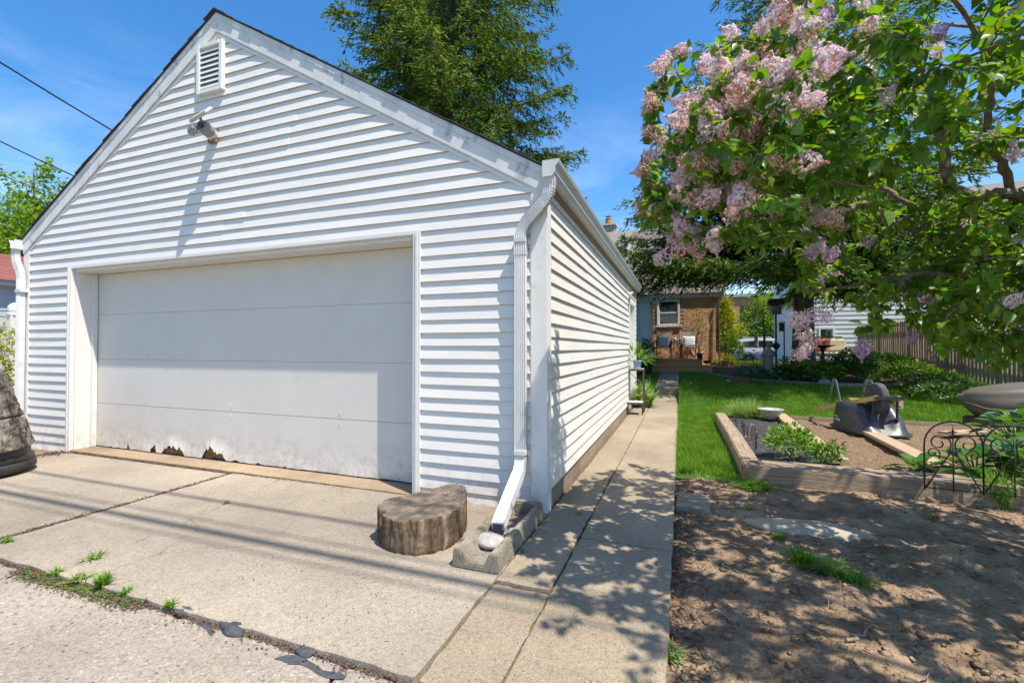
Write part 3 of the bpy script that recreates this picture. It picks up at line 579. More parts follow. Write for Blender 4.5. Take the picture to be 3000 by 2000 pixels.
# gable vent
vt = thing('gable_vent', None, None, (-4.32, Y0, 3.9)); sub(vt, gar)
vx0, vx1, vz0, vz1 = -4.50, -4.145, 3.69, 4.185
MB().box(vx0+.03, vx1-.03, Y0-.025, Y0-.005, vz0+.03, vz1-.03).build('vent_back', 'vent_dark', vt)
m = MB()
for a in ((vx0, vx0+.045, vz0, vz1), (vx1-.045, vx1, vz0, vz1), (vx0+.045, vx1-.045, vz0, vz0+.045), (vx0+.045, vx1-.045, vz1-.045, vz1)): m.box(a[0], a[1], Y0-.052, Y0+.0, a[2], a[3])
m.build('vent_frame', 'white_paint', vt, bevel=.006)
for i in range(8):
    z = vz0+.07+i*.05; MB().add([(vx0+.045, Y0-.045, z-.012), (vx1-.045, Y0-.045, z-.012), (vx1-.045, Y0-.026, z+.028), (vx0+.045, Y0-.026, z+.028), (vx0+.045, Y0-.042, z-.019), (vx1-.045, Y0-.042, z-.019), (vx1-.045, Y0-.024, z+.02), (vx0+.045, Y0-.024, z+.02)],
        [(0, 1, 2, 3), (7, 6, 5, 4), (0, 4, 5, 1), (3, 2, 6, 7), (0, 3, 7, 4), (1, 5, 6, 2)]).build('slat', 'white_paint', vt)
# rake boards
for s, e in ((1, X1+.02), (-1, X0-.012)):
    def P(x, dz): return (x, roofz(x)+dz)
    MB().prism([P(RX, -.03), P(e, -.03), P(e, -.19), P(RX, -.19)], 'y', Y0-.031, Y0-.016).build('rake_board', 'rake_paint', gar)
    MB().prism([P(RX, -.012), P(e, -.012), P(e, -.062), P(RX, -.062)], 'y', Y0-.037, Y0-.032).build('rake_cap', 'rake_paint', gar)
    MB().prism([P(RX, -.12), P(e-s*.02, -.12), P(e-s*.02, -.205), P(RX, -.205)], 'y', Y0-.0152, Y0+.005).build('rake_soffit', 'white_paint', gar)
    MB().prism([P(RX, -.207), P(e-s*.09, -.207), P(e-s*.09, -.232), P(RX, -.232)], 'y', Y0-.020, Y0+.004).build('siding_channel', 'white_paint', gar)
# roof: deck and shingle courses
rf = thing('roof', None, None, (RX, 6, 4)); sub(rf, gar)
ln = math.hypot(1, SL)
for s, e in ((1, X1+.05), (-1, X0-.03)):
    MB().prism([(RX, RZ-.028), (e, roofz(e)-.028), (e, roofz(e)-.008), (RX, RZ-.008)], 'y', Y0-.036, Y1+.12).build('roof_deck', 'wood_raw', rf)
    W = abs(e-RX); nC = 27; w_ = W/nC
    for i in range(nC):
        xa_ = RX+s*(i*w_-.03 if i else 0); xb_ = RX+s*((i+1)*w_+.004); lift = .006; za = roofz(xa_)-.002; zb_ = roofz(xb_)+.012+random.uniform(-.002, .004)
        MB().prism([(xa_, za), (xb_, zb_-.012), (xb_, zb_), (xa_, za+.004)], 'y', Y0-.045-random.uniform(0, .015), Y1+.14).build('shingle_course', 'shingle_dark', rf)
MB().prism([(RX-.14, RZ-.083+.022), (RX, RZ+.020), (RX+.14, RZ-.083+.022), (RX+.14, RZ-.083+.012), (RX, RZ+.008), (RX-.14, RZ-.083+.012)], 'y', Y0-.064, Y1+.15).build('ridge_cap', 'shingle_dark', rf)
# gutters and downspouts
def gutter(x, s, cap):
    prof = [(0, 0), (0, -.112), (.072, -.112), (.092, -.085), (.097, -.045), (.118, -.022), (.124, 0), (.112, -.002), (.108, -.018), (.088, -.04), (.082, -.082), (.068, -.104), (.006, -.104), (.006, 0)]
    gt = MB().prism([(x+s*a, 2.50+b) for a, b in prof], 'y', Y0-.11, Y1+.1).build('gutter', 'gutter_metal', gar)
    if cap: sub(MB().prism([(x+s*a, 2.503+b*1.02) for a, b in prof[:7]], 'y', Y0-.116, Y0-.1105).build('end_cap', 'gutter_metal'), gt)
    MB().box(*(sorted((x-s*.03, x-s*.003))), Y0-.0, Y1+.06, 2.30, 2.49).build('fascia_board', 'wood_raw' if s < 0 else 'white_paint', gar)
gutter(X1+.012, 1, True); gutter(X0-.012, -1, False)
MB().box(X1-.003, X1+.030, Y0+.0, Y1, 2.345, 2.366).build('frieze_strip', 'wood_raw', gar)
def spout_prof(w_, d_):
    p = []; n = 5
    for sx_, sy_ in ((1, 0),):
        pass
    top = [(-w_/2+w_*i/(2*n), d_/2-(.0045 if i % 2 else 0)) for i in range(2*n+1)]; bot = [(-a, -b) for a, b in top]
    return [(a, b) for a, b in top]+[(a, b) for a, b in bot]
def spout(path, elbows, hint=(0, 1, 0), w_=.078, d_=.055):
    """path corners are rounded into ribbed elbows"""
    P = [Vector(p) for p in path]; pts = [P[0]]; sc = [1.0]
    for i in range(1, len(P)-1):
        a = (P[i-1]-P[i]); b = (P[i+1]-P[i]); r = min(.09, a.length*.45, b.length*.45); p0 = P[i]+a.normalized()*r; p1 = P[i]+b.normalized()*r
        for k in range(15):
            t = k/14; pts.append((1-t)**2*p0+2*t*(1-t)*P[i]+t*t*p1); sc.append(1.0 if k % 2 == 0 else .90)
    pts.append(P[-1]); sc.append(1.0)
    return pts, sc
def build_spout(name, path, par, up=(0, 1, 0)):
    pts, sc = spout(path, None); mb = MB(); mb.sweep(pts, spout_prof(.078, .055), sc, up=up); return mb.build(name, 'gutter_metal', par, smooth=True)
ds = build_spout('downspout', [(-.865, 3.105, 2.41), (-.865, 3.105, 2.27), (-1.087, 3.122, 2.06), (-1.087, 3.122, .33), (-1.02, 2.52, .135)], gar)
for z in (1.97, .44): sub(MB().box(-1.131, -1.043, 3.088, 3.158, z-.018, z+.018).box(-1.043, -1.02, 3.145, 3.160, z-.03, z+.012).build('strap', 'gutter_metal', bevel=.003), ds)
sub(MB().sweep([(-1.087, 3.122, 2.02), (-1.087, 3.122, 1.86)], spout_prof(.084, .061), up=(0, 1, 0)).build('sleeve', 'gutter_metal'), ds)
sub(MB().prism([(-.03, -.02), (.03, -.02), (.03, .02), (-.03, .02)], 'z', 0, .003).xf(Matrix.Translation((-1.0185, 2.508, .132)) @ Matrix.Rotation(R(72), 4, 'X')).build('spout_mouth', 'rubber'), ds)
d2 = build_spout('downspout', [(X0-.075, 3.11, 2.41), (X0-.075, 3.11, 2.25), (X0+.02, 3.12, 2.1), (X0+.02, 3.12, .02)], gar)
sub(MB().box(X0-.03, X0+.085, 3.085, 3.160, 1.86, 1.9).build('strap', 'gutter_metal', bevel=.003), d2)
# flood light on the gable, small one over the side door
fl = thing('flood_light', None, None, (-4.29, Y0, 3.25)); sub(fl, gar)
MB().box(-4.335, -4.235, Y0-.05, Y0-.01, 3.19, 3.33).build('mount_box', 'wood_raw', fl, bevel=.006)
def cyl(a, b, r, n=14): return MB().tube([a, b], r, n)
cyl((-4.28, Y0-.04, 3.265), (-4.262, Y0-.085, 3.272), .058).build('collar', 'panel_plastic', fl, smooth=True)
MB().tube([(-4.262, Y0-.08, 3.272), (-4.24, Y0-.15, 3.285), (-4.23, Y0-.18, 3.29)], [.058, .062, .05], 16).build('lamp_body', 'grey_plastic', fl, smooth=True)
cyl((-4.232, Y0-.175, 3.285), (-4.228, Y0-.198, 3.283), .024).build('motion_lens', 'lens', fl, smooth=True)
MB().box(-.12, .12, -.065, .065, -.016, .016).xf(Matrix.Translation((-4.215, Y0-.20, 3.375)) @ Matrix.Rotation(R(-14), 4, 'Y') @ Matrix.Rotation(R(50), 4, 'X')).build('lamp_head', 'panel_plastic', fl, bevel=.012)
MB().box(-.04, .04, -.03, .03, -.045, .03).xf(Matrix.Translation((-4.285, Y0-.225, 3.235)) @ Matrix.Rotation(R(-30), 4, 'Y') @ Matrix.Rotation(R(-20), 4, 'X')).build('sensor_head', 'grey_metal', fl, bevel=.008)
MB().tube([(-4.25, Y0-.17, 3.30), (-4.22, Y0-.2, 3.36)], .012).tube([(-4.25, Y0-.16, 3.265), (-4.28, Y0-.21, 3.245)], .01).build('swivel_arm', 'grey_plastic', fl)
f2 = thing('side_flood_light', None, None, (-.86, 8.72, 2.15)); sub(f2, gar)
MB().box(X1+.0, X1+.05, 8.66, 8.78, 2.1, 2.22).build('mount_box', 'white_paint', f2, bevel=.006)
MB().tube([(X1+.04, 8.7, 2.17), (X1+.12, 8.62, 2.17)], .05, 10).build('lamp_head', 'white_paint', f2, smooth=True); MB().lathe([(.045, 0), (.05, .01)], 10).xf(Matrix.Translation((X1+.122, 8.617, 2.17)) @ Matrix.Rotation(R(90), 4, 'X') @ Matrix.Rotation(R(45), 4, 'Y')).build('lens', 'lens', f2)
# side door in its recess
sdr = thing('side_door', None, None, (X1, 9.2, 0)); sub(sdr, gar)
MB().box(X1-.14, X1-.10, 8.82, 9.7, .08, 2.03).build('door_leaf', 'white_paint', sdr)
MB().box(X1-.14, X1+.028, 8.745, 8.82, .05, 2.10).box(X1-.14, X1+.028, 9.7, 9.79, .05, 2.10).box(X1-.14, X1+.028, 8.82, 9.7, 2.03, 2.10).build('door_frame', 'white_paint', sdr, bevel=.004)
MB().lathe([(.03, 0), (.03, .02), (.015, .03), (.03, .05), (.02, .07)], 10).xf(Matrix.Translation((X1-.1, 8.9, 1.0)) @ Matrix.Rotation(R(90), 4, 'Y')).build('door_knob', 'steel', sdr)
# ---------------------------------------------------------------- dirt yard
def dirt_h(x, y):
    P = np.stack([x, y], 1); h = .018*fbm(P, 2.3, 11)+.0065*fbm(P, 9, 12, 5)+.005*np.abs(fbm(P, 27, 13, 4))
    # tyre ruts: two curved tracks with tread bars
    for x0, cv, dep in ((1.55, .10, 1.0), (2.75, .12, .8), (1.02, .05, .5)):
        cx = x0+cv*(y-1.0)**2-.08*y; d = (x-cx)/.13; inside = np.exp(-d**4); edge = np.exp(-((np.abs(d)-1.35)/.35)**2)
        fade = smooth01(y, .3, .9)*(1-smooth01(y, 3.1, 3.7))
        tread = .5+.5*np.sign(np.sin((y+.35*np.abs(d)*.13)*2*math.pi/.055)); h += dep*fade*(inside*(-.042+.024*tread)+.022*edge*(1+.5*np.sin(y*17+x*9)))
    h += .075*np.exp(-(((x-1.62)/.38)**2+((y-3.25)/.22)**2))*(1+.6*np.sin(x*19+y*11)*np.sin(y*23))   # churned mound
    h += .045*np.exp(-(((x-1.2)/.5)**2+((y-4.2)/.18)**2))
    e = smooth01(x, -.06, .22); return -.022*(1-e)+h*(.25+.75*e)-.004
grid('dirt_yard', np.linspace(-.06, 5.2, 350), np.linspace(.72, 4.75, 290), dirt_h, 'dirt')['kind'] = 'structure'
tag(blob('flat_stone', (*G(2372, 1556)[:2], .004), .36, .15, .05, 'stone_tan', seed=21, n=18, rot=R(-3), amp=.14, flat=.4), 'long pale flat stone half sunk in the bare dirt', 'stone')
tag(MB().prism([(-.045, 3.62), (.20, 3.57), (.205, 3.93), (-.03, 3.98)], 'z', -.05, .022).build('paving_stone', 'conc_block', bevel=.008), 'weathered paving slab in the dirt beside the walkway', 'paving stone')
# twigs, chips and dead leaves on the dirt
n = 5200; xy = np.stack([rng.uniform(-.04, 4.2, n), rng.uniform(.8, 4.5, n)], 1); z = dirt_h(xy[:, 0], xy[:, 1])+.004; D = rdir(n); D[:, 2] *= .15
o = scatter('dirt_litter', OVAL, OVAL_F, np.column_stack([xy, z]), frames(D, np.tile([0, 0, 1.], (n, 1))+rng.normal(size=(n, 3))*.3), np.stack([rng.uniform(.004, .018, n), rng.uniform(.012, .05, n), rng.uniform(.01, .03, n)], 1), 'debris'); o['kind'] = 'stuff'
n = 2600; xy = np.stack([np.abs(rng.normal(0, .09, n))-.05, rng.uniform(.9, 4.5, n)], 1); z = dirt_h(xy[:, 0], xy[:, 1])+.004; D = rdir(n); D[:, 2] *= .2
o = scatter('walk_edge_litter', OVAL, OVAL_F, np.column_stack([xy, z]), frames(D, np.tile([0, 0, 1.], (n, 1))+rng.normal(size=(n, 3))*.4), np.stack([rng.uniform(.004, .02, n), rng.uniform(.02, .06, n), rng.uniform(.01, .03, n)], 1), 'debris'); o['kind'] = 'stuff'
n = 16000; xy = np.stack([rng.uniform(-.03, 4.4, n), rng.uniform(.8, 4.5, n)], 1); keep_ = fbm(xy, 3.0, 77, 3) > -.35; xy = xy[keep_]; n = len(xy); z = dirt_h(xy[:, 0], xy[:, 1])
CL = [(0, 0, 1), (1, 0, .2), (.3, .95, .1), (-.8, .6, .2), (-.8, -.6, .15), (.3, -.95, .2), (0, 0, -.6)]; CLF = [(0, i, i % 5+1) for i in range(1, 6)]+[(6, i % 5+1, i) for i in range(1, 6)]
o = scatter('soil_clods', CL, CLF, np.column_stack([xy, z]), frames(np.column_stack([rdir(n)[:, :2], np.zeros(n)])+1e-3, np.tile([0, 0, 1.], (n, 1))), np.stack([1+.5*rng.random(n), 1+.5*rng.random(n), .5+.5*rng.random(n)], 1)*(.0025+.018*rng.random(n)**7)[:, None], 'dirt'); o['kind'] = 'stuff'
n = 1500; xy = np.stack([rng.uniform(-.03, 3.4, n), rng.uniform(.85, 4.45, n)], 1); z = dirt_h(xy[:, 0], xy[:, 1])+.006; D = rdir(n); D[:, 2] *= .12
o = scatter('dry_straw', OVAL, OVAL_F, np.column_stack([xy, z]), frames(D, np.tile([0, 0, 1.], (n, 1))+rng.normal(size=(n, 3))*.3), np.stack([rng.uniform(.004, .008, n), rng.uniform(.03, .11, n), rng.uniform(.01, .03, n)], 1), 'twig'); o['kind'] = 'stuff'
def dz(x, y): return float(dirt_h(np.array([x]), np.array([y]))[0])
for i, (u0, v0, u1, v1, lb) in enumerate(((2280, 1700, 2460, 1760, 'longest bare twig lying on the dirt below the weeds'), (2080, 1790, 2200, 1850, 'thin crooked twig on the dirt near the walkway'), (2020, 1600, 2120, 1660, 'twig on the dirt left of the flat stone'),
        (2480, 1900, 2600, 1850, 'short twig on the dark dirt among the tyre tracks'), (2840, 1520, 2960, 1545, 'twig on the dirt at the right, below the tall grass'))):
    a = G(u0, v0); b = G(u1, v1); pts = []
    for k in range(8):
        t = k/7; p = a.lerp(b, t); p.x += random.gauss(0, .012); p.y += random.gauss(0, .012); p.z = dz(p.x, p.y)+.012+.008*math.sin(k*1.7); pts.append(p)
    tag(MB().tube(pts, [.007*(1-.6*k/7) for k in range(8)], 5).build('twig', 'twig'), lb, 'twig', 'twigs lying on the dirt')
for nm, lb, u, v, n_, h_, s_, mm in (('grass_tuft', 'bright mown looking grass patch in front of the raised bed corner', 2210, 1437, 520, .085, .23, 'grass'),
        ('grass_tuft', 'left tuft of the weed grass in the middle of the dirt', 2350, 1662, 170, .13, .13, 'grass'), ('grass_tuft', 'right spreading tuft of weed grass in the middle of the dirt', 2435, 1682, 220, .11, .17, 'grass_pale'),
        ('grass_tuft', 'low weed grass trailing below the two tufts on the dirt', 2500, 1712, 120, .07, .13, 'grass'), ('grass_tuft', 'small grass patch on the near edge of the flat stone', 2285, 1578, 60, .05, .06, 'grass'),
        ('grass_tuft', 'sparse grass sprigs right of the paving slab', 2195, 1495, 40, .05, .08, 'grass_pale'), ('grass_tuft', 'grass clump growing along the walkway edge at the bottom', 1965, 1905, 60, .06, .09, 'grass_pale'),
        ('weed', 'small pale weed in front of the iron panel', 2735, 1515, 26, .05, .10, 'bush_leaf')):
    p = G(u, v); p.z = dz(p.x, p.y); weed(nm, lb, p, n_, h_, s_, mm, .0045)
tg = G(2925, 1480); tg.z = dz(tg.x, tg.y); weed('tall_grass', 'tall uncut grass at the right edge in front of the iron panel', tg, 330, .36, .26, 'grass', .0045)

# ---------------------------------------------------------------- lawn
def in_lawn(x, y): return ((x > -.05) & (y > 4.45)) | ((x < -.05) & (x > -.62) & (y > 15.5)) | ((x <= -.62) & (y > 11.2)) | ((x > 5.15) & (y > .7))
xs = np.concatenate([np.linspace(-10, -.62, 14), np.linspace(-.05, 6, 50), np.linspace(6.5, 45, 24)]); ys = np.concatenate([np.linspace(.7, 4.3, 6), np.linspace(4.47, 18, 70), np.linspace(18.6, 31.5, 22)])
grid('lawn', xs, ys, lambda x, y: H(x, y)+.004*fbm(np.stack([x, y], 1), 3, 5), 'turf', keep=in_lawn)['kind'] = 'structure'
def blades(name, n, xr, yr, hgt, wid, m, keep, pw=1.0):
    x = rng.uniform(*xr, n); y = yr[0]+(yr[1]-yr[0])*rng.random(n)**pw; k = keep(x, y); x, y = x[k], y[k]; n = len(x); z = H(x, y)+.0
    a = rng.uniform(0, 6.283, n); l = hgt*rng.uniform(.5, 1.25, n)*(1+.25*np.sin(x*3.1+y*2.3)); ln_ = rng.uniform(.1, .9, n)*l; wd = wid*rng.uniform(.7, 1.3, n)
    d = np.stack([np.cos(a), np.sin(a)], 1); b = rng.uniform(0, 6.283, n); s = np.stack([np.cos(b), np.sin(b)], 1)*wd[:, None]
    P = np.stack([x, y], 1); V = np.zeros((n, 3, 3)); V[:, 0, :2] = P-s; V[:, 1, :2] = P+s; V[:, 2, :2] = P+d*ln_[:, None]; V[:, 0, 2] = z; V[:, 1, 2] = z; V[:, 2, 2] = z+l
    o = npmesh(name, V.reshape(-1, 3), np.arange(3*n).reshape(-1, 3), m); o['kind'] = 'stuff'; return o
BX0, BX1, BY0, BY1 = .50, 4.4, 4.46, 8.46
def lawn_ok(x, y):
    inbed = (x > BX0-.02) & (x < BX1+.1) & (y < BY1+.02)
    bed2 = ((x-3.9)/3.3)**2+((y-16.0)/2.55)**2 < 1
    edge = (y > 4.62+.10*np.sin(x*9)) | (rng.random(len(x)) < .12)
    return in_lawn(x, y) & ~inbed & ~bed2 & edge & (x < 8)
blades('grass', 95000, (-.07, 1.2), (4.45, 9.5), .058, .0036, 'grass', lawn_ok)
blades('grass', 120000, (-.07, 6.8), (8.3, 12.5), .055, .005, 'grass', lawn_ok)
blades('grass', 90000, (-4, 8), (11.2, 20), .06, .008, 'grass', lawn_ok)
blades('grass', 26000, (1, 9), (19, 30), .07, .014, 'grass', in_lawn)

# ---------------------------------------------------------------- raised vegetable bed
bed = thing('raised_garden_bed', 'raised vegetable bed edged with weathered timbers', 'garden bed', (2.4, 6.4, 0))
def timber(poly, z0, z1, m): return MB().prism(poly, 'z', z0, z1).build('timber', m, bed, bevel=.01)
timber([(.515, 4.65), (.665, 4.65), (.672, 6.3), (.522, 6.3)], -.05, .165, 'timber_y'); timber([(.524, 6.31), (.674, 6.31), (.655, 8.05), (.505, 8.05)], -.05, .155, 'timber_y')
timber([(.52, 4.48), (2.4, 4.46), (2.4, 4.60), (.52, 4.635)], -.05, .158, 'timber'); timber([(2.41, 4.46), (4.5, 4.36), (4.5, 4.50), (2.41, 4.60)], -.05, .14, 'timber')
timber([(.68, 4.67), (3.0, 4.66), (3.0, 4.80), (.68, 4.82)], -.02, .150, 'timber')
timber([(1.62, 8.36), (4.42, 8.42), (4.42, 8.47), (1.62, 8.41)], -.05, .105, 'timber'); timber([(4.38, 4.5), (4.5, 4.5), (4.5, 8.4), (4.38, 8.4)], -.05, .12, 'timber_y')
grid('bed_soil', np.linspace(.6, 4.4, 150), np.linspace(4.6, 8.4, 150), lambda x, y: .055+.012*fbm(np.stack([x, y], 1), 6, 21, 5)+.004*fbm(np.stack([x, y], 1), 40, 22, 3), 'soil')['kind'] = 'structure'
o = grid('landscape_fabric', np.linspace(.69, 1.42, 60), np.linspace(4.84, 8.3, 120), lambda x, y: .082+.009*fbm(np.stack([x, y], 1), 8, 31, 3)+.004*fbm(np.stack([x, y], 1), 27, 32, 2), 'fabric_black')
tag(o, 'black landscape fabric covering the left part of the raised bed', 'fabric')
n = 700; xy = np.stack([rng.uniform(.7, 4.3, n), rng.uniform(4.85, 8.3, n)], 1); D = rdir(n); D[:, 2] *= .2
o = scatter('bed_litter', OVAL, OVAL_F, np.column_stack([xy, np.full(n, .092)]), frames(D, np.tile([0, 0, 1.], (n, 1))+rng.normal(size=(n, 3))*.3), rng.uniform(.012, .03, n), 'debris'); o['kind'] = 'stuff'
tag(MB().prism([(1.30, 5.12), (1.49, 5.16), (1.565, 8.44), (1.40, 8.46)], 'z', .095, .140).build('plank', 'plank', bevel=.005), 'long pale plank lying along the fabric in the raised bed', 'plank', 'planks laid on the bed')
tag(MB().prism([(2.10, 4.86), (2.28, 4.88), (2.34, 7.1), (2.17, 7.1)], 'z', .09, .132).build('plank', 'plank', bevel=.005), 'plank running under the overturned wheelbarrow', 'plank', 'planks laid on the bed')
tag(MB().prism([(3.05, 7.35), (3.2, 7.28), (4.3, 7.95), (4.2, 8.08)], 'z', .10, .135).build('plank', 'plank', bevel=.005), 'plank at the far right corner of the bed, behind the iron panel', 'plank', 'planks laid on the bed')
# bowl, grass clump, small shrubs, wire stems
bc = G(2310, 1240, .10); t = thing('bowl_planter', 'shallow grey concrete bowl standing in the raised bed', 'bowl', (1.28, 7.95, .10))
MB().lathe([(.055, 0), (.07, .012), (.10, .05), (.15, .105), (.175, .15), (.182, .158), (.172, .158), (.145, .11), (.10, .07), (.02, .06)], 26, (1.28, 7.95, .10)).build('bowl', 'stone_pale', t, smooth='all')
weed('ornamental_grass', 'large fine bladed ornamental grass clump at the far left bed corner', (.98, 8.18, .06), 900, .46, .52, 'grass_pale', .0032, 'grass', None, .75)
ws = thing('wire_plant_edging', 'row of thin dark bare stems along the left bed timber', 'edging', (.75, 6.6, .07))
for i in range(22):
    y = 5.5+i*.105+random.uniform(-.03, .03); x = .74+random.uniform(-.02, .05); hh = random.uniform(.14, .24)
    MB().tube([(x, y, .07), (x+random.uniform(-.01, .01), y, .07+hh*.6), (x+random.uniform(-.03, .03), y+random.uniform(-.02, .02), .07+hh)], .0035, 5).build('stem', 'iron', ws)
def shrub(name, label, c, r, n, leaf, m, cat='shrub', T=OVAL, TF=OVAL_F, group=None, stems=7, shell=.55, upw=.5, stem_m='twig', parts=True):
    """thing > stems, foliage; leaves spread through an uneven volume"""
    c = Vector(c); t = thing(name, label, cat, c, group); r = np.array(r, float)
    d = rdir(n); d[:, 2] = np.abs(d[:, 2])*1.0-.25*(rng.random(n) < .35); rad = shell+(1-shell)*rng.random(n)**.6
    rad *= 1+.16*fbm(d, 4.5, int(abs(c.x*131+c.y*71)) % 997, 2); P = np.array([c.x, c.y, c.z+r[2]*.45])+d*rad[:, None]*r*np.array([1, 1, .62])
    P[:, 2] = np.maximum(P[:, 2], c.z+.02); ax = d+rdir(n)*.7; ax[:, 2] += -.15; nm_ = np.tile([0, 0, 1.], (n, 1))*upw+d*.6+rdir(n)*.5
    scatter('foliage', T, TF, P, frames(ax, nm_), leaf*rng.uniform(.6, 1.25, n), m, t)
    if stems:
        mb = MB()
        for i in range(stems):
            a = random.uniform(0, 6.28); q = random.uniform(.25, .8); tip = (c.x+r[0]*q*math.cos(a), c.y+r[1]*q*math.sin(a), c.z+r[2]*random.uniform(.5, .95)); mid = ((c.x+tip[0])/2+random.uniform(-.1, .1)*r[0], (c.y+tip[1])/2, c.z+r[2]*.45)
            mb.tube([tuple(c), mid, tip], [.012*max(r), .008*max(r), .003*max(r)], 5)
        mb.build('stems', stem_m, t)
    return t
shrub('shrub', 'larger leafy green shrub on the black fabric near the bed corner', (1.02, 5.28, .08), (.27, .26, .30), 900, .055, 'bush_leaf', upw=.8, shell=.3)
shrub('shrub', 'smaller leafy green shrub beside the near end of the pale plank', (1.24, 4.98, .08), (.15, .14, .22), 480, .045, 'bush_leaf', upw=.8, shell=.3)
shrub('seedling', 'small seedling poking up by the plank edge', (1.36, 5.10, .12), (.07, .07, .20), 60, .05, 'dark_leaf', stems=2)
t = thing('garden_tag', 'small wooden plant tag on a thin wire stake behind the bed', 'plant tag', (3.02, 8.28, .1)); gp = PY(2635, 1180, 8.28)
MB().box(gp.x-.045, gp.x+.045, 8.275, 8.283, gp.z-.08, gp.z+.08).build('tag_plate', 'tag_wood', t); MB().tube([(gp.x-.01, 8.28, .06), (gp.x, 8.28, gp.z-.07)], .003, 5).build('wire_stake', 'iron', t)
MB().lathe([(.012, 0), (.012, .001)], 10, sx=.7, sy=1.6).xf(Matrix.Translation((gp.x, 8.2745, gp.z+.045)) @ Matrix.Rotation(R(90), 4, 'X')).build('printed_mark', 'tag_print', t); MB().lathe([(.016, 0), (.016, .001)], 10, sx=1.2, sy=.7).xf(Matrix.Translation((gp.x, 8.2745, gp.z-.055)) @ Matrix.Rotation(R(90), 4, 'X')).build('printed_mark', 'tag_print', t)

# ---------------------------------------------------------------- iron scroll panels
def spiral(cx, cz, r0, r1, a0, a1, n=22): return [(cx+(r0+(r1-r0)*i/n)*math.cos(a0+(a1-a0)*i/n), 0, cz+(r0+(r1-r0)*i/n)*math.sin(a0+(a1-a0)*i/n)) for i in range(n+1)]
def heart_half(cx, s, z0, hgt, wd):
    """one side of a heart: up from the foot, over the shoulder and curling in"""
    pts = [(cx+s*.01, 0, z0), (cx+s*wd*.55, 0, z0+hgt*.36), (cx+s*wd*.92, 0, z0+hgt*.60), (cx+s*wd*1.0, 0, z0+hgt*.78)]
    return pts+spiral(cx+s*wd*.56, z0+hgt*.80, wd*.44, wd*.10, 0 if s > 0 else math.pi, (1.0*2*math.pi+.9) if s > 0 else math.pi-(2*math.pi+.9), 26)
def iron_panel(name, label, x0, hearts, hw, ht, y, z0, r, group=None, rot=0, half=True):
    t = thing(name, label, 'garden fence', (x0, y, z0), group); T_ = Matrix.Translation((x0, y, z0)) @ Matrix.Rotation(rot, 4, 'Z')
    def pc(nm, pts, rr=r): MB().tube(pts, rr, 6).xf(T_).build(nm, 'iron', t, smooth='all')
    W = hw*2*hearts
    for i in range(hearts):
        a = i*2*hw; c = a+hw; arc = [(a, 0, 0), (a, 0, ht*.66)]+[(c-hw*math.cos(q), 0, ht*.66+ht*.34*math.sin(q)) for q in [k*math.pi/14 for k in range(1, 14)]]+[(a+2*hw, 0, ht*.66), (a+2*hw, 0, 0)]
        pc('arch_bar', arc, r*1.15)
        pc('upright', [(c, 0, 0), (c, 0, ht*.86)], r*.9)
        MB().lathe([(r*.5, 0), (r*2.2, ht*.02), (r*.6, ht*.05), (r*.2, ht*.12)], 6).xf(T_ @ Matrix.Translation((c, 0, ht*.84))).build('finial', 'iron', t); pc('cross_bar', [(c-ht*.05, 0, ht*.855), (c+ht*.05, 0, ht*.855)], r*.9)
    for i in range(hearts+1):
        c = i*2*hw
        for s in (-1, 1):
            if (i == 0 and s < 0) or (i == hearts and s > 0): continue
            pc('heart_scroll', heart_half(c, s, ht*.03, ht*.82, hw*.93)); pc('inner_scroll', heart_half(c, s, ht*.20, ht*.42, hw*.55)[2:], r*.85)
    pc('bottom_rail', [(0, 0, ht*.03), (W, 0, ht*.03)], r*.9)
    return t
p0 = PY(2707, 1420, 4.44); iron_panel('iron_fence_panel', 'black scrolled wrought iron panel with arched tops before the raised bed', p0.x, 4, .172, .53, 4.43, .10, .0052, rot=R(-3))
# ---------------------------------------------------------------- things by the garage front
# half-round stump
plan = [(-1.775, 2.45), (-1.75, 2.35), (-1.68, 2.28), (-1.58, 2.235), (-1.46, 2.23), (-1.36, 2.26), (-1.29, 2.36), (-1.265, 2.5), (-1.285, 2.64), (-1.34, 2.77), (-1.41, 2.87), (-1.49, 2.93), (-1.55, 2.945), (-1.60, 2.85), (-1.67, 2.68), (-1.73, 2.54)]
def closed_smooth(poly, n=8):
    P = [Vector((a, b)) for a, b in poly]; out = []; k = len(P)
    for i in range(k):
        p0, p1, p2, p3 = P[i-1], P[i], P[(i+1) % k], P[(i+2) % k]
        for j in range(n):
            t = j/n; out.append(.5*((2*p1)+(-p0+p2)*t+(2*p0-5*p1+4*p2-p3)*t*t+(-p0+3*p1-3*p2+p3)*t**3))
    return out
st = thing('tree_stump', 'half round weathered log section standing on the driveway', 'stump', (-1.55, 2.56, .01))
ring = closed_smooth(plan, 14); N = len(ring); ctr = Vector((-1.50, 2.56)); levels = np.concatenate([np.linspace(0, .2, 22), [.206]])
ra = np.array([[p.x, p.y] for p in ring]); rn = ra-np.array([ctr.x, ctr.y]); rn /= np.linalg.norm(rn, axis=1, keepdims=True); V = []
for z in levels:
    P3 = np.column_stack([ra*1.0, np.full(N, z*.12)]); gr = .010*np.abs(fbm(P3, 55, 61, 3))+.003*np.abs(fbm(P3*np.array([1, 1, 6]), 90, 62, 3))+.004*np.abs(fbm(P3, 130, 63, 2)); gr[24:30] += .03; gr += .005*(z < .01)+.004*(z > .203)
    q = ra-rn*gr[:, None]; top = (.010*np.sin(q[:, 0]*17)+.03*(q[:, 1]-2.5)) if z > .15 else np.zeros(N)
    V += [(a, b, .012+z+t_*(z-.15)/.05 if z > .15 else .012+z) for (a, b), t_ in zip(q, top)]
F = [(l*N+i, l*N+(i+1) % N, (l+1)*N+(i+1) % N, (l+1)*N+i) for l in range(len(levels)-1) for i in range(N)]
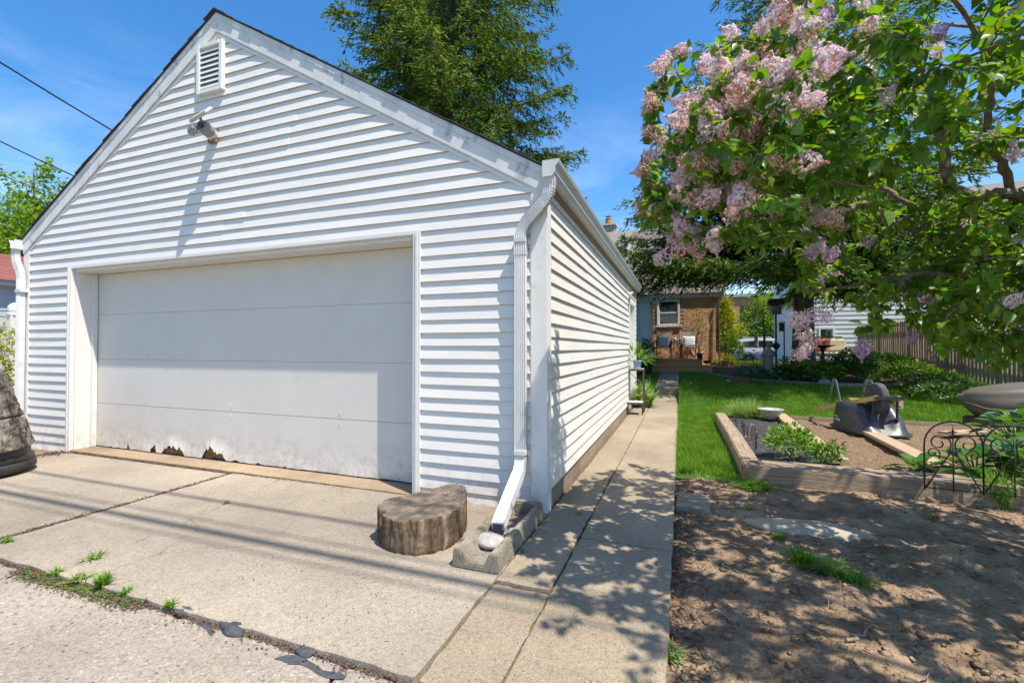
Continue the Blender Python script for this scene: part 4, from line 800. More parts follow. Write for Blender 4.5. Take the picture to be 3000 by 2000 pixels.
npmesh('bark_side', V, F, 'stump_side', st, True)
V2 = list(V[-N:]); F2 = []
for k, f in enumerate((.78, .55, .3, .08)):
    for i in range(N):
        a = V[-N+i]; x = ctr.x+(a[0]-ctr.x)*f; y = ctr.y+(a[1]-ctr.y)*f; V2.append((x, y, .012+.206+.0112*math.sin(x*17)+.0336*(y-2.5)+.004*math.sin(f*40+i*.02)+random.uniform(-.002, .002)))
    F2 += [(k*N+i, k*N+(i+1) % N, (k+1)*N+(i+1) % N, (k+1)*N+i) for i in range(N)]
F2 += [(4*N+i, 4*N+(i+1) % N, 5*N) for i in range(N)]; V2.append((ctr.x, ctr.y, .230)); F2 = [f if len(f) == 4 else (*f, f[2]) for f in F2]
F2 = [q for f in F2 for q in ((f[0], f[1], f[2]), (f[0], f[2], f[3])) if len(set(q)) == 3]
npmesh('cut_face', V2, F2, 'stump_top', st, True)
# splash block and stones
sb = thing('splash_block', 'concrete splash block trough under the downspout', 'splash block', (-1.02, 2.65, .014))
x0, x1, y0, y1 = -1.165, -.895, 2.21, 3.07; zb = .0145
MB().prism([(x0, zb), (x1, zb), (x1-.01, zb+.10), (x1-.05, zb+.10), (x1-.085, zb+.032), (x0+.085, zb+.032), (x0+.05, zb+.10), (x0+.01, zb+.10)], 'y', y0, y1-.075).build('trough', 'conc_block', sb, bevel=.006)
MB().prism([(x0+.004, zb+.001), (x1-.004, zb+.001), (x1-.014, zb+.112), (x0+.014, zb+.112)], 'y', y1-.075, y1).build('back_wall', 'conc_block', sb, bevel=.01)
for i, (x, y, a, b, c, m_, lb) in enumerate(((-1.04, 2.46, .105, .088, .036, 'stone_pale', 'large flat white stone at the front of the splash block'), (-.945, 2.54, .055, .042, .032, 'stone_grey', 'dark rounded stone right of the spout mouth'),
        (-1.10, 2.56, .042, .028, .022, 'stone_pale', 'pale pebble left of the spout mouth'), (-1.095, 2.64, .04, .03, .026, 'stone_pale', 'pinkish pebble beside the downspout'), (-1.09, 2.72, .036, .028, .028, 'stone_grey', 'grey pebble at the back of the splash block'),
        (-.975, 2.65, .03, .035, .022, 'stone_grey', 'small stone behind the spout mouth'), (-1.03, 2.59, .03, .03, .018, 'stone_tan', 'tan pebble under the spout'))):
    tag(blob('stone', (x, y, zb+.032+c*.75), a, b, c, m_, seed=40+i, n=12, rot=i*1.3, amp=.2), lb, 'stone', 'stones in the splash block')
# leaning log on a black tub at the left edge
LX, LY = -6.22, 2.22
lg = thing('bark_log', 'upright rough barked log chunk at the left edge', 'log', (LX, LY, .24)); K = 150; lev = 80; A_ = np.linspace(0, 2*math.pi, K, endpoint=False); T2 = np.linspace(0, 1, lev+1); TT, AA = np.meshgrid(T2, A_, indexing='ij'); tt = TT.ravel(); aa = AA.ravel()
Q3 = np.stack([np.cos(aa)*2.2, np.sin(aa)*2.2, tt*1.6], 1); ridg = np.abs(fbm(Q3*np.array([1, 1, .5]), 5.0, 91, 3)); fine = fbm(Q3, 26, 92, 3)
rad = (.44-.19*tt)*(1+.04*np.sin(3*aa+1))+.030*np.minimum(ridg, .9)+.008*fine-.035*np.exp(-((tt-.40-.02*np.sin(aa*3))/.012)**2)
V = np.stack([LX+rad*np.cos(aa)-.03*tt, LY+rad*np.sin(aa), .25+.69*tt+.03*np.sin(aa*3)*(tt > .985)], 1)
F = [(l*K+i, l*K+(i+1) % K, (l+1)*K+(i+1) % K, (l+1)*K+i) for l in range(lev) for i in range(K)]
npmesh('bark', V, F, 'bark_grey', lg, True); npmesh('top_face', V[-K:].tolist()+[(LX-.03, LY, .93)], [(i, (i+1) % K, K) for i in range(K)], 'stump_top', lg)
MB().lathe([(.022, 0), (.03, .01), (.012, .016), (.004, .006)], 9).xf(Matrix.Translation((LX+.34, LY+.20, .44)) @ Matrix.Rotation(R(30), 4, 'Z') @ Matrix.Rotation(R(70), 4, 'Y')).build('knot', 'stump_side', lg)
tb = thing('black_tub', 'low black plastic tub under the log at the left edge', 'tub', (LX, LY, 0))
MB().lathe([(.38, .0), (.41, .02), (.435, .10), (.455, .13), (.455, .155), (.43, .17), (.425, .235), (.41, .25), (.3, .25)], 40, (LX, LY, .004)).build('tub_shell', 'black_plastic', tb, smooth=True)
MB().lathe([(.44, .02), (.47, .05), (.465, .10), (.44, .12)], 40, (LX, LY, .004)).build('tub_rim', 'rubber', tb, smooth='all')
shrub('spirea_bush', 'yellow-green leafy bush behind the log at the left edge', (-8.9, 3.75, -.02), (.75, .75, 1.45), 2600, .075, 'yellow_leaf', upw=.9, shell=.45)
shrub('dark_bush', 'deeper green bush low behind the left downspout', (-8.35, 3.7, -.02), (.42, .5, .75), 1100, .07, 'bush_leaf', upw=.9, shell=.45)
# neighbour's garage, vinyl fence
ng = thing('neighbour_garage', 'pale blue garage with red shingle roof beyond the left fence', 'garage', (-13, 5, 0))
MB().box(-17, -12.4, -2, 11, -.1, 2.46).build('wall', 'siding_blue', ng)
for i in range(22): z0 = .05+i*.11; MB().add([(-12.398, -2, z0), (-12.385, -2, z0), (-12.396, -2, z0+.11), (-12.398, 11, z0), (-12.385, 11, z0), (-12.396, 11, z0+.11)], [(1, 4, 5, 2), (0, 3, 4, 1), (0, 1, 2), (3, 5, 4)]).build('siding_board', 'siding_blue', ng)
MB().box(-12.4, -12.2, -2.1, 11.1, 2.40, 2.52).build('gutter', 'trim_blue', ng)
nr = thing('roof', None, None, (-14, 4, 3)); sub(nr, ng)
MB().prism([(-12.2, 2.5), (-14.7, 3.35), (-17.2, 2.5)], 'y', -2.2, 11.2).build('roof_deck', 'roof_red', nr)
for i in range(20): xa_ = -12.15-i*.125; MB().prism([(xa_, 2.49+.34*(-12.15-xa_)), (xa_-.14, 2.49+.34*(-12.15-xa_+.14)), (xa_-.14, 2.50+.34*(-12.15-xa_+.14)), (xa_, 2.515+.34*(-12.15-xa_))], 'y', -2.25, 11.25).build('shingle_course', 'roof_red', nr)
vf = thing('vinyl_fence', 'white vinyl privacy fence with domed post at the left edge', 'fence', (-10.2, 4.2, 0)); fy = 4.2; pp = PY(41, 950, fy)
MB().box(pp.x-.065, pp.x+.065, fy-.065, fy+.065, 0, 1.72).build('post', 'white_paint', vf, bevel=.006); MB().lathe([(.085, 0), (.09, .03), (.07, .05), (.088, .09), (.07, .16), (.03, .2), (.005, .21)], 16, (pp.x, fy, 1.72)).build('post_cap', 'white_paint', vf, smooth=True)
MB().box(-13, pp.x-.066, fy-.03, fy+.03, 1.55, 1.70).build('rail', 'white_paint', vf); MB().box(-13, pp.x-.066, fy-.03, fy+.03, 1.12, 1.26).build('rail', 'white_paint', vf); MB().box(-13, pp.x-.066, fy-.03, fy+.03, .05, .2).build('rail', 'white_paint', vf)
for i in range(18): xa_ = pp.x-.07-(i+1)*.155; MB().box(xa_, xa_+.15, fy-.012, fy+.012, .2, 1.55).build('slat', 'white_paint', vf)
# overhead cables
def cable(label, pts, r, n=24):
    P = [Vector(p) for p in pts]; path = []
    for i in range(len(P)-1):
        for k in range(n): 
            t = k/n; q = P[i].lerp(P[i+1], t); q.z -= 4*t*(1-t)*.012*(P[i+1]-P[i]).length; path.append(q)
    path.append(P[-1]); tag(MB().tube(path, r, 6).build('overhead_cable', 'wire'), label, 'cable', 'overhead cables')
for (u0, v0, u1, v1, lb) in ((0, 183, 303, 367, 'highest service cable crossing the sky left of the gable'), (0, 414, 191, 504, 'middle service cable ending at the left roof slope'), (0, 512, 145, 565, 'lowest service cable in front of the far left tree')):
    a = PX(u0, v0, -9.2); b = PX(u1, v1, -9.2); d = b-a; e = b+d*4; s_ = a-d*4; e.z = b.z-.4; s_.z = a.z+d.length*2.2*.25; tag(MB().tube([s_, a-d*1.5, a, a+d*.5+Vector((0, 0, -.006)), b, b+d*1.5, e], .012 if v0 < 300 else .009 if v0 < 450 else .006, 6).build('overhead_cable', 'wire'), lb, 'cable', 'overhead cables')
HW = 7.5; k_ = HW/4.6
for yy, r, lb in ((2.18, .030, 'thick alley cable overhead, its shadow darkest on the driveway'), (2.06, .009, 'thin alley cable nearest the alley, beside the thick one'), (2.31, .009, 'thin alley cable between the thick one and the wall'), (2.62, .020, 'alley cable nearest the garage wall')):
    yw = yy-k_; cable(lb, [(-26, yw, HW+.25), (26, yw, HW+.2)], r, 30)

# ---------------------------------------------------------------- wheelbarrow, upside down
wb = thing('wheelbarrow', 'overturned black wheelbarrow with wheel up in the raised bed', 'wheelbarrow', (2.36, 7.45, .09)); TW = Matrix.Translation((2.36, 7.45, .088)) @ Matrix.Rotation(R(9), 4, 'Z')
# local: x right, y towards the rear (away), nose at -y
def ringpts(hw_f, hw_r, yf, yr, z, n=40, p=3.2, tilt=0):
    out = []
    for i in range(n):
        a = 2*math.pi*i/n; c, s_ = math.cos(a), math.sin(a); x = math.copysign(abs(c)**(2/p), c); y = math.copysign(abs(s_)**(2/p), s_)
        yy = (yf+yr)/2+y*(yr-yf)/2; f = (yy-yf)/(yr-yf); out.append((x*(hw_f+(hw_r-hw_f)*f), yy, z+tilt*(1-f)))
    return out
mb = MB(); n = 44; sec = [ringpts(.315, .345, -.50, .46, 0, n), ringpts(.30, .335, -.475, .445, .028, n), ringpts(.292, .328, -.445, .43, .10, n), ringpts(.275, .315, -.385, .415, .21, n), ringpts(.25, .30, -.30, .395, .31, n), ringpts(.215, .275, -.25, .37, .352, n), ringpts(.12, .16, -.1, .25, .362, n)]
vs = [p for r_ in sec for p in r_]
vs = [(x, y+(.17*math.exp(-((x+.02)/.12)**2)*math.sin(min(1, max(0, (z-.03)/.34))*math.pi)**.7 if y < -.12 else 0), z) for x, y, z in vs]; fs = [(l*n+i, l*n+(i+1) % n, (l+1)*n+(i+1) % n, (l+1)*n+i) for l in range(len(sec)-1) for i in range(n)]+[tuple(range((len(sec)-1)*n, len(sec)*n))]
tr = mb.add(vs, fs).xf(TW).build('tray', 'tray_black', wb, smooth='all')
mb = MB(); rim = [ringpts(.335, .365, -.525, .485, z, n) for z in (.0,)][0]; inn = ringpts(.312, .342, -.495, .455, .0, n)
vs = [(a, b, .0) for a, b, c in rim]+[(a, b, .016) for a, b, c in rim]+[(a, b, .02) for a, b, c in inn]; fs = [(i, (i+1) % n, n+(i+1) % n, n+i) for i in range(n)]+[(n+i, n+(i+1) % n, 2*n+(i+1) % n, 2*n+i) for i in range(n)]
sub(mb.add(vs, fs).xf(TW).build('tray_rim', 'tray_black', None, smooth=True), tr)
def wpart(nm, mb_, m_, par=None, sm=False, bv=0):
    o = mb_.xf(TW).build(nm, m_, None, smooth=sm, bevel=bv); sub(o, par or wb); return o
# recessed fold in the near left of the nose
wh = thing('wheel', None, None, TW @ Vector((-.02, -.26, .46))); sub(wh, wb)
def wheel_mb(prof, nn=36):
    m_ = MB(); m_.lathe(prof, nn); return m_.xf(Matrix.Translation((-.02, -.26, .455)) @ Matrix.Rotation(R(90), 4, 'Y'))
wpart('tyre', wheel_mb([(.115, -.035), (.15, -.048), (.178, -.045), (.190, -.036), (.192, -.030), (.1965, -.026), (.194, -.020), (.198, -.014), (.195, -.008), (.199, 0), (.195, .008), (.198, .014), (.194, .02), (.1965, .026), (.192, .03), (.19, .036), (.178, .045), (.15, .048), (.115, .035)], 40), 'tire', wh, 'all')
wpart('rim', wheel_mb([(.118, -.03), (.112, -.034), (.085, -.018), (.03, -.012), (.03, -.045), (.012, -.05), (.012, .05), (.03, .045), (.03, .012), (.085, .018), (.112, .034), (.118, .03)], 28), 'steel', wh, True)
wpart('axle', MB().tube([(-.16, -.26, .455), (.12, -.26, .455)], .010, 8), 'steel', None, True)
for s in (-1, 1):
    wpart('handle', MB().sweep([(s*.125, -.44, .475), (s*.16, 0, .37), (s*.212, .55, .235), (s*.255, 1.05, .115)], [(-.022, -.03), (.022, -.03), (.022, .03), (-.022, .03)], [1, 1, 1, .72]), 'handle_wood', None, False, .004)
    wpart('leg', MB().bar((s*.20, .30, .34), (s*.225, .36, .63), .045, .012, (1, 0, 0)).bar((s*.225, .36, .63), (s*.215, .46, .635), .012, .045).bar((s*.215, .46, .635), (s*.20, .62, .26), .045, .012, (1, 0, 0)), 'steel')
    wpart('nose_strut', MB().tube([(s*.125, -.40, .47), (s*.14, -.36, .20)], .014, 8).tube([(s*.14, -.36, .21), (s*.14, -.37, .185)], .022, 8), 'iron', None, True)
    wpart('axle_bracket', MB().bar((s*.11, -.26, .455), (s*.125, -.30, .40), .04, .008, (1, 0, 0)), 'iron')
wpart('leg_brace', MB().bar((-.225, .40, .56), (.225, .40, .56), .05, .012).tube([(-.21, .42, .45), (.21, .42, .45)], .008, 6), 'iron')
wpart('nose_guard', MB().prism([(-.035, -.022), (.035, -.022), (.035, -.016), (-.029, -.016), (-.029, .016), (.035, .016), (.035, .022), (-.035, .022)], 'x', -.155, .155).xf(Matrix.Translation((0, -.455, .475))), 'iron')
wpart('rear_cross', MB().bar((-.18, .10, .40), (.18, .10, .40), .05, .02), 'handle_wood')
for txt, sz, px_, pz, ex in (('TRUE', .028, -.05, .150, .0), ('TEMPER', .040, 0, .105, .0)):
    cu = bpy.data.curves.new('decal', 'FONT'); cu.body = txt; cu.size = sz; cu.align_x = 'CENTER'; cu.offset = .0012; tmp = bpy.data.objects.new('decal_tmp', cu); COL.objects.link(tmp)
    bpy.context.view_layer.update(); me = bpy.data.meshes.new_from_object(tmp.evaluated_get(bpy.context.evaluated_depsgraph_get())); bpy.data.objects.remove(tmp)
    me.transform(TW @ Matrix.Translation((-.3265+(pz-.1)*.14, .10-px_, pz)) @ Matrix.Rotation(R(-92), 4, 'Z') @ Matrix.Rotation(R(82), 4, 'X')); me.materials.clear(); me.materials.append(M['print_white'])
    o = _link('lettering', me, None); sub(o, tr)

# ---------------------------------------------------------------- upturned kayak on a block
n_k = 40; ky = thing('kayak', 'upturned olive grey plastic kayak beside the bed', 'kayak', (5.0, 8.2, .3)); kd = Vector((.90, -.12, -.0)).normalized(); a0 = PD(2797, 1162, 6.75); n = 48; V = []; L_ = 3.2
prof_t = [(0, .02), (.03, .09), (.07, .16), (.10, .28), (.17, .48), (.26, .66), (.38, .80), (.6, .93), (.9, 1.0), (1.5, 1.03), (2.4, .85), (3.2, .1)]; W_, Hh = .36, .32
for (s_, f) in prof_t:
    c = a0+kd*s_+Vector((0, 0, -.10*min(1, s_/.3)+.03*s_)); side = Vector((-kd.y, kd.x, 0)).normalized()
    for i in range(n):
        a = 2*math.pi*i/n; ca, sa = math.cos(a), math.sin(a); q = 1+.045*math.cos(8*a)-.05*(abs(sa) < .2); up_ = sa if sa > 0 else sa*.9
        V.append(tuple(c+side*(W_*f*ca*q)+Vector((0, 0, Hh*f**.8*up_*q))))
F = [(l*n+i, l*n+(i+1) % n, (l+1)*n+(i+1) % n, (l+1)*n+i) for l in range(len(prof_t)-1) for i in range(n)]
npmesh('hull', V, F, 'kayak_plastic', ky, True)
rp = []
for (s_, f) in prof_t[2:-1]: c = a0+kd*s_+Vector((0, 0, -.13*min(1, s_/.3)+.03*s_)); side = Vector((-kd.y, kd.x, 0)).normalized(); rp.append(c-side*(W_*f*1.0)*(-1 if side.y < 0 else 1)+Vector((0, 0, -.03)))
MB().tube(rp, .018, 8).build('chine_ridge', 'kayak_plastic', ky, smooth='all')
blk = a0+kd*.42; MB0 = MB().box(blk.x-.30, blk.x+.02, blk.y-.16, blk.y+.14, .0, .20).build('support_block', 'stone_red', None, bevel=.02); tag(MB0, 'dark red block propping the upturned kayak', 'block')
# ---------------------------------------------------------------- the house behind
HY = 17.5; HXR = 1.15; HXL = -.94; HZ = .45
hs_ = thing('brick_house', 'tan brick house with grey shingle roof and dormer behind the garden', 'house', (-3, HY, HZ))
MB().box(-9, HXR-.012, HY+.012, HY+8.6, HZ-.3, 3.2).build('wall', 'mortar', hs_)
MB().prism([(HY+.012, 3.2), (HY+8.6, 3.2), (HY+4.3, 6.45)], 'x', -9, HXR-.012).build('gable_wall', 'siding_white', hs_)
wx0, wx1 = PY(1925, 980, HY).x, PY(1992, 980, HY).x; wz0, wz1 = PY(1960, 954, HY).z, PY(1960, 878, HY).z
# bricks one by one
BL, BH, JT = .2, .058, .0105
bm0 = MB().box(0, BL, -.012, .02, 0, BH).build('brick', 'brick', hs_, bevel=.003, seg=1); bmh = MB().box(0, BL/2-.005, -.012, .02, 0, BH).build('brick', 'brick', hs_, bevel=.003, seg=1)
cells = []; row = 0; z = HZ-.05
while z < 3.05:
    x = HXL-.02-(row % 2)*(BL+JT)/2
    while x < HXR-.005:
        a, b = x, x+BL
        if b > HXR-.0: b = HXR
        if not (b > wx0-.0 and a < wx1 and z+BH > wz0 and z < wz1) and b-a > .05 and b > HXL: cells.append((a, b, z))
        x += BL+JT
    z += BH+JT; row += 1
cells.sort(key=lambda c: (c[2] < .9, c[2])); used = 0; rest = MB()
full = [c for c in cells if abs(c[1]-c[0]-BL) < .002]; odd = [c for c in cells if abs(c[1]-c[0]-BL) >= .002]
random.shuffle(full)
for i, c in enumerate(full[:290]):
    o = bm0 if i == 0 else bm0.copy()
    if i: COL.objects.link(o)
    o.location = (c[0], HY, c[2]+random.uniform(-.001, .001)); o.rotation_euler = (0, 0, random.uniform(-.006, .006))
for a, b, z in full[290:]+odd: rest.box(a, b, HY-.011-random.uniform(0, .002), HY+.02, z, z+BH)
bpy.data.objects.remove(bmh)
o = rest.build('brickwork', 'brick', hs_); o['kind'] = 'stuff'
wn_ = thing('window', None, None, ((wx0+wx1)/2, HY, wz0)); sub(wn_, hs_)
m = MB(); fwid = .07
m.box(wx0, wx0+fwid, HY-.05, HY+.03, wz0, wz1).box(wx1-fwid, wx1, HY-.05, HY+.03, wz0, wz1).box(wx0+fwid, wx1-fwid, HY-.05, HY+.03, wz1-fwid, wz1).box(wx0+fwid, wx1-fwid, HY-.05, HY+.03, wz0, wz0+fwid).build('window_frame', 'white_paint', wn_, bevel=.006)
zm = (wz0+wz1)/2; MB().box(wx0+fwid, wx1-fwid, HY-.02, HY+.0, zm-.022, zm+.022).box(wx0+fwid, wx0+fwid+.03, HY-.012, HY+.0, wz0+fwid, wz1-fwid).box(wx1-fwid-.03, wx1-fwid, HY-.012, HY+.0, wz0+fwid, wz1-fwid).build('sash', 'white_paint', wn_)
MB().box(wx0+fwid+.03, wx1-fwid-.03, HY+.004, HY+.008, zm+.022, wz1-fwid).build('pane', 'glass_dark', wn_); MB().box(wx0+fwid+.03, wx1-fwid-.03, HY+.006, HY+.010, wz0+fwid, zm-.022).build('pane', 'glass_dark', wn_)
MB().box(wx0-.05, wx1+.05, HY-.07, HY+.03, wz0-.055, wz0-.002).build('sill', 'stone_pale', wn_, bevel=.006)
MB().box(-9, HXR+.25, HY-.08, HY-.05, 2.98, 3.2).build('fascia', 'siding_white', hs_); MB().box(-9, HXR+.25, HY-.05, HY+.01, 2.98, 3.0).build('soffit', 'siding_white', hs_)
MB().box(-9, HXR+.28, HY-.12, HY-.082, 3.10, 3.2).build('gutter', 'gutter_metal', hs_)
hr = thing('roof', None, None, (-3, HY+4.3, 6)); sub(hr, hs_)
EV = HY-.11; RYY = HY+4.3; SLH = (6.62-3.16)/(RYY-EV)
MB().prism([(EV, 3.13), (RYY, 6.60), (RYY+4.7, 3.13)], 'x', -9.2, HXR+.3).build('roof_deck', 'roof_grey', hr)
nC = 34
for i in range(nC):
    ya = EV-.02+i*(RYY-EV)/nC; yb = ya+(RYY-EV)/nC+.05; MB().prism([(ya, 3.165+SLH*(ya-EV)), (yb, 3.145+SLH*(yb-EV)), (yb, 3.13+SLH*(yb-EV)), (ya, 3.14+SLH*(ya-EV))], 'x', -9.22, HXR+.32).build('shingle_course', 'roof_grey', hr)
# dormer
dm = thing('dormer', None, None, (-4, HY+1.5, 5)); sub(dm, hs_); DXR = -2.05; DYF = HY+1.35; zf = 3.16+SLH*(DYF-EV)
MB().prism([(DYF, zf-.05), (DYF, 5.40), (RYY-.15, 6.45), (RYY-.4, 6.1)], 'x', -8.2, DXR).build('dormer_wall', 'siding_white', dm)
for i in range(12):
    z0 = zf+.0+i*.16; z1 = z0+.158
    ya = max(DYF, EV+(z0-3.16)/SLH-.03) if z0 > zf else DYF; yb = DYF+max(0, (z0-5.40)/(6.45-5.40)*(RYY-.15-DYF))
    yl = EV+(z0+.08-3.16)/SLH; ys_ = DYF if z0 < 5.36 else DYF+(z0-5.36)/1.05*(RYY-DYF)
    if yl-ys_ > .05: MB().add([(DXR+.002, ys_, z0), (DXR+.022, ys_, z0), (DXR+.004, ys_, z1), (DXR+.002, yl, z0), (DXR+.022, yl, z0), (DXR+.004, yl, z1)], [(1, 4, 5, 2), (0, 3, 4, 1), (0, 1, 2), (3, 5, 4)]).build('siding_board', 'siding_white', dm)
MB().prism([(DYF-.22, 5.36), (RYY, 6.66), (RYY, 6.60), (DYF-.22, 5.29)], 'x', -8.4, DXR+.06).build('dormer_roof', 'roof_grey', dm); MB().box(-8.4, DXR+.06, DYF-.27, DYF-.2, 5.22, 5.36).build('dormer_gutter', 'gutter_metal', dm)
MB().box(-3.6, -2.5, DYF-.02, DYF+.02, 4.5, 5.2).build('dormer_window', 'glass_dark', dm)
ch = thing('chimney', None, None, (-3.3, RYY+.4, 6.6)); sub(ch, hs_); cp = PD(1783, 664, 22.3)
for i in range(4):
    for j in range(3): MB().box(cp.x-.33+j*.22, cp.x-.33+j*.22+.21, cp.y-.3, cp.y+.3, 6.3+i*.2-(.05 if j == 1 else 0), 6.3+i*.2+.19-(.05 if j == 1 else 0)).build('chimney_stone', 'stone_pale', ch, bevel=.015)
MB().box(cp.x-.40, cp.x+.40, cp.y-.37, cp.y+.37, 7.08, 7.16).build('chimney_crown', 'stone_pale', ch); MB().lathe([(.15, 0), (.16, .05), (.15, .28), (.17, .30), (.16, .33)], 14, (cp.x, cp.y, 7.16)).build('flue', 'flue', ch, smooth=True); MB().lathe([(.08, 0), (.08, .1), (.15, .11), (.02, .16)], 12, (cp.x, cp.y, 7.48)).build('flue_cap', 'steel', ch)
# blue sided entry wing
AY = 15.1; ad = thing('entry_wing', None, None, (-2, AY, HZ)); sub(ad, hs_)
MB().box(-5, HXL-.06, AY+.02, HY, HZ-.3, 2.72).build('wing_wall', 'siding_blue', ad)
for i in range(20): z0 = HZ+i*.112; MB().add([(-5, AY+.02, z0), (-5, AY+.002, z0), (-5, AY+.018, z0+.112), (HXL-.30, AY+.02, z0), (HXL-.30, AY+.002, z0), (HXL-.30, AY+.018, z0+.112)], [(0, 1, 4, 3), (1, 2, 5, 4), (0, 2, 1), (3, 4, 5)]).build('siding_board', 'siding_blue', ad)
MB().box(HXL-.30, HXL, AY-.02, AY+.25, HZ-.2, 2.66).build('corner_pilaster', 'trim_blue', ad, bevel=.008)
for y in (AY+.5, AY+1.0, AY+1.5, AY+2.0): MB().box(HXL-.07, HXL+.012, y-.05, y+.05, HZ-.1, 2.6).build('window_mullion', 'white_paint', ad)
MB().box(HXL-.065, HXL-.03, AY+.25, HY, 1.15, 2.5).build('pane', 'glass_dark', ad); MB().box(HXL-.068, HXL-.005, AY+.25, HY-.02, HZ-.1, 1.15).build('low_panel', 'white_paint', ad)
MB().box(-5.2, HXL+.12, AY-.16, HY-.4, 2.66, 2.75).box(-5.2, HXL+.18, AY-.22, HY-.4, 2.752, 2.82).build('cornice', 'trim_blue', ad, bevel=.01); MB().box(-5.1, HXL+.05, AY-.1, HY-.3, 2.822, 2.86).build('wing_roof', 'roof_grey', ad)
# deck with steps
dk = thing('wooden_deck', 'two step reddish wooden deck against the brick house', 'deck', (0, 16, HZ))
MB().box(-.92, .62, 15.66, 15.69, .60, .80).build('riser', 'deck_wood', dk); MB().box(-.92, .9, 15.30, 15.33, .42, .60).build('riser', 'deck_wood', dk)
MB().box(.59, .62, 15.69, 17.4, .45, .80).build('riser', 'deck_wood', dk); MB().box(.87, .90, 15.33, 17.45, .42, .60).build('riser', 'deck_wood', dk)
for i in range(3): MB().box(-.93, .93, 15.26+i*.135, 15.26+i*.135+.13, .602, .63).build('deck_board', 'deck_wood', dk, bevel=.005)
for i in range(13): MB().box(-.93, .65, 15.62+i*.137, 15.62+i*.137+.132, .802, .832).build('deck_board', 'deck_wood', dk, bevel=.005)
for i in range(2): MB().box(.66+i*.135, .79+i*.135, 15.68, 17.45, .602, .63).build('deck_board', 'deck_wood', dk, bevel=.005)
DZ = .833
# patio chairs
def chair(label, x, y, rot):
    t = thing('patio_chair', label, 'chair', (0, 0, 0), 'patio chairs on the deck')
    for s in (-1, 1):
        MB().tube([(s*.26, -.24, 0), (s*.27, -.26, .30), (s*.27, -.22, .55), (s*.27, -.12, .62), (s*.27, .12, .60), (s*.26, .22, .50)], .017, 8).build('arm_leg', 'iron_brown', t, smooth='all')
        MB().tube([(s*.25, .30, 0), (s*.25, .16, .38), (s*.25, .22, .55), (s*.25, .32, .95)], .016, 8).build('back_leg', 'iron_brown', t, smooth='all')
        MB().tube([(s*.25, -.25, .38), (s*.25, .17, .36)], .014, 6).build('seat_rail', 'iron_brown', t)
    MB().box(-.25, .25, -.25, .17, .365, .375).build('seat', 'fabric_brown', t)
    MB().add([(-.25, .17, .38), (.25, .17, .38), (.25, .315, .94), (-.25, .315, .94), (-.25, .185, .38), (.25, .185, .38), (.25, .33, .94), (-.25, .33, .94)], [(0, 1, 2, 3), (7, 6, 5, 4), (0, 4, 5, 1), (3, 2, 6, 7), (0, 3, 7, 4), (1, 5, 6, 2)]).build('backrest', 'fabric_brown', t)
    MB().tube([(-.25, .32, .945), (.25, .32, .945)], .014, 6).tube([(-.26, -.25, .37), (.26, -.25, .37)], .014, 6).build('frame_rail', 'iron_brown', t)
    t.location = (x, y, DZ); t.rotation_euler = (0, 0, rot); return t
c1 = PY(1943, 1050, 16.9); c2 = PY(2018, 1050, 16.9)
def pillow(label, x, y, rot):
    t = thing('throw_pillow', label, 'pillow', (0, 0, 0), 'throw pillows'); n = 12; V = []
    for k, sgn in enumerate((1, -1)):
        for i in range(n+1):
            for j in range(n+1):
                a = -1+2*i/n; b = -1+2*j/n; th = .075*((1-a**4)*(1-b**4))**.6; V.append((.20*a*(1-.06*(1-abs(b))), sgn*th, .20*b*(1-.06*(1-abs(a)))))
    F = [(k*(n+1)**2+i*(n+1)+j, k*(n+1)**2+(i+1)*(n+1)+j, k*(n+1)**2+(i+1)*(n+1)+j+1, k*(n+1)**2+i*(n+1)+j+1) for k in (0, 1) for i in range(n) for j in range(n)]
    npmesh('pillow_body', V, F, 'pillow_white', t, True)
    mb = MB()
    for i in range(-2, 3):
        for j in range(-2, 3):
            cx, cz = i*.072+(j % 2)*.036, j*.066
            if abs(cx) < .16 and abs(cz) < .15:
                for r in (.034, .02):
                    pts = []
                    for q in range(9):
                        a = math.pi*q/8; px_, pz_ = cx+r*math.cos(a), cz+r*math.sin(a)-.01; A, B_ = px_/.2, pz_/.2; th = .075*max(0, (1-A**4)*(1-B_**4))**.6; pts.append((px_, -th-.001, pz_))
                    mb.tube(pts, .0035, 4)
    mb.build('arc_pattern', 'iron', t)
    t.location = (x, y, DZ+.565); t.rotation_euler = (R(-13), 0, rot); return t
chair('left patio chair with brown sling and white pillow', c1.x, 16.88, R(-6)); chair('right patio chair with brown sling and white pillow', c2.x, 16.88, R(8))
pillow('white patterned pillow on the left patio chair', c1.x+.0, 16.88+.06, R(-6)); pillow('white patterned pillow on the right patio chair', c2.x+.01, 16.88+.06, R(8))
tx = PY(1978, 1050, 17.0).x; t = thing('side_table', 'small tan wire side table between the patio chairs', 'side table', (tx, 17.0, DZ))
MB().lathe([(.19, 0), (.19, .02), (.0, .02)], 6, (tx, 17.0, DZ+.56)).build('table_top', 'tag_wood', t)
for a in range(3): MB().tube([(tx+.05*math.cos(a*2.1), 17+.05*math.sin(a*2.1), DZ+.56), (tx+.13*math.cos(a*2.1), 17+.13*math.sin(a*2.1), DZ)], .012, 6).build('leg', 'tag_wood', t)
t = thing('globe_ornament', 'small round white and blue ornament on the side table', 'ornament', (tx, 17, DZ+.58)); MB().lathe([(.03, 0), (.035, .01)], 12, (tx, 17, DZ+.582)).build('base', 'terracotta', t); MB().lathe([(.02, 0), (.05, .02), (.068, .06), (.05, .105), (.015, .125)], 16, (tx, 17, DZ+.592)).build('globe', 'blue_glaze', t, smooth='all')
